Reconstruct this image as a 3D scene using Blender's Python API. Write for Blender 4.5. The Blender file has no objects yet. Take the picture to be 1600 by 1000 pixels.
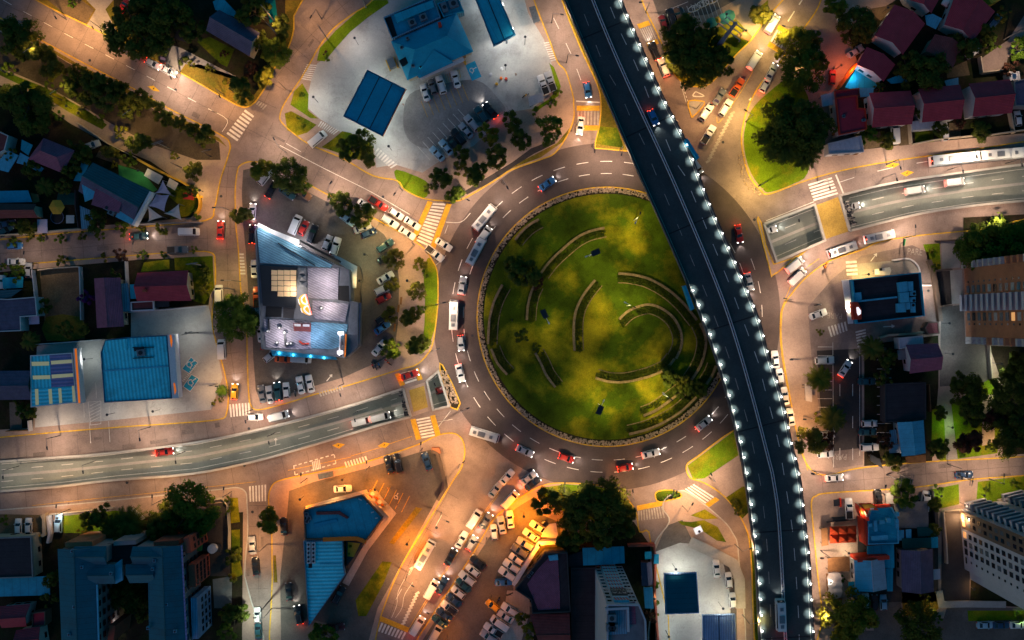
import bpy, bmesh, math, random
from math import sin, cos, pi, radians, atan2, hypot
from mathutils import Vector, Matrix
random.seed(7)
scene = bpy.context.scene
C = scene.collection
R = math.radians
H = 250.0            # drone height above the road
S = 0.16             # metres per photo pixel at road level
cam_d = bpy.data.cameras.new('camera'); cam = bpy.data.objects.new('camera', cam_d); C.objects.link(cam)
cam.location = (0, 0, H); cam.rotation_euler = (0, 0, 0)
cam_d.sensor_fit = 'HORIZONTAL'; cam_d.angle = 2*math.atan(800*S/H); cam_d.clip_end = 2000
scene.camera = cam
world = bpy.data.worlds.new('World'); scene.world = world; world.use_nodes = True
wn = world.node_tree.nodes; wl = world.node_tree.links
sky = wn.new('ShaderNodeTexSky'); sky.sky_type = 'NISHITA'; sky.sun_disc = False
sky.sun_elevation = R(1.0); sky.sun_rotation = R(215); sky.altitude = 500; sky.ozone_density = 4.0
tint = wn.new('ShaderNodeMix'); tint.data_type = 'RGBA'; tint.blend_type = 'MULTIPLY'; tint.inputs[0].default_value = 1
wl.new(sky.outputs[0], tint.inputs[6]); tint.inputs[7].default_value = (0.32, 1.0, 0.72, 1)
SKY_STRENGTH = 0.56
wl.new(tint.outputs[2], wn['Background'].inputs[0]); wn['Background'].inputs[1].default_value = SKY_STRENGTH
sun_d = bpy.data.lights.new('afterglow', 'SUN'); sun_d.energy = 0.34; sun_d.angle = R(25); sun_d.color = (1.0, 0.40, 0.46)
sun = bpy.data.objects.new('afterglow', sun_d); C.objects.link(sun); sun.rotation_euler = (R(58), 0, R(-35))
scene.view_settings.view_transform = 'Standard'; scene.view_settings.look = 'None'
scene.view_settings.exposure = 0; scene.view_settings.gamma = 1
scene.cycles.use_denoising = True
scene.cycles.max_bounces = 4; scene.cycles.diffuse_bounces = 2; scene.cycles.glossy_bounces = 2
scene.cycles.transmission_bounces = 3; scene.cycles.transparent_max_bounces = 4
scene.cycles.sample_clamp_indirect = 3.0; scene.cycles.sample_clamp_direct = 0
scene.cycles.caustics_reflective = False; scene.cycles.caustics_refractive = False
LAMP = 2.1           # overall lamp gain
def q(ox, oy, s, k=4.0):
 out = []
 for p in s.split():
  a, b = p.split(','); out.append((ox+float(a)/k, oy+float(b)/k))
 return out
def P2(p, h=0.0):
 k = S*(H-h)/H
 return ((p[0]-800)*k, (500-p[1])*k)
def PL(pts, h=0.0): return [P2(p, h) for p in pts]
def area(p):
 return 0.5*sum(p[i][0]*p[(i+1) % len(p)][1]-p[(i+1) % len(p)][0]*p[i][1] for i in range(len(p)))
def ccw(p): return list(p) if area(p) > 0 else list(reversed(p))
def smooth(pts, n=4, closed=False):
 out = []; m = len(pts)
 rng = range(m) if closed else range(m-1)
 for i in rng:
  p1, p2 = pts[i], pts[(i+1) % m]
  p0 = pts[i-1] if (closed or i > 0) else p1
  p3 = pts[(i+2) % m] if (closed or i+2 < m) else p2
  for j in range(n):
   t = j/n; t2 = t*t; t3 = t2*t
   out.append(tuple(0.5*(2*p1[a]+(p2[a]-p0[a])*t+(2*p0[a]-5*p1[a]+4*p2[a]-p3[a])*t2+(3*p1[a]-p0[a]-3*p2[a]+p3[a])*t3) for a in (0, 1)))
 if not closed: out.append(tuple(pts[-1][:2]))
 return out
def resample(pts, step, closed=False):
 out = []; acc = 0.0; P = list(pts)+([pts[0]] if closed else [])
 for (x0, y0), (x1, y1) in zip(P[:-1], P[1:]):
  L = hypot(x1-x0, y1-y0)
  if L < 1e-9: continue
  d = -acc if acc else 0.0
  d = (step-acc) if acc > 0 else 0.0
  while d <= L:
   out.append((x0+(x1-x0)*d/L, y0+(y1-y0)*d/L, atan2(y1-y0, x1-x0))); d += step
  acc = L-(d-step)
  if acc >= step: acc = 0
 return out
def offset(pts, d, closed=False):
 """shift a polyline sideways (positive = to its left)"""
 n = len(pts); out = []
 for i in range(n):
  a = pts[i-1] if (closed or i > 0) else None
  b = pts[i]; c = pts[(i+1) % n] if (closed or i < n-1) else None
  ns = []
  for u, v in ((a, b), (b, c)):
   if u is None or v is None: continue
   L = hypot(v[0]-u[0], v[1]-u[1])
   if L > 1e-9: ns.append((-(v[1]-u[1])/L, (v[0]-u[0])/L))
  if not ns: out.append(b); continue
  nx = sum(m[0] for m in ns)/len(ns); ny = sum(m[1] for m in ns)/len(ns); L2 = nx*nx+ny*ny
  if L2 < 0.3: L2 = 0.3
  out.append((b[0]+nx*d/L2, b[1]+ny*d/L2))
 return out
def inside(p, poly):
 x, y = p; r = False; j = len(poly)-1
 for i in range(len(poly)):
  xi, yi = poly[i]; xj, yj = poly[j]
  if (yi > y) != (yj > y) and x < (xj-xi)*(y-yi)/(yj-yi)+xi: r = not r
  j = i
 return r
MATS = {}
def M(name, col, rough=.85, var=.25, scale=.25, fine=.12, fscale=3.0, bump=0.0, bscale=8.0, metal=0.0, spec=.3, coord='world',
   stripe=None, cracks=0.0, crackscale=.16, col2=None, c2scale=.12, c2lo=.45, c2hi=.6, emit=None, estr=0.0, seams=None, coat=0.0):
 m = bpy.data.materials.new(name); m.use_nodes = True; nt = m.node_tree; N = nt.nodes; L = nt.links
 b = N['Principled BSDF']; b.inputs['Roughness'].default_value = rough; b.inputs['Metallic'].default_value = metal
 b.inputs['Specular IOR Level'].default_value = spec
 if coat: b.inputs['Coat Weight'].default_value = coat; b.inputs['Coat Roughness'].default_value = .08
 if coord == 'world': g = N.new('ShaderNodeNewGeometry'); vec = g.outputs['Position']
 else: g = N.new('ShaderNodeTexCoord'); vec = g.outputs['Object']
 def noise(sc, det=4, rgh=.6):
  n = N.new('ShaderNodeTexNoise'); n.inputs['Scale'].default_value = sc; n.inputs['Detail'].default_value = det
  n.inputs['Roughness'].default_value = rgh; L.new(vec, n.inputs['Vector']); return n.outputs[0]
 def math_(op, a, c, clamp=False):
  n = N.new('ShaderNodeMath'); n.operation = op; n.use_clamp = clamp
  for i, v in enumerate((a, c)):
   if isinstance(v, (int, float)): n.inputs[i].default_value = v
   else: L.new(v, n.inputs[i])
  return n.outputs[0]
 def maprange(v, lo, hi, tlo, thi):
  n = N.new('ShaderNodeMapRange'); L.new(v, n.inputs[0])
  for i, x in enumerate((lo, hi, tlo, thi)): n.inputs[i+1].default_value = x
  return n.outputs[0]
 if coord == 'obj' and col2 is None: col2, c2scale, c2lo, c2hi = tuple(.62*c+.012 for c in col), .22, .5, .72
 base = N.new('ShaderNodeRGB'); base.outputs[0].default_value = (*col, 1); colour = base.outputs[0]
 if col2 is not None:
  mx = N.new('ShaderNodeMix'); mx.data_type = 'RGBA'; L.new(maprange(noise(c2scale, 6, .65), c2lo, c2hi, 0, 1), mx.inputs[0])
  L.new(colour, mx.inputs[6]); mx.inputs[7].default_value = (*col2, 1); colour = mx.outputs[2]
 f = maprange(noise(scale), .25, .75, 1-var, 1+var)
 f = math_('MULTIPLY', f, maprange(noise(fscale, 3), .25, .75, 1-fine, 1+fine))
 if stripe:      # (axis, period m, depth)
  sx = N.new('ShaderNodeSeparateXYZ'); L.new(vec, sx.inputs[0])
  w = math_('SINE', math_('MULTIPLY', sx.outputs[stripe[0]], 2*pi/stripe[1]), 0.0)
  f = math_('MULTIPLY', f, maprange(w, -1, 1, 1-stripe[2], 1+stripe[2])); wave = w
 if seams:       # (axis, period m, depth): thin dark joints
  sx2 = N.new('ShaderNodeSeparateXYZ'); L.new(vec, sx2.inputs[0])
  fr = math_('FRACT', math_('DIVIDE', sx2.outputs[seams[0]], seams[1]), 0.0)
  f = math_('MULTIPLY', f, maprange(fr, .03, .08, 1-seams[2], 1.0))
 if cracks:
  v = N.new('ShaderNodeTexVoronoi'); v.feature = 'DISTANCE_TO_EDGE'; v.inputs['Scale'].default_value = crackscale
  wv = N.new('ShaderNodeVectorMath'); wv.operation = 'ADD'; L.new(vec, wv.inputs[0])
  nn = N.new('ShaderNodeTexNoise'); nn.inputs['Scale'].default_value = .5; L.new(vec, nn.inputs['Vector'])
  sc_ = N.new('ShaderNodeVectorMath'); sc_.operation = 'SCALE'; sc_.inputs[3].default_value = 5.0; L.new(nn.outputs[1], sc_.inputs[0])
  L.new(sc_.outputs[0], wv.inputs[1]); L.new(wv.outputs[0], v.inputs['Vector'])
  f = math_('MULTIPLY', f, maprange(v.outputs['Distance'], .0, .012, 1-cracks*.55, 1.0))
 mm = N.new('ShaderNodeMix'); mm.data_type = 'RGBA'; mm.blend_type = 'MULTIPLY'; mm.inputs[0].default_value = 1
 L.new(colour, mm.inputs[6]); cb = N.new('ShaderNodeCombineColor')
 for i in range(3): L.new(f, cb.inputs[i])
 L.new(cb.outputs[0], mm.inputs[7]); L.new(mm.outputs[2], b.inputs['Base Color'])
 if bump or stripe:
  bp = N.new('ShaderNodeBump'); bp.inputs['Strength'].default_value = bump or .5; bp.inputs['Distance'].default_value = .08
  L.new(wave if stripe else noise(bscale, 3), bp.inputs['Height']); L.new(bp.outputs[0], b.inputs['Normal'])
 if emit:
  b.inputs['Emission Color'].default_value = (*emit, 1); b.inputs['Emission Strength'].default_value = estr
 MATS[name] = m
 return m
def E(name, col, s):
 return M(name, tuple(min(1, c*.6+.1) for c in col), emit=col, estr=s, var=.02, fine=0)
# road family
M('concrete_road', (.225, .168, .145), var=.26, scale=.2, cracks=.35, crackscale=.09, fine=.16, col2=(.15, .112, .10), c2scale=.09, c2lo=.5, c2hi=.7)
M('ring_asphalt', (.080, .058, .052), var=.4, scale=.12, fine=.15, rough=.75)
M('deck_asphalt', (.036, .050, .052), var=.3, scale=.15, fine=.2, rough=.75)
M('trench_road', (.20, .215, .19), var=.2, scale=.2, fine=.12)
M('lot_asphalt', (.115, .098, .085), var=.35, scale=.14, cracks=.4, fine=.2)
M('lot_dark', (.045, .038, .036), var=.35, scale=.14, cracks=.3, fine=.2)
M('forecourt', (.40, .39, .365), var=.22, scale=.10, cracks=.35, crackscale=.11, fine=.1, col2=(.22, .21, .2), c2scale=.07, c2lo=.5, c2hi=.68)
M('pavement', (.33, .235, .185), var=.18, cracks=.25, crackscale=.3, fine=.14)
M('pavement_grey', (.27, .24, .21), var=.22, cracks=.3, crackscale=.2, fine=.14)
M('concrete', (.34, .32, .29), var=.18, fine=.1)
M('concrete_dark', (.16, .15, .14), var=.25, fine=.15)
M('marking', (.62, .58, .52), var=.25, scale=.8, fine=.3, fscale=6)
M('marking_worn', (.36, .31, .26), var=.35, scale=.8, fine=.3, fscale=6)
M('marking_yellow', (.55, .30, .02), var=.3, scale=.8, fine=.25)
M('kerb_yellow', (.55, .33, .025), var=.3, scale=.7, fine=.2)
M('kerb_stone', (.40, .37, .33), var=.2, fine=.15)
M('bay_blue', (.01, .26, .42), var=.2, scale=.6)
# ground family
M('grass', (.055, .088, .004), var=.65, scale=.16, fine=.4, fscale=5, bump=.6, bscale=9, col2=(.25, .20, .008), c2scale=.075, c2lo=.48, c2hi=.64, rough=.95, spec=.1)
M('grass_bright', (.115, .19, .006), var=.35, scale=.25, fine=.4, fscale=5, bump=.6, col2=(.22, .19, .010), c2scale=.12, c2lo=.5, c2hi=.66, rough=.95, spec=.1)
M('grass_dry', (.20, .135, .02), var=.35, scale=.3, fine=.35, bump=.6, col2=(.09, .085, .012), c2scale=.15, rough=.95, spec=.1)
M('soil', (.030, .022, .014), var=.4, scale=.3, fine=.35, bump=.5, col2=(.018, .024, .008), c2scale=.12, rough=.95, spec=.1)
M('dirt', (.13, .095, .055), var=.35, scale=.2, fine=.3, bump=.4, rough=.95, spec=.1)
M('dirt_dark', (.075, .056, .040), var=.4, scale=.2, fine=.3, bump=.3, rough=.95, spec=.1, cracks=.3)
M('rock', (.34, .245, .17), var=.45, scale=1.5, fine=.3)
M('stone_wall', (.25, .165, .085), var=.35, scale=1.2, fine=.3, bump=.5, bscale=3)
M('tile_patio', (.42, .36, .31), var=.15, scale=.5, seams=(0, .8, .25))
# building family
M('roof_blue', (.07, .66, .78), rough=.5, var=.12, scale=.4, stripe=(0, .9, .22), coord='obj')
M('roof_blue_y', (.07, .66, .78), rough=.5, var=.12, scale=.4, stripe=(1, .9, .22), coord='obj')
M('roof_purple', (.20, .20, .40), rough=.5, var=.12, stripe=(1, .9, .15), coord='obj')
M('roof_navy', (.004, .27, .42), rough=.6, var=.15, scale=.3, coord='obj')
M('roof_teal', (.012, .34, .47), rough=.6, var=.2, scale=.3, coord='obj', seams=(0, 2.0, .3))
M('roof_cyan', (.08, .40, .56), rough=.55, var=.2, scale=.3, coord='obj', seams=(0, 1.1, .3))
M('roof_steel', (.27, .25, .30), rough=.5, var=.22, scale=.35, stripe=(0, .55, .2), coord='obj')
M('roof_steelblue', (.12, .27, .37), rough=.5, var=.25, scale=.3, stripe=(0, .55, .2), coord='obj')
M('roof_greyblue', (.20, .30, .46), rough=.5, var=.15, stripe=(0, .6, .15), coord='obj')
M('roof_slate', (.02, .095, .12), rough=.7, var=.2, stripe=(1, .6, .1), coord='obj')
M('roof_seam', (.006, .105, .15), rough=.65, var=.12, scale=.3, coord='obj', seams=(1, 1.3, .45))
M('roof_tile_red', (.36, .040, .060), rough=.85, var=.18, scale=.5, stripe=(1, .35, .14), coord='obj')
M('roof_tile_brown', (.18, .045, .045), rough=.85, var=.22, scale=.5, stripe=(1, .35, .14), coord='obj')
M('roof_tile_mauve', (.25, .08, .13), rough=.85, var=.22, scale=.5, stripe=(1, .35, .14), coord='obj')
M('roof_tile_grey', (.10, .085, .14), rough=.85, var=.25, scale=.5, stripe=(1, .35, .14), coord='obj')
M('roof_flat_red', (.38, .026, .045), rough=.8, var=.2, coord='obj')
M('roof_flat_grey', (.15, .16, .18), rough=.85, var=.25, scale=.4, coord='obj')
M('roof_flat_dark', (.035, .030, .036), rough=.85, var=.25, scale=.4, coord='obj', seams=(1, 1.4, .4))
M('roof_white', (.42, .44, .50), rough=.7, var=.15, coord='obj', seams=(0, 1.2, .2))
M('wall_white', (.48, .46, .46), rough=.85, var=.12, scale=.5)
M('wall_cream', (.42, .35, .25), rough=.85, var=.15, scale=.5)
M('wall_grey', (.22, .21, .21), rough=.85, var=.15, scale=.5)
M('wall_brick', (.36, .145, .07), rough=.9, var=.15, scale=.5, coord='obj', seams=(2, .6, .12))
M('wall_brickred', (.33, .07, .04), rough=.9, var=.15, scale=.5, coord='obj')
M('wall_brown', (.125, .085, .062), rough=.9, var=.15)
M('wall_dark', (.045, .042, .045), rough=.9, var=.2)
M('wall_tower', (.42, .40, .43), rough=.85, var=.08, scale=.3)
M('trim_navy', (.008, .11, .20), rough=.5, var=.15)
M('trim_white', (.62, .60, .60), rough=.6, var=.08)
M('trim_orange', (.75, .16, .01), rough=.5, var=.08)
M('trim_red', (.50, .035, .012), rough=.5, var=.1)
M('wood', (.20, .095, .035), rough=.8, var=.3, scale=1.0)
M('metal_grey', (.22, .23, .25), rough=.4, metal=.6, var=.15)
M('metal_dark', (.03, .033, .04), rough=.45, metal=.3, var=.15)
M('metal_blue', (.13, .16, .26), rough=.5, metal=.3, var=.15)
M('glass', (.010, .014, .020), rough=.06, var=.05, fine=0, spec=.6)
M('glass_grey', (.10, .115, .13), rough=.15, var=.3, scale=2, fine=0, spec=.5)
M('curtain', (.36, .34, .33), rough=.7, var=.35, scale=1.2, fine=0)
M('skylight', (.45, .42, .28), rough=.4, var=.12, emit=(.9, .85, .4), estr=.16)
M('orange_glow', (.75, .16, .01), var=.08, emit=(1, .2, .01), estr=.5)
M('lot_unlit', (.215, .20, .19), var=.4, scale=.12, cracks=.4, fine=.2)  # darker forecourt tone, paints in the lack of light
M('deck_ochre', (.34, .22, .045), var=.3, scale=.3, fine=.25)
M('black', (.012, .012, .013), rough=.6, var=.2)
M('tyre', (.012, .012, .012), rough=.9, var=.1)
M('canvas', (.50, .44, .40), rough=.9, var=.12, scale=.6)
M('canvas_mauve', (.36, .33, .44), rough=.9, var=.12, scale=.6)
M('canvas_orange', (.52, .06, .012), rough=.85, var=.15)
M('canvas_yellow', (.55, .30, .03), rough=.85, var=.15)
M('canvas_green', (.06, .25, .17), rough=.85, var=.15)
M('pool_water', (.004, .11, .13), rough=.08, var=.1)
M('green_court', (.008, .085, .075), rough=.9, var=.2)
M('play_green', (.03, .20, .06), rough=.9, var=.2)
# lights
E('lamp_white', (1.0, .97, .90), 14.0)
E('lamp_warm', (1.0, .62, .25), 10.0)
E('head_light', (1.0, .93, .86), 6.0)
E('tail_light', (1.0, .05, .012), 4.0)
M('tail_off', (.35, .012, .01), rough=.3, var=.05)
M('head_off', (.55, .55, .55), rough=.15, var=.05)
E('neon_red', (1.0, .10, .06), 3.0)
E('neon_yellow', (1.0, .50, .01), .6)
E('neon_white', (.95, .85, .9), .75)
E('neon_blue', (.12, .75, 1.0), 2.5)
E('sign_glow', (1.0, .92, .96), 1.0)
E('lit_skylight', (1.0, .62, .28), .11)
E('lit_window', (1.0, .46, .14), .6)
class MB:
 def __init__(s): s.v = []; s.f = []; s.m = []; s.mats = []
 def mi(s, name):
  if name not in s.mats: s.mats.append(name)
  return s.mats.index(name)
 def face(s, pts, mat):
  n = len(s.v); s.v += [tuple(p) for p in pts]; s.f.append(tuple(range(n, n+len(pts)))); s.m.append(s.mi(mat))
 def prism(s, poly, z0, z1, mat, side=None, bottom=True):
  p = ccw(poly); n = len(s.v); k = len(p); mt = s.mi(mat); ms = s.mi(side or mat)
  s.v += [(x, y, z0) for x, y in p]+[(x, y, z1) for x, y in p]
  s.f.append(tuple(range(n+k, n+2*k))); s.m.append(mt)
  if bottom: s.f.append(tuple(reversed(range(n, n+k)))); s.m.append(ms)
  for i in range(k):
   j = (i+1) % k; s.f.append((n+i, n+j, n+k+j, n+k+i)); s.m.append(ms)
 def sheet(s, poly, z, mat):
  p = ccw(poly); s.face([(x, y, z) for x, y in p], mat)
 def box(s, cx, cy, z0, z1, lx, ly, rot=0, mat='concrete', top=None):
  c, d = cos(rot), sin(rot)
  p = [(cx+c*x-d*y, cy+d*x+c*y) for x, y in ((-lx/2, -ly/2), (lx/2, -ly/2), (lx/2, ly/2), (-lx/2, ly/2))]
  s.prism(p, z0, z1, top or mat, mat)
 def ribbon(s, pts, w, z0, z1, mat, closed=False, side=None):
  """a solid strip of width w along a polyline"""
  a = offset(pts, w/2, closed); b = offset(pts, -w/2, closed); n = len(pts)
  mt = s.mi(mat); ms = s.mi(side or mat); o = len(s.v)
  for i in range(n): s.v += [(*a[i], z0), (*b[i], z0), (*b[i], z1), (*a[i], z1)]
  for i in range(n if closed else n-1):
   i0 = o+4*i; i1 = o+4*((i+1) % n)
   s.f += [(i0+3, i0+2, i1+2, i1+3), (i0+2, i0+1, i1+1, i1+2), (i0, i0+3, i1+3, i1)]; s.m += [mt, ms, ms]
  if not closed:
   e = o+4*(n-1); s.f += [(o, o+1, o+2, o+3), (e+3, e+2, e+1, e)]; s.m += [ms, ms]
 def flat(s, pts, w, z, mat, closed=False):
  a = offset(pts, w/2, closed); b = offset(pts, -w/2, closed); n = len(pts); o = len(s.v); mt = s.mi(mat)
  zs = z if isinstance(z, (list, tuple)) else [z]*n
  for i in range(n): s.v += [(*a[i], zs[i]), (*b[i], zs[i])]
  for i in range(n if closed else n-1):
   i0 = o+2*i; i1 = o+2*((i+1) % n); s.f.append((i0, i0+1, i1+1, i1)); s.m.append(mt)
 def cyl(s, x, y, z0, z1, r0, r1=None, n=10, mat='metal_grey', top=None):
  r1 = r0 if r1 is None else r1; o = len(s.v); mt = s.mi(mat)
  for k in range(n):
   a = 2*pi*k/n; s.v += [(x+r0*cos(a), y+r0*sin(a), z0), (x+r1*cos(a), y+r1*sin(a), z1)]
  for k in range(n):
   j = (k+1) % n; s.f.append((o+2*k, o+2*j, o+2*j+1, o+2*k+1)); s.m.append(mt)
  s.f.append(tuple(o+2*k+1 for k in range(n))); s.m.append(s.mi(top or mat))
  s.f.append(tuple(o+2*k for k in reversed(range(n)))); s.m.append(mt)
 def tube(s, a, b, r0, r1=None, n=6, mat='metal_grey'):
  r1 = r0 if r1 is None else r1; a = Vector(a); b = Vector(b); d = (b-a)
  if d.length < 1e-6: return
  d.normalize(); u = d.orthogonal().normalized(); w = d.cross(u); o = len(s.v); mt = s.mi(mat)
  for k in range(n):
   t = 2*pi*k/n; e = u*cos(t)+w*sin(t); s.v += [tuple(a+e*r0), tuple(b+e*r1)]
  for k in range(n):
   j = (k+1) % n; s.f.append((o+2*k, o+2*j, o+2*j+1, o+2*k+1)); s.m.append(mt)
  s.f.append(tuple(o+2*k+1 for k in range(n))); s.m.append(mt)
  s.f.append(tuple(o+2*k for k in reversed(range(n)))); s.m.append(mt)
 def build(s, name, parent=None, smoothed=False):
  if not s.v: return None
  me = bpy.data.meshes.new(name); vs = s.v
  if parent is not None and 'ox' in parent:
   ox, oy, oz, a = parent['ox'], parent['oy'], parent['oz'], parent['oa']; c, d = cos(-a), sin(-a)
   vs = [(c*(x-ox)-d*(y-oy), d*(x-ox)+c*(y-oy), z-oz) for x, y, z in vs]
  me.from_pydata(vs, [], s.f); me.polygons.foreach_set('material_index', s.m)
  for n in s.mats: me.materials.append(MATS[n])
  if smoothed:
   me.shade_smooth(); me.set_sharp_from_angle(angle=R(38))
  me.update()
  o = bpy.data.objects.new(name, me); C.objects.link(o)
  if parent is not None: o.parent = parent; KIDS.setdefault(parent.name, []).append(o)
  return o
KIDS = {}
def tag(o, label=None, cat=None, group=None, kind=None):
 if label: o['label'] = label
 if cat: o['category'] = cat
 if group: o['group'] = group
 if kind: o['kind'] = kind
 return o
def thing(name, label, cat, x=0, y=0, z=0, rot=0, group=None):
 """an Empty at the thing's base; meshes given it as parent are moved into its frame"""
 o = bpy.data.objects.new(name, None); C.objects.link(o); o.empty_display_size = .5
 o.location = (x, y, z); o.rotation_euler = (0, 0, rot)
 o['ox'], o['oy'], o['oz'], o['oa'] = float(x), float(y), float(z), float(rot)
 tag(o, label, cat, group); return o
def struct(name, mb): o = mb.build(name); o['kind'] = 'structure'; return o
def light(name, x, y, z, power, col, parent=None, typ='POINT', size=.3, spot=160, blend=.6, rot=None):
 d = bpy.data.lights.new(name, typ); d.energy = power*LAMP; d.color = col
 if typ in ('POINT', 'SPOT'): d.shadow_soft_size = size
 if typ == 'SPOT': d.spot_size = R(spot); d.spot_blend = blend
 o = bpy.data.objects.new(name, d); C.objects.link(o)
 if parent is not None and 'ox' in parent:
  ox, oy, oz, a = parent['ox'], parent['oy'], parent['oz'], parent['oa']; c, e = cos(-a), sin(-a)
  o.location = (c*(x-ox)-e*(y-oy), e*(x-ox)+c*(y-oy), z-oz); o.parent = parent; KIDS.setdefault(parent.name, []).append(o)
 else: o.location = (x, y, z)
 if rot: o.rotation_euler = rot
 return o
def copy_tree(o, parent=None):
 c = o.copy(); C.objects.link(c)
 if parent is not None: c.parent = parent
 for ch in KIDS.get(o.name, ()):
  copy_tree(ch, c)
 return c
# ================================================================ SETTING: ground, trench, pavements, markings
from mathutils.geometry import tessellate_polygon
TU_L = q(0,0,'-90,727 0,721 80,715 160,709 300,692 400,672 525,640 630,607 667,595 685,580 720,566 780,552',1)
TL_L = q(0,0,'-90,772 0,767 90,760 175,750 300,740 400,720 500,692 600,662 642,651 677,640 702,634 780,610',1)
TU_R = q(0,0,'1110,384 1193,350 1272,320 1311,306 1400,285 1525,267 1600,257 1700,248',1)
TL_R = q(0,0,'1130,447 1213,409 1288,376 1327,361 1437,334 1525,321 1600,314 1700,306',1)
def at_x(pl, x):
 for a, b in zip(pl[:-1], pl[1:]):
  if a[0] <= x <= b[0]: return a[1]+(b[1]-a[1])*(x-a[0])/(b[0]-a[0])
 return pl[0][1] if x < pl[0][0] else pl[-1][1]
def depth_l(x): return max(.02, min(5.6, 5.6*(x+90)/690))
def depth_r(x): return max(.05, min(5.6, 5.6-4.6*(x-1330)/370))
hole_a = [(x, at_x(TU_L, x)) for x in (-90, 0, 80, 160, 230, 300, 350, 400, 460, 525, 580, 630)]+[(x, at_x(TL_L, x)) for x in (642, 600, 550, 500, 450, 400, 350, 300, 230, 175, 90, 0, -90)]
hole_b = q(0,0,'667,595 685,580 702,634 677,640',1)
hole_c = q(0,0,'1193,350 1272,320 1288,376 1213,409',1)
hole_d = [(x, at_x(TU_R, x)) for x in (1311, 1350, 1400, 1460, 1525, 1600, 1700)]+[(x, at_x(TL_R, x)) for x in (1700, 1600, 1525, 1480, 1437, 1380, 1327)]
G = 2600
outer = [(-G, -G), (G, -G), (G, G), (-G, G)]
loops = [outer]+[list(reversed(ccw(PL(h)))) for h in (hole_a, hole_b, hole_c, hole_d)]
flatv = [p for l in loops for p in l]
tris = tessellate_polygon([[Vector((x, y, 0)) for x, y in l] for l in loops])
gm = MB(); gm.v = [(x, y, 0.0) for x, y in flatv]; gm.mi('concrete_road')
for t in tris:
 a, b, c = (flatv[i] for i in t)
 if (b[0]-a[0])*(c[1]-a[1])-(b[1]-a[1])*(c[0]-a[0]) < 0: t = (t[0], t[2], t[1])
 gm.f.append(tuple(t)); gm.m.append(0)
struct('road', gm)
def trench(name, U, L, dfun, xs):
 b = MB(); mt = b.mi('trench_road'); mw = b.mi('concrete_dark'); prev = None
 for x in xs:
  u = P2((x, at_x(U, x))); l = P2((x, at_x(L, x))); d = -dfun(x); o = len(b.v)
  b.v += [(*u, -.004), (*u, d), (*l, d), (*l, -.004)]
  if prev is not None:
   b.f += [(prev, prev+1, o+1, o), (prev+1, prev+2, o+2, o+1), (prev+2, prev+3, o+3, o+2)]; b.m += [mw, mt, mw]
  prev = o
 struct(name, b)
xl = list(range(-90, 790, 20)); xr = list(range(1120, 1701, 20))
trench('sunken_road', TU_L, TL_L, depth_l, xl); trench('sunken_road', TU_R, TL_R, depth_r, xr)
def lanes_in_trench(U, L, dfun, x0, x1):
 b = MB()
 for f, w, mat, dash in ((.1, .16, 'marking', 0), (.9, .16, 'marking', 0), (.5, .7, 'concrete', 0), (.3, .14, 'marking', 1), (.7, .14, 'marking', 1)):
  x = x0
  while x < x1-20:
   xs = (x, x+10, x+18) if dash else (x, x+12, x+24)
   pl = [P2((t, at_x(U, t)*(1-f)+at_x(L, t)*f)) for t in xs]; zs = [-dfun(t)+.012 for t in xs]
   b.flat(pl, w, zs, mat); x += 46 if dash else 24
 struct('sunken_lane_marking', b)
lanes_in_trench(TU_L, TL_L, depth_l, 0, 720); lanes_in_trench(TU_R, TL_R, depth_r, 1190, 1640)
# bridge decks over the trench, coping walls
def surface(name, pts, mat, z, n=0):
 b = MB(); p = PL(pts); p = smooth(p, n, True) if n else p
 b.sheet(p, z, mat); return struct(name, b)
surface('bridge_surface', q(400,500,'935,430 1065,385 1105,560 975,605'), 'pavement', .006)
surface('bridge_surface', q(400,500,'955,440 1050,410 1075,545 985,575'), 'deck_ochre', .010)
surface('bridge_surface', q(1200,250,'300,283 440,230 508,445 358,495'), 'deck_ochre', .006)
for pts, lab in ((TU_L[1:8], 'long pale coping along the upper edge of the sunken road at left'), (TL_L[1:9], 'long pale coping along the lower edge of the sunken road at left'),
     (TU_R[3:7], 'pale coping along the upper edge of the sunken road at right'), (TL_R[3:7], 'pale coping along the lower edge of the sunken road at right'),
     (hole_b+hole_b[:1], 'low parapet framing the small triangular opening beside the roundabout'), (hole_c+hole_c[:1], 'low parapet framing the short sunken opening by the flyover'),
     ([hole_a[11], hole_a[12]], 'white parapet across the end of the left sunken road'), ([hole_d[0], hole_d[-1]], 'white parapet across the mouth of the right sunken road')):
 b = MB(); b.ribbon(smooth(PL(pts), 4) if len(pts) > 3 and pts[0] != pts[-1] else PL(pts), .55, -.3, .75, 'concrete')
 tag(b.build('parapet_wall'), lab, 'wall', 'parapets of the sunken road')
# climbing plants on pipes at the two trench mouths
BL = {}
BL['nw'] = q(0,0,'-60,-75 55,0 135,40 185,66 245,96 288,118 350,154 378,168 395,164 408,148 422,125 432,102 450,77 459,50 460,25 460,-75',1)
BL['n'] = q(0,0,'610,-75 585,-5 550,22 520,45 497,75 486,95 470,122 445,160 437,180 440,192 462,212 487,228 535,248 582,275 620,283 632,297 662,311 707,315 727,310 775,282 800,266 845,250 867,240 887,212 897,185 897,162 896,150 885,112 872,97 860,65 847,32 835,0 812,-75',1)
BL['verge'] = q(0,0,'855,-75 877,0 905,72 932,132 938,160 936,195 929,228 940,233 1010,233 990,180 930,30 890,-75',1)
BL['mall'] = q(0,0,'375,258 392,252 420,256 455,272 500,297 545,320 580,338 625,362 655,381 667,392 675,405 684,425 685,470 682,505 676,540 665,558 650,571 625,578 537,605 495,616 450,630 405,641 392,634 388,615 386,562 384,500 376,455 372,390 368,350 367,300 370,270',1)
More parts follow.
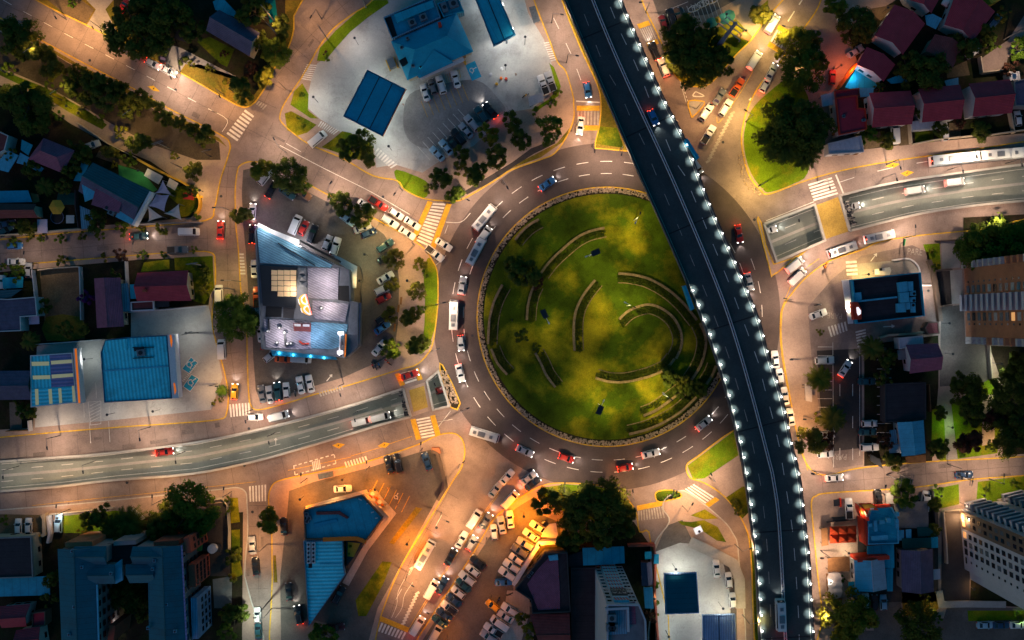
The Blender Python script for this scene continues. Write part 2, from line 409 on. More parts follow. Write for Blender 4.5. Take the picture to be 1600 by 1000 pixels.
BL['west'] = q(0,0,'-70,-5 0,27 55,57 120,92 207,137 270,172 345,210 360,225 357,245 345,282 336,325 322,345 225,355 110,364 0,375 -70,380',1)
BL['west2'] = q(0,0,'-70,420 0,415 225,397 300,392 332,395 337,412 337,450 332,500 340,540 350,575 357,612 355,645 342,656 275,662 200,667 100,675 0,684 -70,690',1)
BL['sw'] = q(0,0,'-70,802 0,796 125,786 225,776 342,764 370,761 384,768 387,785 388,837 383,900 385,1075 -70,1075',1)
BL['mid'] = q(0,0,'419,782 424,760 437,750 482,740 535,729 575,720 650,695 682,680 707,676 722,685 727,705 722,730 708,752 667,820 625,890 595,965 560,1075 432,1075 425,900 424,832',1)
BL['orange'] = q(0,0,'605,1075 650,1000 735,870 770,812 800,787 815,775 850,757 885,754 940,758 970,769 988,788 996,805 1000,830 1018,850 1018,1075',1)
BL['station'] = q(0,0,'1045,815 1035,795 1040,778 1062,766 1080,772 1122,805 1145,832 1155,875 1157,1075 1021,1075 1021,900 1022,850',1)
BL['ramp'] = q(0,0,'1072,727 1090,712 1146,672 1190,660 1225,900 1225,1075 1190,1075 1178,1000 1172,862 1160,815 1132,777 1100,755 1078,747',1)
BL['pylon'] = q(0,0,'985,-75 1002,0 1025,50 1040,85 1050,112 1070,132 1095,136 1115,127 1150,87 1175,62 1200,27 1240,-20 1265,-75',1)
BL['east'] = q(0,0,'1300,-75 1282,0 1262,35 1240,62 1216,100 1188,130 1167,170 1158,210 1160,240 1170,275 1190,300 1205,303 1262,282 1325,265 1410,250 1500,238 1600,222 1690,210 1690,-75',1)
BL['diner'] = q(0,0,'1220,500 1225,475 1250,442 1275,420 1300,405 1345,390 1375,377 1437,367 1537,357 1600,342 1690,330 1690,704 1600,714 1450,722 1342,732 1300,742 1275,740 1258,722 1245,680 1232,612 1221,545',1)
BL['kiosk'] = q(0,0,'1690,730 1600,742 1520,748 1425,761 1300,769 1275,774 1267,785 1270,825 1277,900 1285,970 1290,1075 1690,1075',1)
BL['gore'] = q(0,0,'1183,345 1190,348 1209,412 1262,390 1228,416 1207,431 1203,424',1)
BL['stones'] = q(0,0,'692,570 720,630 704,637 687,578',1)
BL['islet'] = q(0,0,'1023,772 1030,766 1050,765 1064,771 1063,778 1045,782 1036,785 1026,783',1)
BL['splitter'] = q(0,0,'1075,158 1098,158 1100,165 1083,183 1079,180',1)
TOP = {'verge': 'grass_dry', 'mall': 'pavement', 'stones': 'soil', 'islet': 'grass', 'splitter': 'pavement_grey', 'pylon': 'pavement', 'nw': 'grass_dry', 'ramp': 'pavement'}
BW = {}
for k, pts in BL.items():
 p = PL(pts); p = smooth(p, 4, True) if k not in ('gore', 'stones', 'islet') else smooth(p, 2, True)
 BW[k] = ccw(p); b = MB(); b.prism(BW[k], -.35, .12, TOP.get(k, 'pavement'), 'concrete', bottom=False); struct('pavement', b)
 b = MB(); b.ribbon(offset(BW[k], .12, True), .30, -.3, .165, 'kerb_yellow' if k not in ('station', 'sw') else 'kerb_stone', True); struct('kerb', b)
RC = P2((948, 495)); RI = 203*S; RO = 262*S
def circ(r, n=128, a0=0, a1=360): return [(RC[0]+r*cos(R(a0+(a1-a0)*i/n)), RC[1]+r*sin(R(a0+(a1-a0)*i/n))) for i in range(n+(0 if a1-a0 == 360 else 1))]
b = MB(); ci = circ(RI); co = circ(RO+1.5)
for i in range(128):
 j = (i+1) % 128; b.face([(*ci[i], .006), (*co[i], .006), (*co[j], .006), (*ci[j], .006)], 'ring_asphalt')
struct('roundabout_road', b)
b = MB(); b.prism(circ(RI), -.3, .12, 'soil', 'concrete', bottom=False); struct('island_ground', b)
b = MB(); b.ribbon(circ(RI-.1), .3, -.2, .17, 'kerb_yellow', True); struct('kerb', b)
def mound(x, y):
 d = hypot(x-RC[0], y-RC[1])/(193*S)
 return .16+1.5*max(0, 1-d*d)
b = MB(); rings = 20; o = 0; mt = b.mi('grass'); b.v.append((*RC, mound(*RC)))
for k in range(1, rings+1):
 for i in range(96):
  a = 2*pi*i/96; r = 192*S*k/rings; x, y = RC[0]+r*cos(a), RC[1]+r*sin(a); b.v.append((x, y, mound(x, y)))
for i in range(96): b.f.append((0, 1+i, 1+(i+1) % 96)); b.m.append(mt)
for k in range(rings-1):
 for i in range(96):
  j = (i+1) % 96; u = 1+96*k; w = u+96; b.f.append((u+i, w+i, w+j, u+j)); b.m.append(mt)
lawn = b.build('island_lawn', smoothed=True); lawn['kind'] = 'structure'
def rocks(name, spots, mat='rock', kind='stuff'):
 b = MB(); mt = b.mi(mat)
 for x, y, z, r in spots:
  o = len(b.v); a0 = random.random()*6; n = 5
  for k in range(n):
   a = a0+2*pi*k/n; e = r*random.uniform(.75, 1.15); b.v.append((x+e*cos(a), y+e*sin(a), z-.05)); b.v.append((x+.62*e*cos(a+.3), y+.62*e*sin(a+.3), z+r*random.uniform(.45, .8)))
  b.f.append(tuple(o+2*k+1 for k in range(n))); b.m.append(mt)
  for k in range(n):
   j = (k+1) % n; b.f.append((o+2*k, o+2*j, o+2*j+1, o+2*k+1)); b.m.append(mt)
 o = b.build(name); o['kind'] = kind; return o
sp = []
for i in range(2900):
 a = random.random()*2*pi; r = random.uniform(194.5, 201.5)*S; sp.append((RC[0]+r*cos(a), RC[1]+r*sin(a), .12, random.uniform(.16, .34)))
tag(rocks('border_rocks', sp), 'band of loose pale rocks round the roundabout lawn', 'rocks')
sp = []; pg = PL(q(400,500,'1145,330 1180,295 1268,515 1212,528'))
while len(sp) < 150:
 x = random.uniform(min(p[0] for p in pg), max(p[0] for p in pg)); y = random.uniform(min(p[1] for p in pg), max(p[1] for p in pg))
 if inside((x, y), pg): sp.append((x, y, .12, random.uniform(.2, .38)))
tag(rocks('gore_rocks', sp), 'bed of pale rocks beside the triangular opening west of the roundabout', 'rocks')
sp = []
for x, y, a in resample(smooth(PL(q(800,250,'1440,-40 1440,60 1470,130 1510,180 1580,205')), 4), .22):
 e = random.uniform(-.9, .9); sp.append((x-e*sin(a), y+e*cos(a), .12, random.uniform(.15, .3)))
tag(rocks('verge_rocks', sp), 'strip of pale rocks edging the palm lawn', 'rocks')
def lot(name, mat, lvl, pts, n=0): return surface(name, pts, mat, .12+.005*lvl, n)
t2 = lambda s: q(400,0,s); t1 = lambda s: q(0,0,s); t3 = lambda s: q(800,0,s); t4 = lambda s: q(1200,0,s)
m1 = lambda s: q(0,250,s); m2 = lambda s: q(400,250,s); m3 = lambda s: q(800,250,s); m4 = lambda s: q(1200,250,s)
l1 = lambda s: q(0,500,s); l2 = lambda s: q(400,500,s); l3 = lambda s: q(800,500,s); l4 = lambda s: q(1200,500,s)
b1 = lambda s: q(0,750,s); b2 = lambda s: q(400,750,s); b3 = lambda s: q(800,750,s); b4 = lambda s: q(1200,750,s)
px = lambda s: q(0,0,s,1)
# north station
lot('forecourt','forecourt',1, px('607,5 575,27 547,50 525,72 512,90 496,99 486,127 481,150 482,170 500,186 530,205 560,222 585,232 588,262 617,257 660,270 687,252 740,228 797,175 832,170 872,135 865,110 850,62 825,20 800,-75 615,-75'))
lot('parking_lot','lot_unlit',2, t2('960,590 1150,530 1320,500 1420,520 1500,600 1560,690 1480,740 1380,770 1200,880 1080,930 960,880 920,760'), 4)  # unlit zone between the canopies, painted as a darker soft-outlined sheet
lot('lawn','grass_bright',2, t2('820,0 740,0 650,60 500,190 400,300 380,380 430,385 500,300 590,200 700,110 830,20'))
lot('lawn','grass_bright',2, t2('290,520 330,590 325,690 390,742 340,738 215,655 240,570'))
lot('lawn','grass',2, t2('180,710 220,695 380,780 320,830 260,848 195,815'))
lot('lawn','grass',2, t2('540,820 590,830 720,900 735,940 735,1000 640,1000 410,920 480,870'))
lot('lawn','grass_bright',2, m2('878,60 1060,130 1080,190 1050,238 935,188 880,130'), 3)
lot('verge','grass_dry',2, px('742,300 790,264 835,242 870,224 890,200 882,220 845,246 800,263 772,281'))
lot('lawn','grass_bright',2, t3('232,395 262,420 305,540 290,600 150,700 120,690 230,620 280,560 250,450'))
lot('path','lot_dark',3, [p for p in px('724,300 760,278 800,254 830,232 866,218 868,224 835,240 803,260 764,286 730,304')])
lot('lawn','grass',2, t3('545,790 655,800 700,925 522,900'))
# retail block
lot('parking_lot','lot_asphalt',1, px('380,266 396,262 420,268 452,285 497,308 540,330 578,350 600,366 618,395 624,440 622,505 616,552 590,566 536,590 495,602 450,616 408,628 400,610 396,560 394,500 388,455 384,390 380,350 378,300'))
lot('lawn','grass_bright',2, px('668,404 676,408 683,428 684,470 681,505 672,536 660,552 655,548 662,520 664,470 662,430'), 3)
# pylon block
lot('parking_lot','lot_asphalt',1, t3('860,-60 1270,-60 1400,0 1230,90 1060,110 945,182 880,0'))
lot('lawn','grass',1, t3('965,215 1240,195 1400,120 1500,230 1480,262 1260,500 1180,540 1080,530 1000,450'))
lot('lawn','grass',1, t3('1480,100 1600,0 1600,90 1560,160'))
# east block
lot('lawn','grass_bright',1, px('1200,145 1236,122 1262,150 1268,210 1262,270 1240,287 1205,300 1192,296 1173,270 1163,235 1163,205 1174,172'), 3)
lot('yard','soil',1, t4('560,120 700,60 900,-60 1700,-60 1700,825 1300,862 900,898 600,935 600,850 430,850 430,560 560,400 500,200'))
lot('driveway','concrete_road',2, t4('1700,-60 1500,250 1310,380 1330,470 1470,450 1500,360 1700,100'))
lot('yard','dirt',2, t4('600,860 700,820 715,915 605,935')); lot('yard','dirt',2, t4('810,785 880,780 885,905 815,912'))
lot('lawn','grass',2, t4('915,825 1030,815 1035,888 920,897')); lot('yard','dirt',2, t4('1130,770 1200,765 1205,865 1135,870'))
lot('yard','roof_teal',2, t4('480,545 560,415 700,510 660,560 560,575')); lot('yard','dirt',2, t4('610,60 790,30 760,80 700,130 650,90'))  # teal yard: the blue light on the ground is put into its colour
lot('yard','dirt',2, t4('1110,440 1240,380 1260,470 1120,490'))
lot('yard','soil',1, px('178,-75 178,16 215,42 262,84 298,104 340,126 372,150 398,148 414,124 428,90 440,60 446,40 446,-75'), 0)
lot('yard','pavement_grey',1, t1('480,-60 760,-60 660,60 760,250 540,165 600,60')); lot('yard','dirt',2, t1('250,-40 480,-20 590,60 540,150 420,100')); lot('lawn','grass_dry',2, t1('1150,430 1240,400 1480,480 1400,590 1330,570 1160,480')); lot('lawn','grass',2, t1('1230,260 1310,230 1465,310 1420,420 1380,400')); lot('driveway','pavement_grey',2, t1('990,390 1000,260 1130,300 1480,480 1470,500 1160,400 1120,460'))
# west blocks
lot('verge','grass_dry',1, t1('-200,40 0,125 220,245 480,395 830,573 1080,712 1370,862 1420,920 1370,885 1080,745 830,605 420,385 240,275 0,190 -200,110'))
lot('parking_lot','dirt_dark',1, t1('-200,140 0,200 240,280 420,390 830,610 1080,750 1370,890 1380,1000 1230,1000 940,900 690,770 560,690 330,560 240,520 0,420 -200,330'))
lot('lawn','grass',2, t1('-100,400 0,435 240,530 330,570 560,700 670,780 640,810 430,700 270,600 0,470 -100,430'))
lot('yard','soil',1, px('-70,98 0,133 60,158 110,193 165,223 235,252 290,290 316,310 311,330 298,340 225,347 0,366 -70,370'))
lot('playground','play_green',2, m1('740,30 890,75 985,185 960,200 880,160 745,110'))
lot('lawn','grass',2, m1('1000,180 1150,160 1235,230 1240,290 1180,350 1060,370 1130,290'))
lot('yard','dirt',2, m1('620,-60 760,0 860,60 740,30 600,-20'))
lot('yard','green_court',2, m1('365,205 480,205 485,265 480,280 390,280 355,250'))
lot('yard','soil',1, px('-70,428 0,425 225,405 325,402 330,450 326,476 205,486 205,527 58,540 52,668 -70,676'))
lot('yard','dirt',2, px('62,420 127,417 133,530 73,533'))
lot('yard','grass_dry',3, l1('290,-20 500,-20 530,110 290,125'), 2)
lot('lawn','grass',2, m1('900,640 1060,620 1060,680 880,700')); lot('lawn','grass',2, m1('1090,610 1330,600 1340,800 1280,900 1210,880 1190,690 1095,690'))
lot('forecourt','forecourt',1, px('58,540 205,527 205,487 326,478 336,520 342,560 348,590 340,612 330,640 190,655 55,668'))
lot('driveway','lot_asphalt',2, l1('60,515 130,510 140,680 65,690'))
# southwest
lot('yard','soil',1, px('-70,812 0,808 83,803 84,815 380,800 378,1075 -70,1075'))
lot('parking_lot','dirt',2, b1('-100,225 10,213 280,218 290,340 -100,358')); lot('lawn','grass_bright',2, b1('385,225 720,190 880,210 880,300 700,330 400,330'))
lot('driveway','lot_dark',2, b1('1290,150 1420,140 1440,600 1300,600')); lot('lawn','grass',2, b1('1440,110 1488,110 1500,262 1442,270'))
lot('lawn','grass',2, b1('1447,312 1500,308 1500,500 1520,590 1450,620')); lot('path','concrete_dark',3, b1('1330,620 1450,600 1450,800 1340,800'))
# mid block
lot('parking_lot','lot_asphalt',1, px('449,800 452,767 490,753 575,731 650,708 684,700 695,738 688,770 640,858 590,950 556,1075 440,1075 438,900'))
lot('lawn','grass_dry',2, b2('1000,168 1040,178 862,402 832,392')); lot('lawn','grass',2, b2('790,508 850,512 800,640 690,850 640,850 622,750'))
lot('verge','grass_dry',2, b2('108,470 125,470 135,640 112,640')); lot('terrace','tile_patio',2, b2('670,95 742,55 875,205 805,300 705,375 800,240'))
# orange parking block
lot('parking_lot','lot_asphalt',1, px('660,1075 659,1002 742,874 777,820 806,794 832,778 838,800 872,815 880,846 868,846 800,908 803,926 832,950 832,1075'))
lot('lawn','grass_bright',1, b3('200,45 340,26 560,42 675,88 735,150 776,200 720,320 620,290 280,180 180,80'))
lot('yard','soil',1, px('868,850 990,815 1016,852 1016,1075 834,1075 834,945 805,922')); lot('patio','tile_patio',2, b3('-30,690 60,690 110,750 110,830 60,1000 -80,1000'))
# south station
lot('driveway','lot_asphalt',1, px('1024,860 1040,822 1066,812 1082,845 1120,872 1140,880 1150,925 1154,1075 1024,1075'))
lot('forecourt','forecourt',2, px('1024,862 1062,848 1085,850 1130,880 1140,925 1146,1075 1024,1075'))
lot('lawn','grass',2, b3('1035,255 1120,262 1200,250 1285,292 1338,388 1280,378 1170,305 1060,280')); lot('lawn','grass',2, b3('1115,220 1205,182 1290,240 1200,246'))
lot('lawn','grass_bright',1, l3('1095,910 1385,695 1415,845 1200,990 1130,995')); lot('lawn','grass',1, b3('1335,110 1440,40 1475,40 1480,200 1440,240'))
lot('verge','grass',1, px('1166,830 1174,862 1180,1000 1192,1075 1205,1075 1190,880'))
# diner block
lot('parking_lot','concrete_road',1, px('1262,480 1300,436 1345,400 1425,383 1450,395 1466,470 1468,520 1366,540 1346,556 1348,726 1302,732 1280,640 1268,560'))
lot('parking_lot','lot_dark',2, px('1276,548 1336,545 1346,556 1346,700 1300,705 1282,640'))
lot('driveway','pavement_grey',2, m4('545,650 880,620 945,700 945,735 520,750'))
lot('driveway','concrete',1, px('1470,378 1497,376 1500,418 1472,420')); lot('yard','lot_dark',1, px('1458,424 1484,423 1487,475 1464,478'))
lot('driveway','concrete',1, px('1484,423 1503,421 1505,474 1487,475')); lot('driveway','lot_asphalt',1, px('1470,480 1505,476 1508,527 1540,540 1545,598 1468,604'))
lot('lawn','grass_bright',1, px('1442,382 1468,380 1470,420 1456,424')); lot('yard','soil',1, px('1372,536 1466,524 1466,604 1456,722 1350,728 1350,560'))
lot('lawn','grass_bright',2, px('1456,640 1480,632 1490,718 1470,720 1455,700')); lot('path','pavement_grey',3, px('1474,630 1486,634 1496,718 1478,720'))
lot('lawn','grass_bright',2, px('1486,632 1545,592 1562,606 1566,650 1558,708 1496,717')); lot('path','pavement',3, px('1534,618 1552,616 1554,690 1534,697'))
lot('yard','soil',1, px('1505,340 1690,330 1690,396 1505,402')); lot('yard','soil',1, px('1545,540 1690,545 1690,700 1566,712 1566,600'))
# kiosk block
lot('yard','lot_dark',1, px('1355,800 1385,798 1395,790 1465,775 1466,940 1410,942 1362,942 1340,930 1340,840'))
lot('lawn','grass_bright',1, b4('1010,60 1190,25 1195,150 1070,180 1030,120')); lot('lawn','grass_bright',1, b4('1310,10 1700,-40 1700,100 1430,130 1300,150'))
lot('driveway','lot_dark',1, b4('1085,190 1200,185 1260,560 1260,770 1080,770')); lot('lawn','grass_dry',1, b4('835,700 1060,700 1075,790 1010,860 840,850'))
lot('parking_lot','lot_asphalt',2, px('1362,942 1408,940 1410,966 1474,966 1480,946 1600,950 1690,955 1690,1075 1305,1075 1305,985 1365,985'))
lot('lawn','grass_bright',3, b4('1245,815 1600,815 1600,870 1250,882')); lot('yard','soil',1, b4('1265,600 1700,860 1700,800 1260,775'))
lot('terrace','tile_patio',1, b4('370,580 470,580 480,730 375,740'))
mk = MB()
def line(pts, w=.14, mat='marking', z=.014, n=4): mk.flat(smooth(PL(pts), n) if len(pts) > 2 else PL(pts), w, z, mat)
def dashes(pts, dash=2.4, gap=3.4, w=.15, mat='marking', z=.014, h=0.0, mb=None):
 p = smooth(PL(pts, h), 6) if len(pts) > 2 else PL(pts, h)
 for x, y, a in resample(p, dash+gap):
  (mb or mk).flat([(x, y), (x+dash*cos(a), y+dash*sin(a))], w, z, mat)
def crosswalk(s, n, mat='marking', fill=.55, z=.016, yellow=None, ypx=9):
 a, b_, c, d = (Vector(p) for p in PL(s))
 for i in range(n):
  t0, t1 = (i+.5-fill/2)/n, (i+.5+fill/2)/n
  mk.sheet([tuple(a.lerp(b_, t0)), tuple(a.lerp(b_, t1)), tuple(d.lerp(c, t1)), tuple(d.lerp(c, t0))], z, mat)
 if yellow:
  e = ((d-a)+(c-b_))*.5; e = e.normalized()*ypx*S
  if yellow in (1, 3): mk.sheet([tuple(a-e*.1), tuple(b_-e*.1), tuple(b_-e), tuple(a-e)], z, 'marking_yellow')
  if yellow in (2, 3): mk.sheet([tuple(d+e*.1), tuple(c+e*.1), tuple(c+e), tuple(d+e)], z, 'marking_yellow')
crosswalk(px('353,210 384,170 398,180 370,222'), 8); crosswalk(px('480,100 469,124 486,127 496,101'), 8, z=.15); crosswalk(px('501,189 531,204 522,211 496,197'), 9, z=.15)
crosswalk(px('590,230 622,258 612,264 583,240'), 8, z=.15); crosswalk(px('677,316 650,377 671,387 697,317'), 13, yellow=3); crosswalk(px('372,395 374,430 384,430 381,395'), 7, z=.14)
crosswalk(px('357,632 391,629 392,648 359,652'), 7); crosswalk(px('388,760 417,757 417,783 389,784'), 6); crosswalk(px('625,582 634,601 652,595 645,577'), 4, yellow=3)
crosswalk(px('650,654 659,686 680,682 671,650'), 7, yellow=3); crosswalk(px('590,970 636,989 630,1000 584,984'), 9, yellow=1); crosswalk(px('901,174 937,174 937,195 900,195'), 7, 'marking_worn', yellow=3)
crosswalk(px('849,66 861,97 870,95 857,65'), 9, z=.15); crosswalk(px('999,46 1017,40 1026,60 1009,66'), 6, 'marking_worn', yellow=3); crosswalk(px('1203,64 1222,76 1232,58 1213,46'), 5, yellow=3)
crosswalk(px('1262,287 1272,315 1310,304 1299,276'), 6); crosswalk(px('1321,407 1323,432 1340,431 1338,406'), 4, z=.15); crosswalk(px('1292,511 1322,502 1325,516 1297,527'), 6, z=.15)
crosswalk(px('1336,517 1340,544 1355,540 1352,513'), 6, z=.15); crosswalk(px('996,799 1036,791 1040,809 996,814'), 10, 'marking_worn', yellow=1); crosswalk(px('1085,756 1065,767 1097,790 1117,776'), 5, yellow=2)
crosswalk(px('497,613 535,602 538,608 500,620'), 9, 'marking_worn', z=.172); crosswalk(px('400,155 418,165 412,172 396,160'), 5, 'marking_worn')
crosswalk(px('537,722 573,712 576,720 540,731'), 8, z=.172); crosswalk(px('1320,4 1352,12 1346,22 1314,12'), 6, 'marking_worn', z=.15)
dashes(px('5,0 35,17 110,57 187,97 262,136 330,172')); line(px('325,170 355,187 347,206')); line(px('437,227 510,265 580,300 640,335'), .16); line(px('447,224 470,237'), .12)
for rr in (224, 243):
 a = 0
 while a < 360:
  if not (20 < a < 60 and rr == 243): mk.flat([(RC[0]+rr*S*cos(R(a+t)), RC[1]+rr*S*sin(R(a+t))) for t in (0, 2.2, 4.4)], .15, .018, 'marking')
  a += 8.8
dashes(px('865,28 890,80 905,120 908,150'), 3, 4); dashes(px('1000,440 1003,441'),1,1); line(px('900,158 937,160'), .3)
line(px('1030,130 1045,175 1060,190'), .14); dashes(px('1215,60 1230,35 1250,5'), 3, 2, .3); line(px('1060,118 1072,160'), .14); dashes(px('1062,120 1074,156'), .5, .5, .2)
line(px('1120,183 1125,190 1160,140 1178,108'), .12, 'marking_yellow'); line(px('1087,143 1100,150 1083,150 1087,143'), .25)
for i in range(16):
 t = i/15; x = 1148-38*t; y = 175+75*t; mk.flat(PL([(x, y), (x-7, y+4)]), .55, .015, 'marking_worn')
dashes(px('1311,285 1360,270 1450,252 1600,232'), 4, 6); line(px('1306,273 1318,303'), .4)
line(px('1197,345 1272,315'), .14, 'marking'); line(px('1280,404 1245,432 1226,470 1219,500 1222,560 1240,650 1262,735'), .16, 'marking_yellow')
dashes(px('50,790 150,779 250,769 360,757'), 8, .05, .1, 'marking_yellow'); dashes(px('450,735 540,715 640,683'), 8, .05, .12, 'marking_yellow')
for s_ in ('459,728 461,742 525,724 522,710', ):
 p_ = px(s_); [dashes([p_[i], p_[(i+1) % 4]], .8, .6, .25) for i in range(4)]
crosswalk(px('487,722 500,718 502,732 489,736'), 5)
def diamond(s_):
 p_ = PL(px(s_)); mk.sheet(p_, .013, 'marking_yellow'); c_ = Vector((sum(a[0] for a in p_)/4, sum(a[1] for a in p_)/4))
 mk.box(c_.x, c_.y, .013, .0165, .4, .25, .6, 'black')
for s_ in ('519,696 528,692 539,694 530,701', '590,697 600,691 610,693 602,700', '230,135 240,134 250,143 240,142', '1383,260 1395,254 1407,256 1395,263', '1407,271 1418,266 1428,269 1416,276'): diamond(s_)
line(px('680,660 707,655'), .12); line(px('684,668 704,642'), .12); line(px('697,399 686,410 664,428'), .12); line(px('697,347 720,347 735,333'), .14); line(px('700,352 695,365'), .12)
# southeast avenue
line(px('778,770 722,850 680,915 637,985'), .12, 'marking_yellow'); line(px('780,771 724,851 682,916 640,986'), .12, 'marking_yellow')
dashes(px('690,805 655,870 625,925'), 3, 4); line(px('632,905 622,925 620,945 612,965'), .1); line(px('645,910 632,930 628,950 618,965'), .1)
for i in range(12):
 t = i/11; x = 655-24*t; y = 925+52*t; mk.flat(PL([(x, y), (x-6, y+4)]), .6, .015, 'marking')
dashes(px('806,790 760,850 700,945 655,1010'), 30, .1, .2, 'marking_yellow')
# car park bays
def bays(a, b_, n, ln, mat='marking', z=.15, w=.12):
 A, B = Vector(P2(a)), Vector(P2(b_)); d = (B-A).normalized(); nrm = Vector((-d.y, d.x))*ln
 for i in range(n+1):
  p_ = A.lerp(B, i/n); mk.flat([tuple(p_), tuple(p_+nrm)], w, z, mat)
bays((1300,542),(1300,690),11,-3.6); bays((1370,690),(1370,548),10,-3.6); line(px('1301,535 1302,730'), .12, z=.15); line(px('1343,545 1343,712'), .12, z=.15)
dashes(px('1312,600 1312,700'), 3, 5, z=.15); dashes(px('1332,600 1332,700'), 3, 5, z=.15)
bays((672,250),(735,192),8,4.6); bays((658,158),(722,132),7,-4.4,'marking_yellow'); bays((590,750),(640,775),5,-4.5,'marking_yellow')
bays((1060,14),(1118,-6),9,-5); line(px('1033,41 1118,2'), .2, 'marking_yellow', z=.15); line(px('1040,17 1075,3'), .12, z=.15)
bays((140,660),(170,658),1,-5.2); line(px('138,628 158,627 158,662 142,664 138,628'), .14, z=.15, n=1)
for i in range(6): mk.flat(PL([(141, 634+5*i), (157, 630+5*i-4)]), .14, .15, 'marking')
line(px('131,627 132,652'), .12, z=.15); line(px('150,598 151,622'), .12, z=.15); line(px('171,635 171,652'), .12, z=.15)
for i in range(8): mk.flat(PL([(696+3*i, 117-1.2*i), (699+3*i, 130-1.2*i)]), .12, .15, 'marking_yellow')
struct('road_marking', mk)
pt = MB(); mh = MB(); rp = random.Random(5); M('patch', (.15, .115, .1), var=.3, fine=.25)
for s_ in ('20,20 187,97 330,172', '430,225 560,290 640,330', '500,20 440,110 410,165', '354,260 352,340 356,500', '20,395 220,377 320,372', '60,695 300,670 520,620', '60,785 300,760 520,715', '700,780 660,840 610,930', '720,480 735,560 760,640', '1200,300 1180,400 1205,520 1240,640', '1150,180 1120,240', '1290,750 1580,725', '405,800 404,980', '900,60 915,130'):
 for x, y, a in resample(smooth(PL(px(s_)), 4), 7.5):
  e = rp.uniform(-3, 3); x, y = x-e*sin(a), y+e*cos(a); k = rp.random()
  if k < .45: pt.box(x, y, .004, .0105, rp.uniform(1, 4.5), rp.uniform(.5, 1.3), a, 'patch')
  elif k < .7: mh.cyl(x, y, .004, .013, .36, None, 10, 'metal_dark')
struct('road_patch', pt); struct('manhole_cover', mh)
# joints of the concrete slabs
jt = MB(); M('joint', (.075, .06, .055), var=.3, fine=.2)
def joints(pts, step, half, along=True, z=.009):
 p = smooth(PL(pts), 6)
 for x, y, a in resample(p, step): jt.flat([(x-half*sin(a), y+half*cos(a)), (x+half*sin(a), y-half*cos(a))], .07, z, 'joint')
 if along: jt.flat(p, .07, z, 'joint')
joints(px('-20,-5 80,40 187,97 330,172 437,227 560,290 650,338'), 5.2, 4.4); joints(px('0,703 160,691 300,675 400,655 520,625 610,595'), 6.5, 2.6, False)
joints(px('0,782 150,771 300,755 400,740 520,710 640,672'), 6.5, 2.6, False); joints(px('0,396 120,387 225,377 330,372'), 5.2, 3.0); joints(px('357,260 352,340 356,420 355,500 368,600'), 5.2, 2.4)
joints(px('403,790 404,900 406,1000'), 5.2, 2.2); joints(px('560,-10 500,40 440,110 408,170'), 5.2, 3.5); joints(px('1285,755 1400,745 1520,734 1600,728'), 5.2, 2.6)
joints(px('700,770 640,880 600,990'), 5.2, 3.0); joints(px('1300,260 1400,262 1600,240'), 6, 2, False)
struct('road_joint', jt)
# painted words and symbols on the ground
def mesh_text(o):
 bpy.context.view_layer.update(); me = bpy.data.meshes.new_from_object(o.evaluated_get(bpy.context.evaluated_depsgraph_get())); n = bpy.data.objects.new(o.name, me); C.objects.link(n)
 n.location, n.rotation_euler, n.scale = o.location, o.rotation_euler, o.scale; nm = o.name; bpy.data.objects.remove(o); n.name = nm; return n
def word(txt, x, y, size, rot, name='painted_word', mat='marking_worn', z=.16, sx=1.0):
 cu = bpy.data.curves.new(name, 'FONT'); cu.body = txt; cu.size = size; cu.align_x = 'CENTER'; cu.align_y = 'CENTER'; cu.resolution_u = 3; cu.extrude = .002
 o = bpy.data.objects.new(name, cu); C.objects.link(o); w = P2((x, y)); o.location = (w[0], w[1], z); o.rotation_euler = (0, 0, rot); o.scale = (sx, 1, 1)
 cu.materials.append(MATS[mat]); o = mesh_text(o); o['kind'] = 'structure'; return o
word('PARE', 1429, 394, 2.4, R(-4), sx=.7); word('PARE', 1304, 493, 2.1, R(176), sx=.8); word('PARE', 1311, 713, 2.1, R(178), sx=.8)
def wheelchair(x, y, size, rot, mat='marking', z=.17):
 """the access symbol: head, back, wheel and leg as painted strokes"""
 b = MB(); w = P2((x, y)); c, d = cos(rot), sin(rot)
 T = lambda u, v: (w[0]+size*(c*u-d*v), w[1]+size*(d*u+c*v))
 b.flat([T(.28*cos(R(t))-.02, .28*sin(R(t))-.2) for t in range(120, 400, 20)], size*.09, z, mat)
 b.flat([T(-.05, .3), T(-.05, -.02), T(.2, -.02), T(.34, -.36), T(.44, -.34)], size*.1, z, mat)
 b.sheet([T(-.06+.09*cos(R(t)), .42+.09*sin(R(t))) for t in range(0, 360, 45)], z, mat); struct('access_symbol', b)
def bay(name, pts, mat, edge=True):
 surface(name, pts, mat, .15); e = MB(); e.flat(PL(pts), .14, .155, 'marking', True); struct('bay_outline', e) if edge else None
bay('blue_parking_bay', q(580,0,'980,680 1080,635 1150,800 1050,845',6.667), 'bay_blue', False); wheelchair(739.5, 109, 1.9, R(-60), z=.16)
bay('blue_parking_bay', l1('1195,232 1238,268 1185,335 1138,305'), 'bay_blue'); bay('blue_parking_bay', l1('1198,340 1246,368 1190,447 1145,415'), 'bay_blue')
wheelchair(299, 568, 2.4, R(-55), z=.16); wheelchair(301, 596, 2.4, R(-55), z=.16); wheelchair(620, 775, 1.6, R(-30), z=.16)
hz = MB()
for i in range(12):
 t = i/11; x = 309-21*t; y = 570+26*t; hz.flat(PL([(x, y), (x-3, y-1.5)]), .18, .155, 'marking')
struct('hatched_marking', hz)
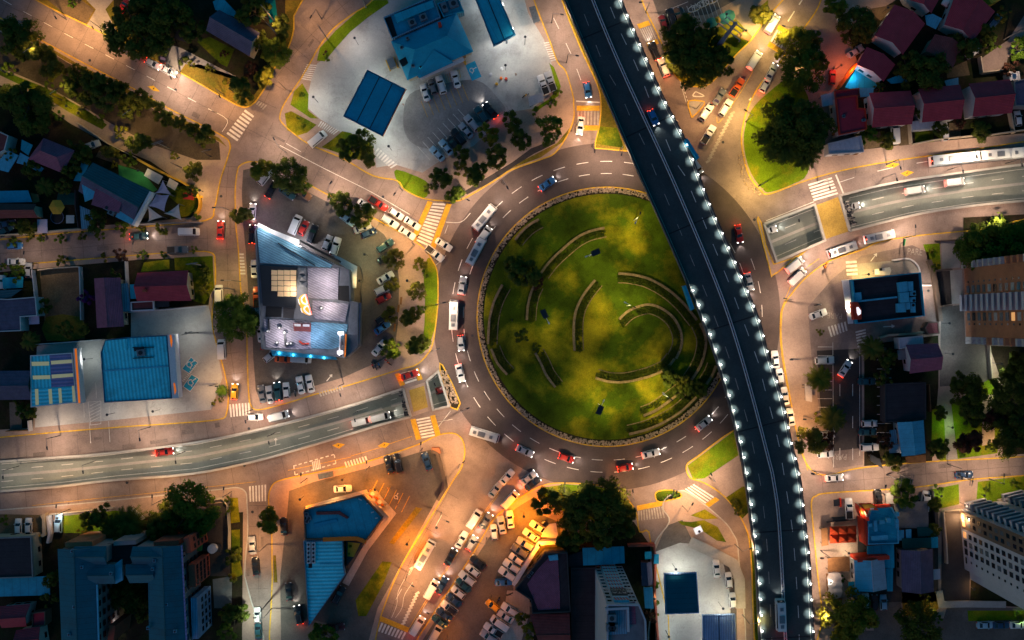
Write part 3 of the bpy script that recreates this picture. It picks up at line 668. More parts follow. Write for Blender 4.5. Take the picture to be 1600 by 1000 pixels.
for x, y in ((1084.5, 13.5), (1098, 6), (1112, 1)):
 b = MB(); w = P2((x, y)); b.flat([(w[0]+.75*cos(R(t))*cos(R(110))-1.6*sin(R(t))*sin(R(110)), w[1]+.75*cos(R(t))*sin(R(110))+1.6*sin(R(t))*cos(R(110))) for t in range(0, 360, 20)], .2, .155, 'marking', True)
 b.flat([(w[0]-.1, w[1]+.8), (w[0]+.25, w[1]-.7)], .3, .156, 'marking'); b.flat([(w[0]-.5, w[1]+.2), (w[0]+.4, w[1]+.4)], .2, .159, 'marking'); struct('bay_symbol', b)
def arrow(x, y, ln, rot, z=.16):
 b = MB(); w = P2((x, y)); c, d = cos(rot), sin(rot); T = lambda u, v: (w[0]+c*u-d*v, w[1]+d*u+c*v)
 b.flat([T(-ln/2, 0), T(ln*.2, 0)], .22, z, 'marking'); b.sheet([T(ln*.2, -.5), T(ln*.5, 0), T(ln*.2, .5)], z, 'marking'); struct('arrow_marking', b)
arrow(1389, 510, 3, R(4)); arrow(1365, 402, 2.6, R(52)); arrow(640, 893, 3, R(60), .014); arrow(1172, 160, 2.5, R(80), .014); arrow(515, 590, 2.2, R(50)); arrow(425, 693, 2, R(90), -4.0)
# ================================================================ FLYOVER
FH = 6.5
FL = q(0,0,'835,-110 880,0 940,140 987,250 1047,385 1095,500 1122,577 1145,662 1162,748 1175,850 1180,900 1185,1000 1192,1110',1)
FR = q(0,0,'925,-110 971,0 1012,95 1041,160 1074,225 1107,312 1150,410 1185,495 1200,550 1222,620 1237,690 1250,745 1258,812 1265,875 1272,1000 1280,1110',1)
FM = q(0,0,'885,-110 926,0 972,110 1037,250 1070,325 1110,420 1140,500 1170,600 1200,715 1208,750 1217,820 1227,1000 1235,1110',1)
def smy(pl, h): return smooth(PL(pl, h), 8)
fo = thing('flyover', 'long dark flyover crossing the roundabout from top to bottom with lamp-lined parapets', 'bridge', *P2((1100, 500)), 0)
def strip_between(b, A, B, n, z0, z1, mat, side):
 """deck between two polylines, matched by screen height"""
 def yx(pl, y):
  for (x0, y0), (x1, y1) in zip(pl[:-1], pl[1:]):
   if y0 >= y >= y1 or y0 <= y <= y1: return x0+(x1-x0)*(y-y0)/((y1-y0) or 1e-9)
  return pl[0][0] if abs(y-pl[0][1]) < abs(y-pl[-1][1]) else pl[-1][0]
 ys = [A[0][1]+(A[-1][1]-A[0][1])*i/n for i in range(n+1)]; o = len(b.v); mt = b.mi(mat); ms = b.mi(side)
 for y in ys:
  xa, xb = yx(A, y), yx(B, y); b.v += [(xa, y, z1), (xb, y, z1), (xb-.6, y, z0), (xa+.6, y, z0)]
 for i in range(n):
  p, r = o+4*i, o+4*i+4; b.f += [(p, r, r+1, p+1), (p+1, r+1, r+2, p+2), (p+2, r+2, r+3, p+3), (p+3, r+3, r, p)]; b.m += [mt, ms, ms, ms]
AL, AR, AM = smy(FL, FH), smy(FR, FH), smy(FM, FH)
b = MB(); strip_between(b, AL, AR, 90, FH-1.3, FH, 'deck_asphalt', 'concrete_dark'); b.build('deck', fo)
for E_, sgn in ((AL, 1), (AR, -1)):
 b = MB(); b.ribbon(offset(E_, .22*sgn), .40, FH-.3, FH+.85, 'concrete_dark'); b.ribbon(offset(E_, .22*sgn), .16, FH+.85, FH+1.12, 'metal_dark'); b.build('parapet', fo)
 b = MB(); b.flat(offset(E_, .75*sgn), .13, FH+.012, 'marking_worn'); b.build('edge_line', fo)
b = type('Dash', (), {'flat': staticmethod(lambda *a: (lambda m: (m.flat(*a), m.build('lane_dash', fo)))(MB()))})
dashes(q(0,0,'893,-25 910,15 942,97 966,140 984,180 1004,220 1020,260 1054,340 1089,425 1104,462 1135,547 1160,630 1171,672 1180,715 1190,770 1199,860 1206,1000',1), 3, 5, .13, 'marking_worn', FH+.012, FH, b)
dashes(q(0,0,'935,-30 952,7 967,45 984,80 1002,122 1017,160 1052,245 1072,280 1106,362 1139,442 1155,485 1170,525 1184,565 1195,607 1216,690 1231,780 1237,820 1241,860 1247,950 1249,1005',1), 3, 4, .15, 'marking', FH+.012, FH, b)
rs = resample(AM, 21.0)
for x, y, a in rs:
 b = MB(); b.box(x, y, 0, FH-2.4, 1.6, 3.2, a, 'concrete'); b.box(x, y, FH-2.4, FH-1.28, 1.8, 9.5, a, 'concrete'); b.build('pier', fo)
for x, y, a in resample(AM, 26): b = MB(); b.box(x, y, FH+.002, FH+.02, .3, 12.2, a, 'black'); b.build('expansion_joint', fo)
md = thing('median_barrier', 'narrow pale central barrier with orange reflectors along the flyover', 'barrier', *P2((1100, 500)), FH)
for sgn in (-1, 1):
 b = MB(); b.ribbon(offset(AM, .26*sgn), .13, FH, FH+.55, 'trim_white'); b.build('rail', md)
b = MB(); c2 = MB()
for i, (x, y, a) in enumerate(resample(AM, 1.3)):
 b.box(x, y, FH+.001, FH+.42, .45, .38, a, 'metal_blue')
 if i % 2 == 0: c2.box(x, y, FH+.42, FH+.56, .16, .16, a, 'trim_orange')
b.build('post', md)['kind'] = 'stuff'; c2.build('reflector', md)['kind'] = 'stuff'
for s_, lab in (('1067,447 1071,446 1084,482 1080,485', 'long blue road sign panel hung on the left side of the flyover above the lawn'), ('1069,219 1073,217 1092,247 1088,250', 'blue road sign panel hung on the right side of the flyover near the top')):
 p = PL(px(s_), 8); w = thing('road_sign', lab, 'sign', p[0][0], p[0][1], 5.2)
 b = MB(); b.prism(p, 6.2, 8.9, 'bay_blue'); b.build('sign_panel', w)
 b = MB(); m = Vector(p[0]).lerp(Vector(p[2]), .5); b.tube((*p[0], 5.4), (*p[0], 8.8), .08); b.build('bracket', w); b = MB(); b.tube((*p[2], 5.4), (*p[2], 8.8), .08); b.build('bracket', w)
def parapet_lamp():
 r = thing('parapet_lamp', '', 'lamp'); b = MB(); b.cyl(0, 0, 0, 1.1, .06, .05, 6, 'metal_grey'); b.tube((0, 0, 1.05), (0, .55, 1.2), .045); b.build('post', r)
 b = MB(); b.box(0, .62, 1.1, 1.2, .32, .28, 0, 'lamp_white'); b.build('lamp_head', r)
 light('lamp_light', 0, .8, 1.0, 400, (.90, 1.0, .96), r, 'SPOT', .12, 84, 1.0); return r
PLAMP = None; NL = [0, 0]
def ordinal(n): return '%d%s' % (n, 'th' if 10 <= n % 100 <= 20 else {1: 'st', 2: 'nd', 3: 'rd'}.get(n % 10, 'th'))
for k, (E_, sgn, nm, ylo) in enumerate(((AR, 1, 'right', -12), (AL, -1, 'left', 436))):
 for x, y, a in resample(E_, 24.6*S*(H-FH)/H):
  py = 500-y/(S*(H-8)/H)
  if py < ylo or py > 1012: continue
  NL[k] += 1
  if PLAMP is None: r = PLAMP = parapet_lamp()
  else: r = copy_tree(PLAMP)
  r.location = (x, y, FH+.85); r.rotation_euler = (0, 0, a+(pi if sgn > 0 else 0)+ (0))
  tag(r, 'small white lamp glowing on the %s parapet of the flyover, %s from the top' % (nm, ordinal(NL[k])), 'lamp', 'lamps along the flyover parapets')
# ================================================================ STREET LAMPS
WARM = (1.0, .55, .23); PINK = (1.0, .71, .49); WHITE = (1.0, .96, .86); ORNG = (1.0, .27, .004); GREEN = (.85, 1.0, .45); YEL = (1.0, .68, .22); COLD = (.78, .9, 1.0)
def street_lamp(x, y, ang, label, power=2600, col=WARM, h=8.0, arm=2.2, spot=150, name='street_lamp', glow='lamp_warm', z=.12, double=False):
 w = P2((x, y)); a = R(ang); r = thing(name, label, 'street lamp', w[0], w[1], z, a, 'street lamps')
 c, d = cos(a), sin(a); b = MB(); b.cyl(w[0], w[1], z, z+h, .11, .06, 6, 'metal_dark'); b.build('pole', r)
 for sg in ((1, -1) if double else (1,)):
  e = (w[0]+sg*arm*c, w[1]+sg*arm*d)
  b = MB(); b.tube((*w, z+h-.3), (*e, z+h+.15), .05); b.build('arm', r)
  b = MB(); b.box(e[0], e[1], z+h+.06, z+h+.2, .85, .32, a, 'metal_dark'); hd = b.build('lamp_head', r)
  b = MB(); b.box(e[0], e[1], z+h+.02, z+h+.06, .6, .22, a, glow)
  ln = b.build('lens', r); ln.parent = r
  light('lamp_light', e[0], e[1], z+h-.15, power, col, r, 'SPOT', .25, spot, .8)
 return r
LAMPS = [
 # x, y, arm, label, power, colour
 (104,31,-62,'street lamp on the upper kerb of the northwest road by the bare corner plot',3600,WARM),
 (160,46,-62,'street lamp on the northwest road beside the big dark tree',3800,WARM),
 (278,122,-62,'street lamp on the northwest road by the small yellow trees',4800,PINK),
 (352,150,-62,'street lamp on the northwest road just before the side street corner',2800,WARM),
 (925,231,-90,'added street lamp at the foot of the left ramp above the roundabout',3000,PINK),  # lamp added to brighten the upper ring road
 (968,236,-100,'added street lamp on the grass wedge left of the flyover',2600,PINK),  # second lamp added for the dim upper ring lanes
 (1042,772,80,'added street lamp on the tiny bushy islet below the roundabout',2600,PINK),  # lamp added to lift the dark lower side of the ring
 (447,238,120,'street lamp on the lower kerb of the northwest road below the round lawn',2600,PINK),
 (520,304,62,'street lamp on the kerb above the pair of dark trees of the retail block',3000,PINK),
 (629,298,-120,'street lamp on the triangular lawn of the north service station',3400,PINK),
 (648,383,45,'street lamp on the corner pavement by the queue of cars at the crossing',3000,WARM),
 (600,352,-120,'lamp over the retail car park behind the white cars in the queue',1600,YEL),
 (420,40,-20,'street lamp in the bend of the upper side street',1900,WARM),
 (503,30,-120,'twin-arm lamp beside the long green strip of the side street',1700,WARM),
 (447,140,160,'street lamp at the top left entrance of the service station',2000,WARM),
 (862,36,-10,'street lamp by the station exit on the ramp beside the flyover',2700,PINK),
 (885,98,-10,'street lamp halfway down the ramp left of the flyover',2200,PINK),
 (893,205,30,'street lamp where the left ramp meets the roundabout',2300,WARM),
 (786,288,-60,'street lamp on the yellow verge at the top of the roundabout',2800,PINK),
 (722,312,-30,'street lamp by the crossing at the upper left of the roundabout',2800,PINK),
 (684,476,10,'street lamp on the green strip along the left of the roundabout',2500,PINK),
 (676,548,20,'street lamp under the trees at the lower left of the roundabout',2500,PINK),
 (722,640,30,'street lamp by the pale rock bed at the end of the sunken road',3000,PINK),
 (718,725,50,'street lamp on the triangular pavement at the southeast avenue corner',3200,WARM),
 (880,760,90,'street lamp on the lawn below the roundabout',3000,PINK),
 (985,772,100,'street lamp at the alley mouth below the roundabout',2300,WARM),
 (1108,745,120,'street lamp on the small green patch right of the roundabout bottom',2800,PINK),
 (1066,790,60,'street lamp beside the crossing on the lower right ramp',3000,WARM),
 (1148,850,20,'street lamp on the lower right ramp beside the station lot',2000,WARM),
 (1160,960,10,'street lamp on the right ramp at the bottom edge',1800,YEL),
 (95,680,-80,'curved street lamp on the pavement left of the blue-roofed shops',2664,PINK),
 (235,667,-80,'curved street lamp on the pavement below the wide blue roof',2664,PINK),
 (395,640,-80,'street lamp on the corner pavement below the white parked cars',2516,PINK),
 (537,600,-75,'street lamp beside the small worn crossing of the retail block',2516,PINK),
 (110,795,85,'street lamp on the pavement above the garden with the palm',2220,WARM),
 (255,780,85,'street lamp on the pavement above the large green tree',2220,WARM),
 (362,768,80,'street lamp at the corner below the long sunken road',2072,WARM),
 (480,747,85,'street lamp on the pavement by the small bus shelter',2220,WARM),
 (578,728,80,'street lamp on the pavement above the black parked cars',2220,WARM),
 (660,700,80,'street lamp on the pavement by the parked blue car',2220,WARM),
 (363,330,180,'street lamp at the junction by the curved yellow wall',1800,WARM),
 (376,440,180,'street lamp on the left street beside the retail building',1500,YEL),
 (340,600,0,'street lamp by the white van at the left station corner',2000,WARM),
 (225,397,80,'street lamp on the small left street by the round bushes',900,PINK),
 (60,412,80,'street lamp on the small left street near the photo edge',800,PINK),
 (418,850,180,'street lamp on the lower left street beside the yellow tree',2600,WARM),
 (425,950,180,'cold street lamp at the bottom of the lower left street',2600,(.85,1.0,.85)),
 (690,800,-20,'street lamp on the strip left of the southeast avenue',3800,WARM),
 (638,895,-30,'street lamp on the southeast avenue above the lower crossing',4200,WARM),
 (760,840,160,'street lamp on the kerb between avenue and orange car park',2000,WARM),
 (685,950,150,'street lamp on the kerb at the low end of the orange car park',700,ORNG),
 (1008,20,180,'street lamp by the faded crossing right of the flyover top',2800,PINK),
 (1046,112,180,'street lamp on the pavement beside the two queuing cars',2000,WARM),
 (1088,170,-20,'street lamp on the tiny yellow-edged traffic island',2600,WARM),
 (1165,190,150,'street lamp on the left tip of the palm lawn',4200,YEL),
 (1200,40,-150,'street lamp at the upper right junction by the pylon lawn',3600,YEL),
 (1224,58,170,'street lamp at the crossing above the tall lit trees',3600,YEL),
 (1186,290,-150,'street lamp on the lower left kerb of the palm lawn',4600,YEL),
 (1278,287,-80,'added lamp beside the bold white crossing at right',3800,PINK),  # invented lamp, lights the road at this crossing
 (1385,257,-80,'street lamp on the pink pavement below the second red roof',3800,PINK),
 (1500,240,-80,'street lamp on the pink pavement below the fourth red roof',3400,PINK),
 (1411,372,95,'street lamp on the pavement by the painted stop word',3400,PINK),
 (1538,357,95,'street lamp by the hedge of the brick tower',3000,PINK),
 (1286,414,110,'street lamp beside the red notice on the curved pavement',3800,PINK),
 (1226,470,170,'street lamp on the inner kerb of the road right of the flyover',3400,PINK),
 (1236,560,180,'street lamp on the kerb facing the first row of parked white cars',2800,PINK),
 (1256,650,180,'street lamp on the kerb beside the bus shelter and palm',2600,WARM),
 (1268,735,170,'street lamp at the corner right of the flyover',4200,PINK),
 (1282,860,180,'street lamp on the kerb beside the orange marquee',4200,PINK),
 (1288,950,180,'street lamp on the kerb by the large yellow-green tree',3200,PINK),
 (1366,765,95,'street lamp on the right cross street above the restaurant kiosk',3600,PINK),
 (1545,748,95,'street lamp on the right cross street near the white tower',2200,PINK),
 (1480,725,-90,'street lamp on the right cross street below the garden path',1600,PINK),
 (1575,90,200,'street lamp on the concrete driveway of the red-roofed houses',1500,PINK),
 (60,95,30,'dim lamp on the paved strip below the dark trees at upper left',700,WARM),
 (210,190,30,'dim lamp on the paved strip behind the row of dark trees',500,WARM),
 (330,245,10,'dim lamp at the corner of the paved strip',600,WARM),
 (20,118,-30,'dim lamp at the left edge of the paved strip',900,YEL),
 (100,158,30,'dim lamp above the narrow footpath',800,YEL),
 (200,222,30,'dim lamp by the lit shrubs of the footpath',900,YEL),
 (284,262,30,'dim lamp beside the play yard fence',900,YEL),
]
LSPEC = {}
for x, y, a, lab, p, col in LAMPS: street_lamp(x, y, a, lab, p, col)
def deep_lamp(x, y, ang, lab, power, col): street_lamp(x, y, ang, lab, power, col, h=8, arm=1.6)
for x, y, a, lab in ((560,642,-75,'lamp on the wall above the left sunken road near its bridge'), (430,676,-75,'lamp on the wall above the middle of the left sunken road'), (290,705,-80,'lamp on the wall above the left sunken road by the red-lit car'), (150,720,-80,'lamp on the wall above the far end of the left sunken road'), (30,728,-85,'lamp on the wall above the left sunken road at the photo edge'),
      (1380,278,-80,'lamp on the wall above the right sunken road near its bridge'), (1480,266,-80,'lamp on the wall above the right sunken road beneath the long white bus'), (1570,256,-85,'lamp on the wall above the right sunken road at the photo edge'), (1232,340,-80,'lamp on the wall above the short sunken opening by the flyover'), (680,588,-70,'added lamp on the parapet of the small triangular opening')):  # the triangular opening's lamp is added to light its dark interior
 deep_lamp(x, y, a, lab, 950, (1.0, .97, .84) if 'edge' not in lab and 'far' not in lab else (1.0, .8, .55))
def flood(x, y, h, power, col, label, name='floodlight', glow='lamp_white', z=.12, head=.35):
 w = P2((x, y)); r = thing(name, label, 'lamp', w[0], w[1], z, 0, None); b = MB(); b.cyl(w[0], w[1], z, z+h, .07, .05, 6, 'metal_dark'); b.build('pole', r)
 b = MB(); b.cyl(w[0], w[1], z+h, z+h+.12, head, head*.7, 8, 'metal_dark'); b.build('lamp_head', r); b = MB(); b.cyl(w[0], w[1], z+h-.05, z+h, head*.8, None, 8, glow); b.build('lens', r); light('lamp_light', w[0], w[1], z+h-.15, power, col, r, 'SPOT', .3, 165, .5); return r
FLOODS = [
 (497,160,6,759,WHITE,'floodlight at the left edge of the north forecourt'), (560,70,6,570,(1,.93,.88),'floodlight in the upper left of the north forecourt'),
 (612,235,6,657,WHITE,'floodlight below the square blue canopy of the north station'), (820,70,7,1141,WHITE,'floodlight at the right of the north forecourt'),
 (790,110,5,273,WHITE,'floodlight by the coloured markers of the north forecourt'), (660,112,5,142,(1,.95,.7),'floodlight beside the air pump box of the north shop'),
 (303,520,6,475,WHITE,'floodlight at the top right of the left forecourt'), (145,560,5,310,(.93,1,.95),'floodlight between the two blue roofs at left'), (250,640,5,256,(1,.95,.8),'floodlight at the lower edge of the left forecourt'), (180,645,5,164,(1,.9,.75),'floodlight below the left blue roof'),
 (1050,880,6,657,(1,.97,.82),'floodlight above the small square canopy of the south station'), (1122,940,6,548,(1,.97,.8),'floodlight right of the small square canopy'), (1040,985,5,310,(.9,1,.95),'floodlight at the bottom left of the south forecourt'),
 (818,800,6,7737,ORNG,'orange floodlight at the top of the orange car park'), (842,845,5,4320,ORNG,'orange floodlight beside the orange lit wall'), (768,930,7,792,ORNG,'orange floodlight in the middle of the orange car park'), (700,990,6,897,ORNG,'orange floodlight at the bottom of the orange car park'),
 (590,760,5,2340,ORNG,'orange floodlight beside the terrace tables'), (640,842,6,5616,ORNG,'orange floodlight on the strip by the wedge building'), (475,775,5,2880,ORNG,'orange floodlight at the top left of the wedge building'), (540,745,5,1980,ORNG,'orange floodlight above the wedge building car park'),
 (640,440,6,975,YEL,'yellow floodlight on the retail plaza by the green strip'), (625,540,6,675,YEL,'yellow floodlight on the retail plaza by the motorcycles'), (575,400,6,525,(.7,1,.6),'greenish floodlight in the retail car park'), (566,440,5,525,YEL,'yellow floodlight by the right wall of the retail building'),
 (1346,430,5,2400,YEL,'yellow floodlight at the top of the drive-in restaurant'), (1318,480,4,1920,(1,.8,.5),'floodlight at the left awning of the drive-in restaurant'), (1440,455,4,1120,(1,.85,.7),'floodlight on the lane right of the drive-in restaurant'),
 (1470,505,5,550,(.62,.85,1),'cold blue floodlight on the low wall below the drive-in restaurant'), (1475,552,5,450,(.85,.95,1),'white floodlight at the corner of the mauve-roofed house'), (1550,567,5,700,(.9,1,.8),'white floodlight at the corner of the dark garden'),
 (1562,612,3,650,(.95,1,.55),'bright garden lamp at the top of the pale garden path'), (1480,666,3,250,(.6,1,.3),'green garden lamp on the dark lawn'), (1543,690,3,450,YEL,'garden lamp at the lower end of the pale garden path'),
 (1410,430,3,150,WHITE,'small lamp beside the painted stop word'), (1320,860,3,450,(1,.85,.55),'lamp in the courtyard behind the orange marquee'), (1292,905,3,121,(1,.92,.8),'lamp beside the terrace umbrellas'), (1350,815,4,350,YEL,'yellow lamp beside the red signboard of the kiosk'),
 (1500,785,3,450,(1,.6,.35),'lamp at the entrance path of the white tower'), (1516,917,2,80,(1,.5,.1),'small amber lamp at the ramp of the white tower'), (1532,772,2,110,YEL,'garden lamp on the lawn above the white tower'), (1590,966,2,250,(.6,1,.3),'green lamp under the bush at the lower right'),
 (1445,945,4,350,YEL,'lamp on the dry yard right of the parked red car'), (1463,772,3,130,(.9,1,.6),'lamp on the lawn at the left of the tower path'),
 (98,806,3,250,(.8,.9,1),'cold lamp beside the parked car in the garden'), (167,818,3,210,(.9,.95,1),'white lamp among the palms in the garden'), (192,968,5,210,(1,.95,.9),'bright lamp in the courtyard of the slate-roofed flats'),
 (1306,108,4,210,(1,.16,.04),'red lamp at the end of the orange sign wall'), (1378,20,4,250,WARM,'lamp on the bare earth plot among red roofs'), (1245,100,2,375,YEL,'lamp under the tall lit trees by the crossing'),
 (225,270,4,190,(1,.8,.35),'lamp over the small green playground'), (318,300,3,250,YEL,'lamp by the curved yellow wall'), (112,170,3,150,YEL,'lamp at the garden gate of the footpath'),
 (1020,930,3,68,(.6,1,.4),'green lamp at the hedge of the south station'), (1088,825,4,81,COLD,'cold floodlight over the white notice board'), (1130,30,4,33,(1,.9,.55),'lamp by the round parasols near the pylon'),
 (1160,55,4,450,(1,.95,.4),'lamp at the foot of the pylon lawn'), (905,560,.5,0,WHITE,''), (935,325,.5,0,WHITE,''),
 (948,1010,5,450,(1,.35,.2),'reddish lamp below the dark courtyard at the bottom edge'),
]
for f in FLOODS:
 if f[5]: flood(*f)
# lawn floodlights on the island: short posts with a tilted panel
for i, (x, y, ex, ey, pw, lab) in enumerate(((920,401,14,6,1500,'solar lamp post with a dark panel at the top left of the island lawn'), (851,496,-6,12,550,'solar lamp post with a dark panel at the left of the island lawn'), (934,630,-6,-14,2300,'solar lamp post with a dark panel at the bottom of the island lawn'), (1035,616,10,-8,2600,'tall lamp post with a red band at the lower right of the island lawn'), (990,345,4,8,2300,'slim lamp post near the top right of the island lawn'), (978,478,8,-4,2800,'slim lamp post at the head of the island spiral'))):
 w = P2((x, y)); z = mound(*w); r = thing('solar_lamp', lab, 'lamp', w[0], w[1], z-.1, 0, 'lamp posts on the island lawn'); b = MB(); b.cyl(*w, z-.1, z+9, .09, .06, 6, 'trim_white'); b.build('pole', r)
 d = Vector((ex, ey)).normalized()*.9; b = MB(); b.box(w[0]+d.x, w[1]+d.y, z+9, z+9.1, 2.2 if 'solar' in lab else .8, 1.3 if 'solar' in lab else .3, atan2(d.y, d.x), 'metal_dark'); b.build('solar_panel', r)
 b = MB(); b.tube((*w, z+8.6), (w[0]-1.6*d.x, w[1]-1.6*d.y, z+8.8), .06, mat='trim_white'); b.box(w[0]-1.7*d.x, w[1]-1.7*d.y, z+8.75, z+8.85, .6, .3, atan2(d.y, d.x), 'trim_white'); b.build('lamp_arm', r)
 light('lamp_light', w[0]-1.7*d.x, w[1]-1.7*d.y, z+8.5, pw, (1.0, .82, .26), r, 'SPOT', .3, 150, .9)
# ================================================================ TREES
def leafmat(name, col, col2):
 m = bpy.data.materials.new(name); m.use_nodes = True; nt = m.node_tree; N = nt.nodes; L = nt.links; b = N['Principled BSDF']; b.inputs['Roughness'].default_value = .7; b.inputs['Specular IOR Level'].default_value = .15
 g = N.new('ShaderNodeNewGeometry'); n = N.new('ShaderNodeTexNoise'); n.inputs['Scale'].default_value = .9; n.inputs['Detail'].default_value = 4; L.new(g.outputs['Position'], n.inputs['Vector'])
 mx = N.new('ShaderNodeMix'); mx.data_type = 'RGBA'; r = N.new('ShaderNodeMapRange'); L.new(n.outputs[0], r.inputs[0]); r.inputs[1].default_value = .35; r.inputs[2].default_value = .65
 L.new(r.outputs[0], mx.inputs[0]); mx.inputs[6].default_value = (*col, 1); mx.inputs[7].default_value = (*col2, 1); L.new(mx.outputs[2], b.inputs['Base Color'])
 t = N.new('ShaderNodeBsdfTranslucent'); L.new(mx.outputs[2], t.inputs['Color']); ms = N.new('ShaderNodeMixShader'); ms.inputs[0].default_value = .3
 L.new(b.outputs[0], ms.inputs[1]); L.new(t.outputs[0], ms.inputs[2]); L.new(ms.outputs[0], N['Material Output'].inputs['Surface']); MATS[name] = m
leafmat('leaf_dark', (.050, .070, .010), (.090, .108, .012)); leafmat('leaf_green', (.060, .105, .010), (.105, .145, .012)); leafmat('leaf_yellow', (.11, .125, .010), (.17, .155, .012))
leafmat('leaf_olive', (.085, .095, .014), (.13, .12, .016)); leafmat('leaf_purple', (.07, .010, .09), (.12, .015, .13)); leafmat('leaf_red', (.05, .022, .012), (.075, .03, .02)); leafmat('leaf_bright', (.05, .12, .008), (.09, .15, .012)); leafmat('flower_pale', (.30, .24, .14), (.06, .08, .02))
M('bark', (.085, .060, .042), var=.3, scale=1.5)
def trunk_mb(h, r, spread, rnd, base=0):
 b = MB(); b.tube((0, 0, base), (0, 0, h*.55), r, r*.7, 7, 'bark')
 for k in range(5):
  a = 2*pi*k/5+rnd.random(); s = spread*rnd.uniform(.45, .75)
  b.tube((0, 0, h*rnd.uniform(.35, .55)), (s*cos(a), s*sin(a), h*rnd.uniform(.7, .9)), r*.45, r*.12, 5, 'bark')
 return b
def crown_mb(Rr, h, nc, nl, ls, rnd, mat, low=.35, spiky=False):
 """leaf clumps spread through the crown; every leaf is a small quad"""
 b = MB(); mt = b.mi(mat); cl = []
 for k in range(nc):
  a = rnd.random()*2*pi; r = Rr*math.sqrt(rnd.random())*(.86 if Rr > 5 else .75); zz = h*(low+(1-low)*rnd.random()*(1-.55*(r/Rr)**2))
  cl.append((r*cos(a), r*sin(a), zz, Rr*rnd.uniform(.14, .30)))
 for i in range(nl):
  cx, cy, cz, cr = cl[rnd.randrange(nc)]
  u = Vector((rnd.gauss(0, 1), rnd.gauss(0, 1), rnd.gauss(0, .8)+.25)).normalized()*cr*rnd.uniform(.45, 1.05)
  p = Vector((cx, cy, cz))+u; n = (u.normalized()+Vector((rnd.uniform(-.6, .6), rnd.uniform(-.6, .6), rnd.uniform(0, .9)))).normalized()
  t = n.orthogonal().normalized(); t.rotate(Matrix.Rotation(rnd.random()*6.28, 3, n)); w = n.cross(t); s = ls*rnd.uniform(.6, 1.3); o = len(b.v)
  e = s*(.35 if spiky else .6)
  b.v += [tuple(p-t*s), tuple(p+w*e-n*s*.15), tuple(p+t*s), tuple(p-w*e-n*s*.15)]; b.f.append((o, o+1, o+2, o+3)); b.m.append(mt)
 return b
KIND = {  # radius, height, clumps, leaves, leaf size, low
 'big': (7.0, 10.0, 50, 6500, .36, .35), 'mid': (4.0, 7.5, 28, 3600, .29, .35), 'small': (2.2, 4.5, 14, 1100, .22, .3), 'bush': (1.2, 1.6, 8, 420, .17, .1), 'spiky': (5.5, 9.0, 34, 4200, .50, .3), 'airy': (4.0, 7.0, 20, 2000, .28, .4)}
PROTO = {}
def tree_proto(kind, mat, var):
 key = (kind, mat, var)
 if key in PROTO: return copy_tree(PROTO[key])
 rnd = random.Random(hash((kind, var)) & 0xffff if False else sum(map(ord, kind))*31+var*7)
 nm = {'bush': 'shrub', 'palm': 'palm_tree'}.get(kind, 'tree'); r = thing(nm, '', 'tree')
 if kind == 'palm':
  b = MB(); b.tube((0, 0, 0), (.15, .1, 4.2), .30, .22, 8, 'bark'); b.build('trunk', r); b = MB(); mt = b.mi(mat)
  for k in range(34):
   a = 2*pi*k/34*1.0+rnd.uniform(-.1, .1); up = rnd.uniform(-.15, .95); Ln = rnd.uniform(3.0, 3.9); prev = None
   for j in range(11):
    t = j/10; x = Ln*t*cos(up*.6); z = 4.3+Ln*(math.sin(up)*t*.9-.55*t*t); p = Vector((.15+x*cos(a), .1+x*sin(a), z))
    if prev is not None:
     d = (p-prev).normalized(); sd = Vector((-sin(a), cos(a), 0)); ll = .75*(1-t*.6)
     for sg in (-1, 1):
      for f in (0, .5):
       o = len(b.v); q0 = prev.lerp(p, f); b.v += [tuple(q0), tuple(q0+d*.16), tuple(q0+d*.5+sd*sg*ll+Vector((0, 0, -.12))), tuple(q0+d*.38+sd*sg*ll+Vector((0, 0, -.12)))]; b.f.append((o, o+1, o+2, o+3)); b.m.append(mt)
     o = len(b.v); b.v += [tuple(prev-sd*.05), tuple(prev+sd*.05), tuple(p+sd*.04), tuple(p-sd*.04)]; b.f.append((o, o+1, o+2, o+3)); b.m.append(mt)
    prev = p
  b.build('fronds', r)
 else:
  Rr, h, nc, nl, ls, low = KIND[kind]
  trunk_mb(h, .06*Rr if kind != 'bush' else .05, Rr, rnd).build('trunk' if kind != 'bush' else 'stem', r)
  crown_mb(Rr, h, nc, nl, ls, rnd, mat, low, kind == 'spiky').build('crown' if kind != 'bush' else 'foliage', r)
 PROTO[key] = r; return r
def tree(x, y, rpx, kind, mat, label, var=None, z=.12, group=None):
 """x, y: crown centre in the photo; rpx: crown radius in photo pixels"""
 k0 = 3.7 if kind == 'palm' else KIND[kind][0]; hh = 4.3 if kind == 'palm' else KIND[kind][1]
 s = rpx*S*1.16/k0; w = P2((x, y), hh*s*.75); r = tree_proto(kind, mat, random.randrange(3) if var is None else var)
 r.location = (w[0], w[1], z); r.rotation_euler = (0, 0, random.random()*6.28); r.scale = (s, s, s*random.uniform(.85, 1.05))
 tag(r, label, 'shrub' if kind == 'bush' else 'palm' if kind == 'palm' else 'tree', group); return r
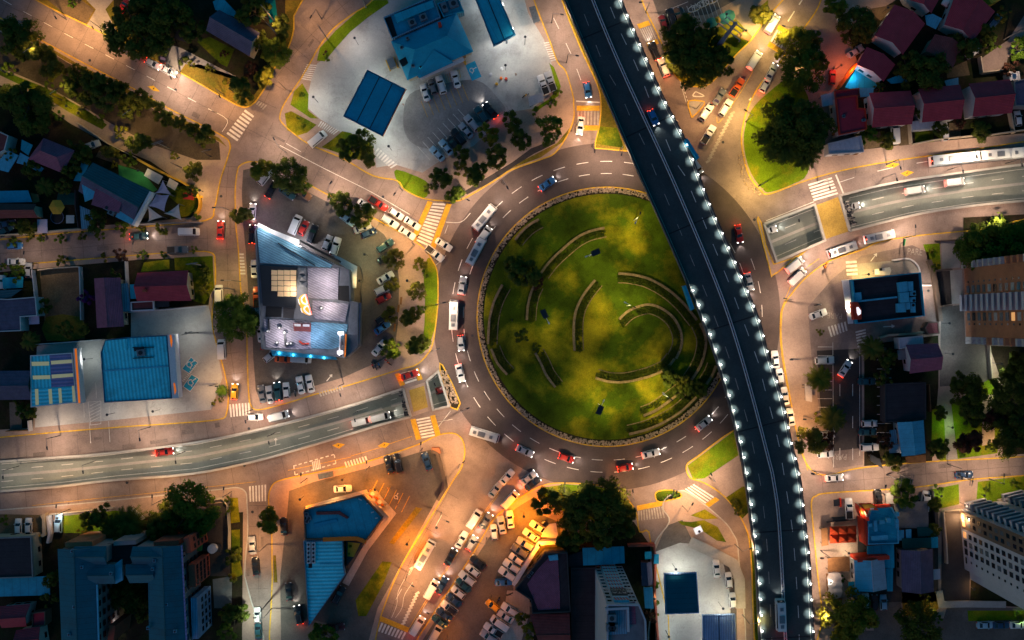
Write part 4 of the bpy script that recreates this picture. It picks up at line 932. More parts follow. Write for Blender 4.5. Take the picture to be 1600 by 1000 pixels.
TREES = [
 (132,120,14,'mid','leaf_dark','dark tree squeezed between the thin and wide trees of the row'),(184,140,17,'mid','leaf_dark','dark tree between the wide and middle trees of the row'),(200,168,18,'airy','leaf_dark','shadowy tree behind the middle of the row'),(228,158,13,'mid','leaf_dark','small dark tree between two trees of the row'),(258,183,13,'mid','leaf_dark','dark tree left of the small olive one in the row'),(300,203,12,'mid','leaf_dark','dark tree between the olive and compact trees of the row'),(108,132,18,'mid','leaf_dark','shadowy tree at the lower left of the row'),(135,150,18,'airy','leaf_dark','shadowy tree below the wide dark one of the row'),(78,92,14,'mid','leaf_dark','dark tree at the top of the paved strip'),(40,80,16,'mid','leaf_dark','dark tree under the dense one at the top left'),
 (25,55,30,'big','leaf_dark','dense dark tree at the top left edge beside the paved strip'),(60,82,20,'mid','leaf_dark','dark tree next to the dense one on the paved strip'),(80,108,19,'mid','leaf_olive','olive tree standing on the paved strip near the left'),
 (35,165,36,'spiky','leaf_dark','large spiky dark tree at the left edge below the footpath'),(15,150,22,'spiky','leaf_dark','smaller spiky tree at the very left edge'),(60,190,18,'mid','leaf_dark','round dark tree right of the spiky one'),(90,181,9,'bush','leaf_bright','bright green round bush beside the narrow footpath'),
 (118,112,14,'airy','leaf_dark','thin dark tree at the left of the tree row on the paved strip'),(148,128,24,'mid','leaf_dark','wide dark tree in the row along the northwest road'),(165,152,22,'airy','leaf_olive','olive tree in front of the wide dark one in the row'),(212,150,18,'mid','leaf_dark','dark tree in the middle of the row along the northwest road'),(243,170,16,'airy','leaf_dark','loose dark tree in the right half of the row'),(282,193,13,'mid','leaf_olive','small olive tree near the right end of the row'),(318,211,17,'mid','leaf_dark','compact dark tree closing the right end of the row'),
 (72,140,12,'small','leaf_green','small green tree on the grass strip by the footpath'),(10,105,11,'small','leaf_green','small green tree at the left end of the footpath lawn'),(125,173,9,'bush','flower_pale','pale flowering shrub on the grass strip'),(155,188,11,'bush','leaf_green','dark green shrub at the right end of the grass strip'),(98,156,7,'bush','leaf_yellow','small yellowish shrub on the grass strip'),
 (188,205,12,'small','leaf_yellow','lit yellow-green small tree left of the round footpath tree'),(214,221,20,'mid','leaf_dark','round dark tree beside the footpath above the play yard'),(170,236,14,'mid','leaf_olive','olive tree near the parked silver car'),(270,241,8,'bush','leaf_yellow','lit yellow shrub below the utility pole'),(300,266,16,'mid','leaf_olive','olive tree above the shade sails'),(198,248,12,'small','leaf_green','small garden tree left of the play yard'),
 (205,38,44,'big','leaf_dark','largest dark tree on the north side of the northwest road'),(240,58,26,'mid','leaf_dark','dark tree attached to the right of the largest one'),(286,95,9,'small','leaf_dark','little dark tree by the driveway'),(298,100,7,'bush','leaf_yellow','bright lit shrub by the driveway'),(328,107,9,'bush','leaf_yellow','yellow shrub on the dry lawn'),(355,128,9,'bush','leaf_yellow','yellow flowering shrub left of the corner tree'),(374,137,22,'mid','leaf_dark','dark tree at the corner of the side street'),(390,108,13,'small','leaf_red','reddish tree behind the corner tree'),(348,83,7,'bush','leaf_red','dark round shrub on the front lawn of the slate house'),(110,2,9,'bush','leaf_bright','bright bush at the top edge'),
 (262,22,30,'mid','leaf_dark','shadowy tree left of the slate house'),(232,10,24,'mid','leaf_dark','shadowy tree at the top edge by the red car'),(300,45,20,'mid','leaf_dark','dark tree in the garden of the slate house'),(395,15,26,'mid','leaf_dark','dark tree at the top right of the slate house'),(440,40,18,'mid','leaf_dark','dark hedge-like tree by the garden pool'),(428,78,22,'big','leaf_green','green tree overhanging the side street'),(410,118,16,'mid','leaf_yellow','yellow-green tree at the bend of the side street'),(400,60,16,'mid','leaf_dark','dark tree behind the slate house'),
 (508,83,5,'bush','leaf_red','tiny red bush on the long green strip'),(510,90,6,'bush','leaf_green','tiny green bush on the long green strip'),(471,147,5,'bush','leaf_bright','tiny bright bush at the forecourt edge'),(465,185,4,'bush','leaf_green','first tiny bush on the round corner lawn'),(474,196,4,'bush','leaf_green','second tiny bush on the round corner lawn'),
 (548,232,20,'mid','leaf_dark','dark tree below the square blue canopy'),(568,218,18,'airy','leaf_dark','loose dark tree touching the square blue canopy'),(575,245,16,'mid','leaf_olive','olive tree at the lawn by the forecourt exit'),(535,225,11,'small','leaf_dark','small dark tree left of the pair below the canopy'),
 (762,210,17,'mid','leaf_yellow','yellow-green tree at the end of the parking row'),(720,240,13,'mid','leaf_dark','dark small tree beside the parked white cars'),(778,245,19,'mid','leaf_olive','olive tree on the plaza left of the ramp'),(798,190,16,'mid','leaf_dark','dark tree behind the dark moving car'),(816,216,17,'mid','leaf_dark','dark tree in the middle of the plaza group'),(856,199,24,'airy','leaf_green','large loose green tree by the left ramp'),(745,272,20,'mid','leaf_dark','dark tree at the left end of the black path'),(688,277,18,'mid','leaf_dark','dark tree on the plaza above the roundabout crossing'),(711,302,16,'mid','leaf_green','round green tree at the crossing corner'),(668,294,9,'bush','leaf_dark','dark shrub at the tip of the triangular lawn'),(720,262,14,'small','leaf_olive','olive tree between two dark trees of the plaza'),(838,174,9,'bush','leaf_bright','bright hedge bush beside the small kiosk'),(862,160,9,'bush','leaf_green','green hedge bush on the curved lawn'),(872,142,8,'bush','leaf_green','upper green hedge bush on the curved lawn'),
 (405,265,19,'mid','leaf_yellow','yellow-green tree at the top left of the retail block'),(448,272,26,'big','leaf_dark','big dark tree at the top of the retail block'),(478,295,10,'small','leaf_green','small green tree right of the big dark one'),(536,318,19,'mid','leaf_dark','dark tree of the pair in the retail car park'),(568,337,20,'mid','leaf_dark','dark lower tree of the pair in the retail car park'),(518,310,9,'small','leaf_dark','small tree left of the pair in the retail car park'),(376,335,17,'mid','leaf_dark','dark tree at the corner of the retail block'),(616,405,17,'airy','leaf_olive','olive tree over the dark parked cars'),(612,445,13,'airy','leaf_olive','thin olive tree beside the white parked cars'),(656,412,12,'airy','leaf_yellow','yellowish thin tree at the top of the green strip'),(652,455,15,'airy','leaf_olive','olive tree in the middle of the green strip'),(640,496,18,'mid','leaf_olive','olive tree on the plaza by the green strip'),(608,492,14,'airy','leaf_olive','thin olive tree by the blue parked car'),(610,545,16,'mid','leaf_green','round green tree over the white angled car'),(651,540,20,'mid','leaf_dark','dark tree at the lower corner of the green strip'),(662,428,8,'bush','leaf_green','upper hedge bush of the green strip'),(657,482,9,'bush','leaf_green','lower hedge bush of the green strip'),
 (365,495,33,'big','leaf_green','huge green tree over the left street beside the retail building'),(302,391,7,'bush','leaf_green','round bush at the corner garden'),(221,397,9,'bush','leaf_green','round bush on the small left street'),(253,398,7,'bush','leaf_green','smaller round bush on the small left street'),(188,398,11,'small','leaf_red','brownish small tree on the small left street'),(163,402,9,'bush','leaf_olive','olive shrub on the small left street'),(93,406,10,'bush','leaf_olive','olive shrub above the vacant plot'),(18,414,7,'bush','leaf_green','round hedge bush left of the vacant plot'),(33,414,6,'bush','leaf_yellow','yellowish hedge bush left of the vacant plot'),(20,428,14,'small','leaf_green','long hedge tree in the left front garden'),(4,416,7,'bush','leaf_green','hedge bush at the left edge'),
 (133,465,12,'small','leaf_purple','purple flowering tree beside the vacant plot'),(322,430,13,'mid','leaf_dark','dark tree right of the red-roofed house'),(318,452,11,'small','leaf_olive','olive small tree right of the red-roofed house'),(310,414,10,'small','leaf_dark','dark shrub tree in the corner garden'),(180,428,9,'small','leaf_dark','dark shrub tree above the mauve long roof'),(48,532,14,'palm','leaf_olive','brownish palm below the grey house'),(100,515,16,'airy','leaf_olive','dry bushy tree at the foot of the vacant plot'),(130,515,10,'airy','leaf_olive','dry shrub in the lower corner of the vacant plot'),(65,478,12,'small','leaf_dark','dark shrub tree on the edge of the vacant plot'),(40,645,14,'mid','leaf_dark','dark tree below the purple roof at left'),(28,628,11,'small','leaf_dark','small dark tree at the left driveway'),(347,610,9,'palm','leaf_bright','small bright palm at the corner of the left forecourt'),(333,628,6,'bush','leaf_yellow','yellow shrub at the forecourt corner'),(345,625,5,'bush','leaf_yellow','lower yellow shrub at the forecourt corner'),
 (40,355,16,'airy','leaf_olive','olive tree in the front yard at the left'),(25,345,11,'small','leaf_dark','dark shrub tree in the left front yard'),(150,345,18,'mid','leaf_dark','dark tree below the large corrugated roof'),(190,358,13,'small','leaf_green','green street tree by the dark parked car'),(155,368,9,'bush','leaf_green','shrub left of the dark parked car'),(218,358,8,'bush','leaf_yellow','yellowish street shrub by the kindergarten wall'),(252,358,10,'small','leaf_yellow','bright yellow-green street tree'),(72,292,14,'palm','leaf_dark','dark palm in the garden beside the green court'),(98,290,14,'airy','leaf_olive','olive tree above the green court'),(92,372,9,'bush','leaf_green','first street shrub on the small left street'),(64,370,8,'bush','leaf_green','second street shrub on the small left street'),(125,370,9,'bush','leaf_olive','third street shrub on the small left street'),(18,377,10,'bush','leaf_green','street shrub by the blue parked car'),(46,374,8,'bush','leaf_olive','olive street shrub at the left'),
 (128,242,16,'mid','leaf_dark','dark tree above the kindergarten roof'),(45,262,16,'mid','leaf_dark','dark garden tree below the mauve roofs'),(15,240,12,'small','leaf_dark','dark garden tree at the left edge'),(110,262,15,'mid','leaf_dark','dark tree between the two left houses'),(118,225,12,'small','leaf_olive','olive tree right of the hip roof'),(210,350,9,'bush','leaf_dark','dark shrub below the kindergarten'),(295,300,12,'small','leaf_dark','dark tree beside the red slide'),(305,335,9,'bush','leaf_green','shrub by the curved yellow wall'),(262,300,9,'small','leaf_dark','dark shrub between the sails and slide'),(176,258,7,'bush','leaf_yellow','lit shrub of the playground'),
 (420,816,21,'mid','leaf_yellow','bright yellow-green tree on the lower left street'),(292,800,38,'big','leaf_green','large green tree above the slate-roofed flats'),(260,815,28,'big','leaf_dark','dark green tree joined to the large one'),(305,820,20,'mid','leaf_green','green tree at the right corner of the flats'),(205,815,24,'palm','leaf_dark','big dark palm in the garden'),(178,825,20,'palm','leaf_dark','second palm in the garden'),(145,812,20,'mid','leaf_dark','dark tree in the garden left of the palms'),(128,830,9,'bush','leaf_yellow','yellow shrub in the garden'),(160,800,16,'small','leaf_olive','olive tree along the garden wall'),(190,835,20,'mid','leaf_dark','dark tree over the front of the flats'),(240,838,20,'mid','leaf_dark','shadowy tree at the front of the flats'),(355,785,9,'bush','leaf_dark','hedge bush at the top of the dark drive'),(357,800,8,'bush','leaf_green','second hedge bush of the dark drive'),(362,870,14,'small','leaf_dark','dark tree beside the lower left path'),(365,960,20,'mid','leaf_dark','dark tree at the bottom of the lower left path'),(355,990,16,'small','leaf_green','green tree at the bottom edge'),(195,935,26,'big','leaf_dark','dark tree in the courtyard of the flats'),(175,920,18,'mid','leaf_olive','olive tree in the courtyard'),(220,955,17,'mid','leaf_dark','lower dark tree in the courtyard'),(80,905,16,'mid','leaf_dark','dark tree left of the flats'),(75,935,14,'small','leaf_dark','lower dark tree left of the flats'),(5,815,9,'bush','leaf_green','green shrub at the left edge'),(345,955,10,'bush','leaf_yellow','dim yellow shrub beside the flats'),(360,905,9,'bush','leaf_olive','olive shrub on the path verge'),
 (505,995,22,'mid','leaf_green','round green tree at the bottom below the wedge building'),(545,858,11,'small','leaf_yellow','lit tree inside the wedge building courtyard'),
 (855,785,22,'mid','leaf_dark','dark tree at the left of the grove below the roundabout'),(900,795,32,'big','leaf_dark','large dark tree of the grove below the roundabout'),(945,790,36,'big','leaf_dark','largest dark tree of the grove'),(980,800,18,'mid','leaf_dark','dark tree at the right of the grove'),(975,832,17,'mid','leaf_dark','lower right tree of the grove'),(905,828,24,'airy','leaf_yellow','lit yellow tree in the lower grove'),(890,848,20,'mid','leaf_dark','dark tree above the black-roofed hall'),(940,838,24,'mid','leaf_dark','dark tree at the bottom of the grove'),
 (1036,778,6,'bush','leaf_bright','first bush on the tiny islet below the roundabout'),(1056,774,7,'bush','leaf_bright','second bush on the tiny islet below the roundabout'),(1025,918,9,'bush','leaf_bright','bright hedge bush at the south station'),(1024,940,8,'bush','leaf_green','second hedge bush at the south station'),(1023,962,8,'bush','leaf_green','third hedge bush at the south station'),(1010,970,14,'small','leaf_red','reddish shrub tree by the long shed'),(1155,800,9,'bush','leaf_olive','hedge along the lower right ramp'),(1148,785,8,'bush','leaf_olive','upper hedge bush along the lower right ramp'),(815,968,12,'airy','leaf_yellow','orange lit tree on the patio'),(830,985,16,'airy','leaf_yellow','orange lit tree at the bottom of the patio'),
 (820,430,24,'mid','leaf_dark','dark tree on the left of the island lawn'),(805,415,18,'airy','leaf_dark','loose dark tree on the left of the island lawn'),(838,440,12,'airy','leaf_red','brown tree by the island stone wall'),(838,543,8,'small','leaf_dark','little dark tree at the left stone wall of the island'),(815,525,12,'small','leaf_dark','shadowy tree at the left rim of the island'),(1045,588,17,'mid','leaf_dark','dark tree on the lower right of the island'),(1066,596,13,'airy','leaf_olive','olive tree on the lower right of the island'),(1080,607,14,'mid','leaf_dark','dark tree near the flyover on the island'),(1096,610,13,'mid','leaf_dark','dark tree closest to the flyover on the island'),(1062,612,11,'airy','leaf_dark','loose tree among the lower right island trees'),
 (1068,55,30,'big','leaf_dark','large dark tree on the pylon lawn'),(1103,55,24,'mid','leaf_dark','dark tree right of the large one on the pylon lawn'),(1085,95,36,'big','leaf_dark','shadowy tree in the middle of the pylon lawn'),(1120,98,26,'mid','leaf_dark','low dark tree beside the pylon'),(1055,85,18,'mid','leaf_dark','dark tree at the left tip of the pylon lawn'),(1190,18,17,'mid','leaf_olive','olive tree at the top right of the pylon lawn'),
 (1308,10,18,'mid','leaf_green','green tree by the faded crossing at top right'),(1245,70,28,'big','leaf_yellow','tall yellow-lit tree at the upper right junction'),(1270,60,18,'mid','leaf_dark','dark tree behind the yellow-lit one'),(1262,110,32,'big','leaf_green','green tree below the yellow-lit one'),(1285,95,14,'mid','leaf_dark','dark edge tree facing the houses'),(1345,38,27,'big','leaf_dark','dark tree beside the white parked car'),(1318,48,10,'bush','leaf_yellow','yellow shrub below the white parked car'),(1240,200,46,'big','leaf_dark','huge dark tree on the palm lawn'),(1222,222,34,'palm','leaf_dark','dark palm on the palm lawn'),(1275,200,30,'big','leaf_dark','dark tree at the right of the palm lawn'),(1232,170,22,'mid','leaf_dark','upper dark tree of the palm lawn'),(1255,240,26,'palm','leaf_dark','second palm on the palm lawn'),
 (1357,210,14,'mid','leaf_bright','bright green tree by the white flat roof'),(1388,218,15,'mid','leaf_olive','olive tree in the front yard of the second red roof'),(1388,230,6,'bush','leaf_yellow','yellow shrub at the front wall'),(1468,203,13,'mid','leaf_dark','dark tree by the grey carport'),(1500,192,10,'small','leaf_red','reddish tree between front yards'),(1535,202,18,'mid','leaf_dark','dark tree in the front yard of the last red roof'),(1430,175,12,'small','leaf_dark','dark tree between two red roofs'),(1450,112,32,'big','leaf_dark','dark tree amid the red roofs'),(1420,100,20,'mid','leaf_dark','smaller dark tree amid the red roofs'),(1508,68,24,'mid','leaf_dark','dark tree beside the brown roof'),(1540,50,16,'mid','leaf_dark','dark tree along the concrete driveway'),(1552,68,13,'small','leaf_green','small green tree on the concrete driveway'),(1594,75,17,'mid','leaf_bright','bright green tree at the right edge'),(1582,105,13,'small','leaf_red','reddish shrub tree at the right edge'),(1570,20,12,'small','leaf_olive','olive shrub at the top right'),(1375,137,9,'small','leaf_dark','dark shrub behind the blue-lit yard'),
 (1580,380,40,'big','leaf_green','large green tree at the right edge above the brick tower'),(1540,385,34,'big','leaf_green','green tree above the brick tower'),(1515,390,20,'mid','leaf_green','left tree of the clump above the brick tower'),(1460,416,9,'bush','leaf_dark','dark shrub beside the pale drive'),(1456,392,6,'bush','leaf_yellow','yellow shrub by the painted stop word'),
 (1360,543,18,'palm','leaf_olive','palm at the top of the dark parking lot'),(1280,592,19,'palm','leaf_yellow','palm beside the bus shelter'),(1300,655,20,'palm','leaf_olive','palm in the lower parking lot'),(1275,652,9,'bush','leaf_yellow','yellow round bush left of the lower palm'),(1268,690,26,'airy','leaf_olive','brownish loose tree beside the flyover'),(1295,690,16,'airy','leaf_red','reddish loose tree over the parked silver car'),(1281,518,7,'bush','leaf_olive','shrub by the striped crossing'),
 (1515,615,26,'big','leaf_dark','dark tree left of the pale garden path'),(1525,650,20,'mid','leaf_dark','lower dark tree left of the pale garden path'),(1520,690,22,'mid','leaf_red','reddish tree below the garden path'),(1505,600,18,'mid','leaf_dark','upper dark tree of the garden'),(1470,645,12,'mid','leaf_dark','round dark tree by the green lit path'),(1470,702,17,'mid','leaf_dark','round dark tree beside the pale blue roof'),(1580,620,30,'big','leaf_dark','dark tree at the right of the garden'),(1585,680,34,'big','leaf_dark','large dark tree at the right edge of the garden'),(1560,655,18,'mid','leaf_red','brownish tree by the garden path'),(1505,705,11,'bush','leaf_bright','bright lit shrub by the garden kerb'),(1395,722,16,'mid','leaf_olive','olive tree beside the pergola'),(1383,590,14,'small','leaf_dark','dark shrub by the parking row'),(1385,690,13,'small','leaf_red','reddish shrub beside the white parked car'),(1390,560,16,'mid','leaf_dark','dark tree left of the mauve-roofed house'),(1595,575,26,'mid','leaf_dark','dark tree at the right edge below the brick tower'),
 (1418,770,22,'mid','leaf_green','green tree on the right cross street'),(1330,968,38,'big','leaf_yellow','large yellow-green tree at the lower right'),(1352,965,22,'mid','leaf_green','green tree joined to the large yellow one'),(1440,978,32,'big','leaf_dark','dark tree at the bottom right'),(1467,968,7,'bush','leaf_bright','bright lit shrub at the bottom right'),(1592,965,10,'bush','leaf_bright','bright bush at the lower right corner'),(1462,790,12,'mid','leaf_dark','dark hedge tree by the tower ramp'),(1460,830,12,'mid','leaf_dark','lower dark hedge tree by the tower ramp'),(1467,765,10,'bush','leaf_bright','lit bush on the lawn by the tower'),(1545,765,7,'bush','leaf_green','first lawn bush above the white tower'),(1585,755,7,'bush','leaf_green','second lawn bush above the white tower'),(1316,905,7,'bush','leaf_bright','hedge bush of the umbrella terrace'),(1447,935,10,'bush','leaf_dark','dark shrub on the dry yard'),
]
for t in TREES: tree(*t)
def arc_wall(s, label, hl, side, k0=4.0, ox=800, oy=250):
 p = smooth(PL(q(ox, oy, s)), 6); zs = [mound(*t) for t in p]; b = MB(); mt = b.mi('stone_wall')
 a, c = offset(p, .30), offset(p, -.30); o = 0
 for i in range(len(p)):
  z = zs[i]; b.v += [(*a[i], z-.5), (*c[i], z-.5), (*c[i], z+.55), (*a[i], z+.55)]
 for i in range(len(p)-1):
  i0, i1 = 4*i, 4*i+4; b.f += [(i0+3, i0+2, i1+2, i1+3), (i0+2, i0+1, i1+1, i1+2), (i0, i0+3, i1+3, i1)]; b.m += [mt]*3
 e = len(b.v)-4; b.f += [(0, 1, 2, 3), (e+3, e+2, e+1, e)]; b.m += [mt]*2
 tag(b.build('stone_wall'), label, 'wall', 'curved stone walls of the island')
 hb = MB(); mt = hb.mi('leaf_dark'); rnd = random.Random(len(s))
 for off in (.85, 1.6):
  for x, y, an in resample(offset(p, off*side), .95):
   if rnd.random() < .12: continue
   z = mound(x, y)
   for k in range(46):
    u = Vector((rnd.gauss(0, .26), rnd.gauss(0, .26), abs(rnd.gauss(0, .28)))); n = Vector((rnd.gauss(0, 1), rnd.gauss(0, 1), 1)).normalized(); t = n.orthogonal().normalized(); t.rotate(Matrix.Rotation(rnd.random()*6.28, 3, n)); w = n.cross(t); c0 = Vector((x, y, z+.1))+u; o = len(hb.v); sz = rnd.uniform(.09, .17)
    hb.v += [tuple(c0-t*sz), tuple(c0+w*sz), tuple(c0+t*sz), tuple(c0-w*sz)]; hb.f.append((o, o+1, o+2, o+3)); hb.m.append(mt)
 tag(hb.build('hedge'), hl, 'hedge', 'double hedges behind the island walls')
 kb = MB(); pp = offset(p, 2.25*side); mt = kb.mi('stone_wall'); a, c = offset(pp, .11), offset(pp, -.11)
 for i in range(len(pp)):
  z = mound(*pp[i]); kb.v += [(*a[i], z-.2), (*c[i], z-.2), (*c[i], z+.16), (*a[i], z+.16)]
 for i in range(len(pp)-1):
  i0, i1 = 4*i, 4*i+4; kb.f += [(i0+3, i0+2, i1+2, i1+3), (i0+2, i0+1, i1+1, i1+2), (i0, i0+3, i1+3, i1)]; kb.m += [mt]*3
 tag(kb.build('edging_stones'), hl.replace('double hedge', 'thin stone edging'), 'edging', 'stone edgings of the island beds')
arc_wall('20,500 60,450 110,405 168,372', 'short stone wall at the upper left rim of the island', 'double hedge at the upper left rim of the island', -1)
arc_wall('180,708 240,630 320,555 400,490 480,450 575,427', 'long stone wall across the upper left of the island', 'double hedge across the upper left of the island', -1)
arc_wall('92,1000 98,920 115,840 142,780', 'stone wall down the left side of the island', 'double hedge down the left side of the island', -1)
arc_wall('388,1190 383,1060 395,950 440,850 515,752', 'stone wall curving left of the island centre', 'double hedge curving left of the island centre', -1)
arc_wall('665,995 720,945 790,915 860,905 940,935 1010,995 1050,1080 1052,1160 1020,1240', 'inner spiral stone wall at the island centre', 'double hedge of the inner spiral', -1)
arc_wall('1150,1000 1060,890 960,805 850,745 740,718 660,712', 'outer stone wall of the spiral near the flyover', 'double hedge of the outer spiral', 1)
arc_wall('520,360 600,382 700,385 800,365 880,340 960,300 1010,240', 'stone wall under the inner spiral', 'double hedge under the inner spiral', 1, oy=500)
arc_wall('145,205 180,270 215,345 270,418', 'short stone wall at the lower left of the island', 'double hedge at the lower left of the island', 1, oy=500)
arc_wall('1112,380 1170,290 1200,200 1205,110 1170,20', 'stone wall beside the flyover on the island', 'double hedge beside the flyover on the island', 1, oy=500)
arc_wall('1212,400 1250,340 1272,285', 'short stone wall by the island kerb under the flyover', 'double hedge by the island kerb under the flyover', 1, oy=500)
arc_wall('820,595 900,560 1010,480 1080,425', 'stone wall in the lower right of the island', 'double hedge in the lower right of the island', 1, oy=500)
arc_wall('730,712 850,680 960,630 1060,565 1150,480', 'lowest stone wall of the island', 'double hedge of the lowest island wall', 1, oy=500)
arc_wall('-150,1150 -140,1000 -110,880 -60,780', 'stone wall along the far left rim of the island', 'double hedge along the far left rim of the island', -1)
arc_wall('-30,1340 -90,1270 -130,1180', 'short stone wall at the lowest left rim of the island', 'double hedge at the lowest left rim of the island', -1)
# plant boxes on the beams at the two trench mouths
def pipe_plants(s, lab, n, depth):
 p = PL(q(*s), 0); a, b_, c, d = (Vector(t) for t in p); r = thing('trench_beam', lab, 'beam', a.x, a.y, -.2)
 bb = MB()
 for i in range(n):
  t = (i+.5)/n; u, v = a.lerp(d, t), b_.lerp(c, t); bb.tube((*u, .05), (*v, .05), .28, None, 6, 'concrete')
 bb.build('crossbeam', r)
 cb = MB(); rnd = random.Random(n)
 for i in range(n*5):
  t = rnd.random(); e = rnd.random(); w = a.lerp(b_, e).lerp(d.lerp(c, e), t); cb.box(w.x, w.y, .2, .45+rnd.random()*.3, rnd.uniform(.3, .7), .3, rnd.random()*3, 'metal_dark' if rnd.random() < .7 else 'concrete_dark')
 cb.build('fittings', r)
pipe_plants((400,500,'890,437 920,430 968,605 938,615'), 'row of beams and pipes at the mouth of the left sunken road', 9, 5)
pipe_plants((1200,250,'465,262 505,252 550,405 518,418'), 'row of beams and pipes at the mouth of the right sunken road', 9, 5)
# ================================================================ VEHICLES
M('glass_car', (.012, .016, .022), rough=.08, var=.05, fine=0, spec=.6)
def paint(name, col, metal=.0, rough=.32): M(name, col, rough=rough, var=.06, scale=.5, fine=.02, metal=metal, coat=.4, coord='obj')
for n_, c_ in dict(car_white=(.62,.61,.59), car_silver=(.34,.35,.37), car_grey=(.13,.135,.145), car_black=(.014,.015,.018), car_navy=(.02,.05,.11), car_blue=(.03,.14,.34), car_lightblue=(.25,.40,.50), car_teal=(.02,.07,.085), car_red=(.36,.022,.015), car_darkred=(.12,.012,.012), car_orange=(.62,.10,.015), car_yellow=(.62,.30,.01), car_brown=(.17,.085,.04), bus_white=(.66,.66,.64)).items(): paint(n_, c_)
def loft(b, secs, mat, caps=True):
 o = len(b.v); n = len(secs[0]); mt = b.mi(mat)
 for s in secs: b.v += s
 for i in range(len(secs)-1):
  for k in range(n):
   j = (k+1) % n; p = o+i*n; r = p+n; b.f.append((p+k, r+k, r+j, p+j)); b.m.append(mt)
 if caps:
  b.f.append(tuple(o+k for k in range(n))); b.m.append(mt); e = o+(len(secs)-1)*n; b.f.append(tuple(e+k for k in reversed(range(n)))); b.m.append(mt)
def inset_quad(b, qd, f, mat, push=.012):
 v = [Vector(p) for p in qd]; c = sum(v, Vector())/4; n = (v[1]-v[0]).cross(v[3]-v[0]).normalized()
 if n.z < 0 and abs(n.z) > .05: n = -n
 if abs(n.z) <= .05 and n.dot(c-Vector((0, 0, c.z))) < 0: n = -n
 b.face([tuple(c+(p-c)*f+n*push) for p in v], mat)
CT = {  # L, W, body stations (x fraction, width factor, shoulder z), cabin bottom x0,x1, roof x0,x1, roof z, bed
 'sedan': dict(L=4.55, W=1.78, st=((-.5,.74,.66),(-.475,.92,.86),(-.38,.99,.93),(-.1,1,.92),(.22,1,.91),(.38,.97,.84),(.465,.9,.73),(.5,.70,.60)), cab=(-.36,.20,-.21,.045,1.42), rw=.70),
 'hatch': dict(L=3.95, W=1.72, st=((-.5,.80,.72),(-.475,.95,.92),(-.36,.99,.97),(-.1,1,.95),(.22,1,.94),(.38,.96,.86),(.46,.88,.74),(.5,.68,.60)), cab=(-.48,.22,-.37,.04,1.48), rw=.72),
 'suv': dict(L=4.75, W=1.88, st=((-.5,.85,.80),(-.48,.97,1.03),(-.36,1,1.08),(-.1,1,1.07),(.22,1,1.06),(.38,.98,1.0),(.465,.93,.90),(.5,.78,.72)), cab=(-.485,.20,-.41,.05,1.74), rw=.76),
 'van': dict(L=5.1, W=1.95, st=((-.5,.94,1.0),(-.49,.99,1.15),(-.36,1,1.18),(0,1,1.18),(.3,1,1.15),(.42,.97,1.0),(.48,.92,.85),(.5,.80,.72)), cab=(-.495,.36,-.47,.24,2.05), rw=.84),
 'pickup': dict(L=5.25, W=1.86, st=((-.5,.94,.95),(-.49,.99,1.05),(-.36,1,1.06),(-.1,1,1.06),(.22,1,1.04),(.38,.98,.98),(.465,.93,.88),(.5,.78,.72)), cab=(-.12,.22,-.06,.09,1.75), rw=.76, bed=(-.485,-.14)),
 'minibus': dict(L=7.6, W=2.25, st=((-.5,.96,1.3),(-.495,1,1.45),(-.3,1,1.5),(.2,1,1.5),(.42,1,1.45),(.48,.97,1.3),(.5,.9,1.0)), cab=(-.496,.47,-.485,.43,2.75), rw=.90),
 'bus': dict(L=12.0, W=2.55, st=((-.5,.97,1.4),(-.497,1,1.6),(-.3,1,1.6),(.3,1,1.6),(.47,1,1.55),(.495,.97,1.3),(.5,.92,1.0)), cab=(-.497,.49,-.493,.47,3.2), rw=.93)}
CARP = {}
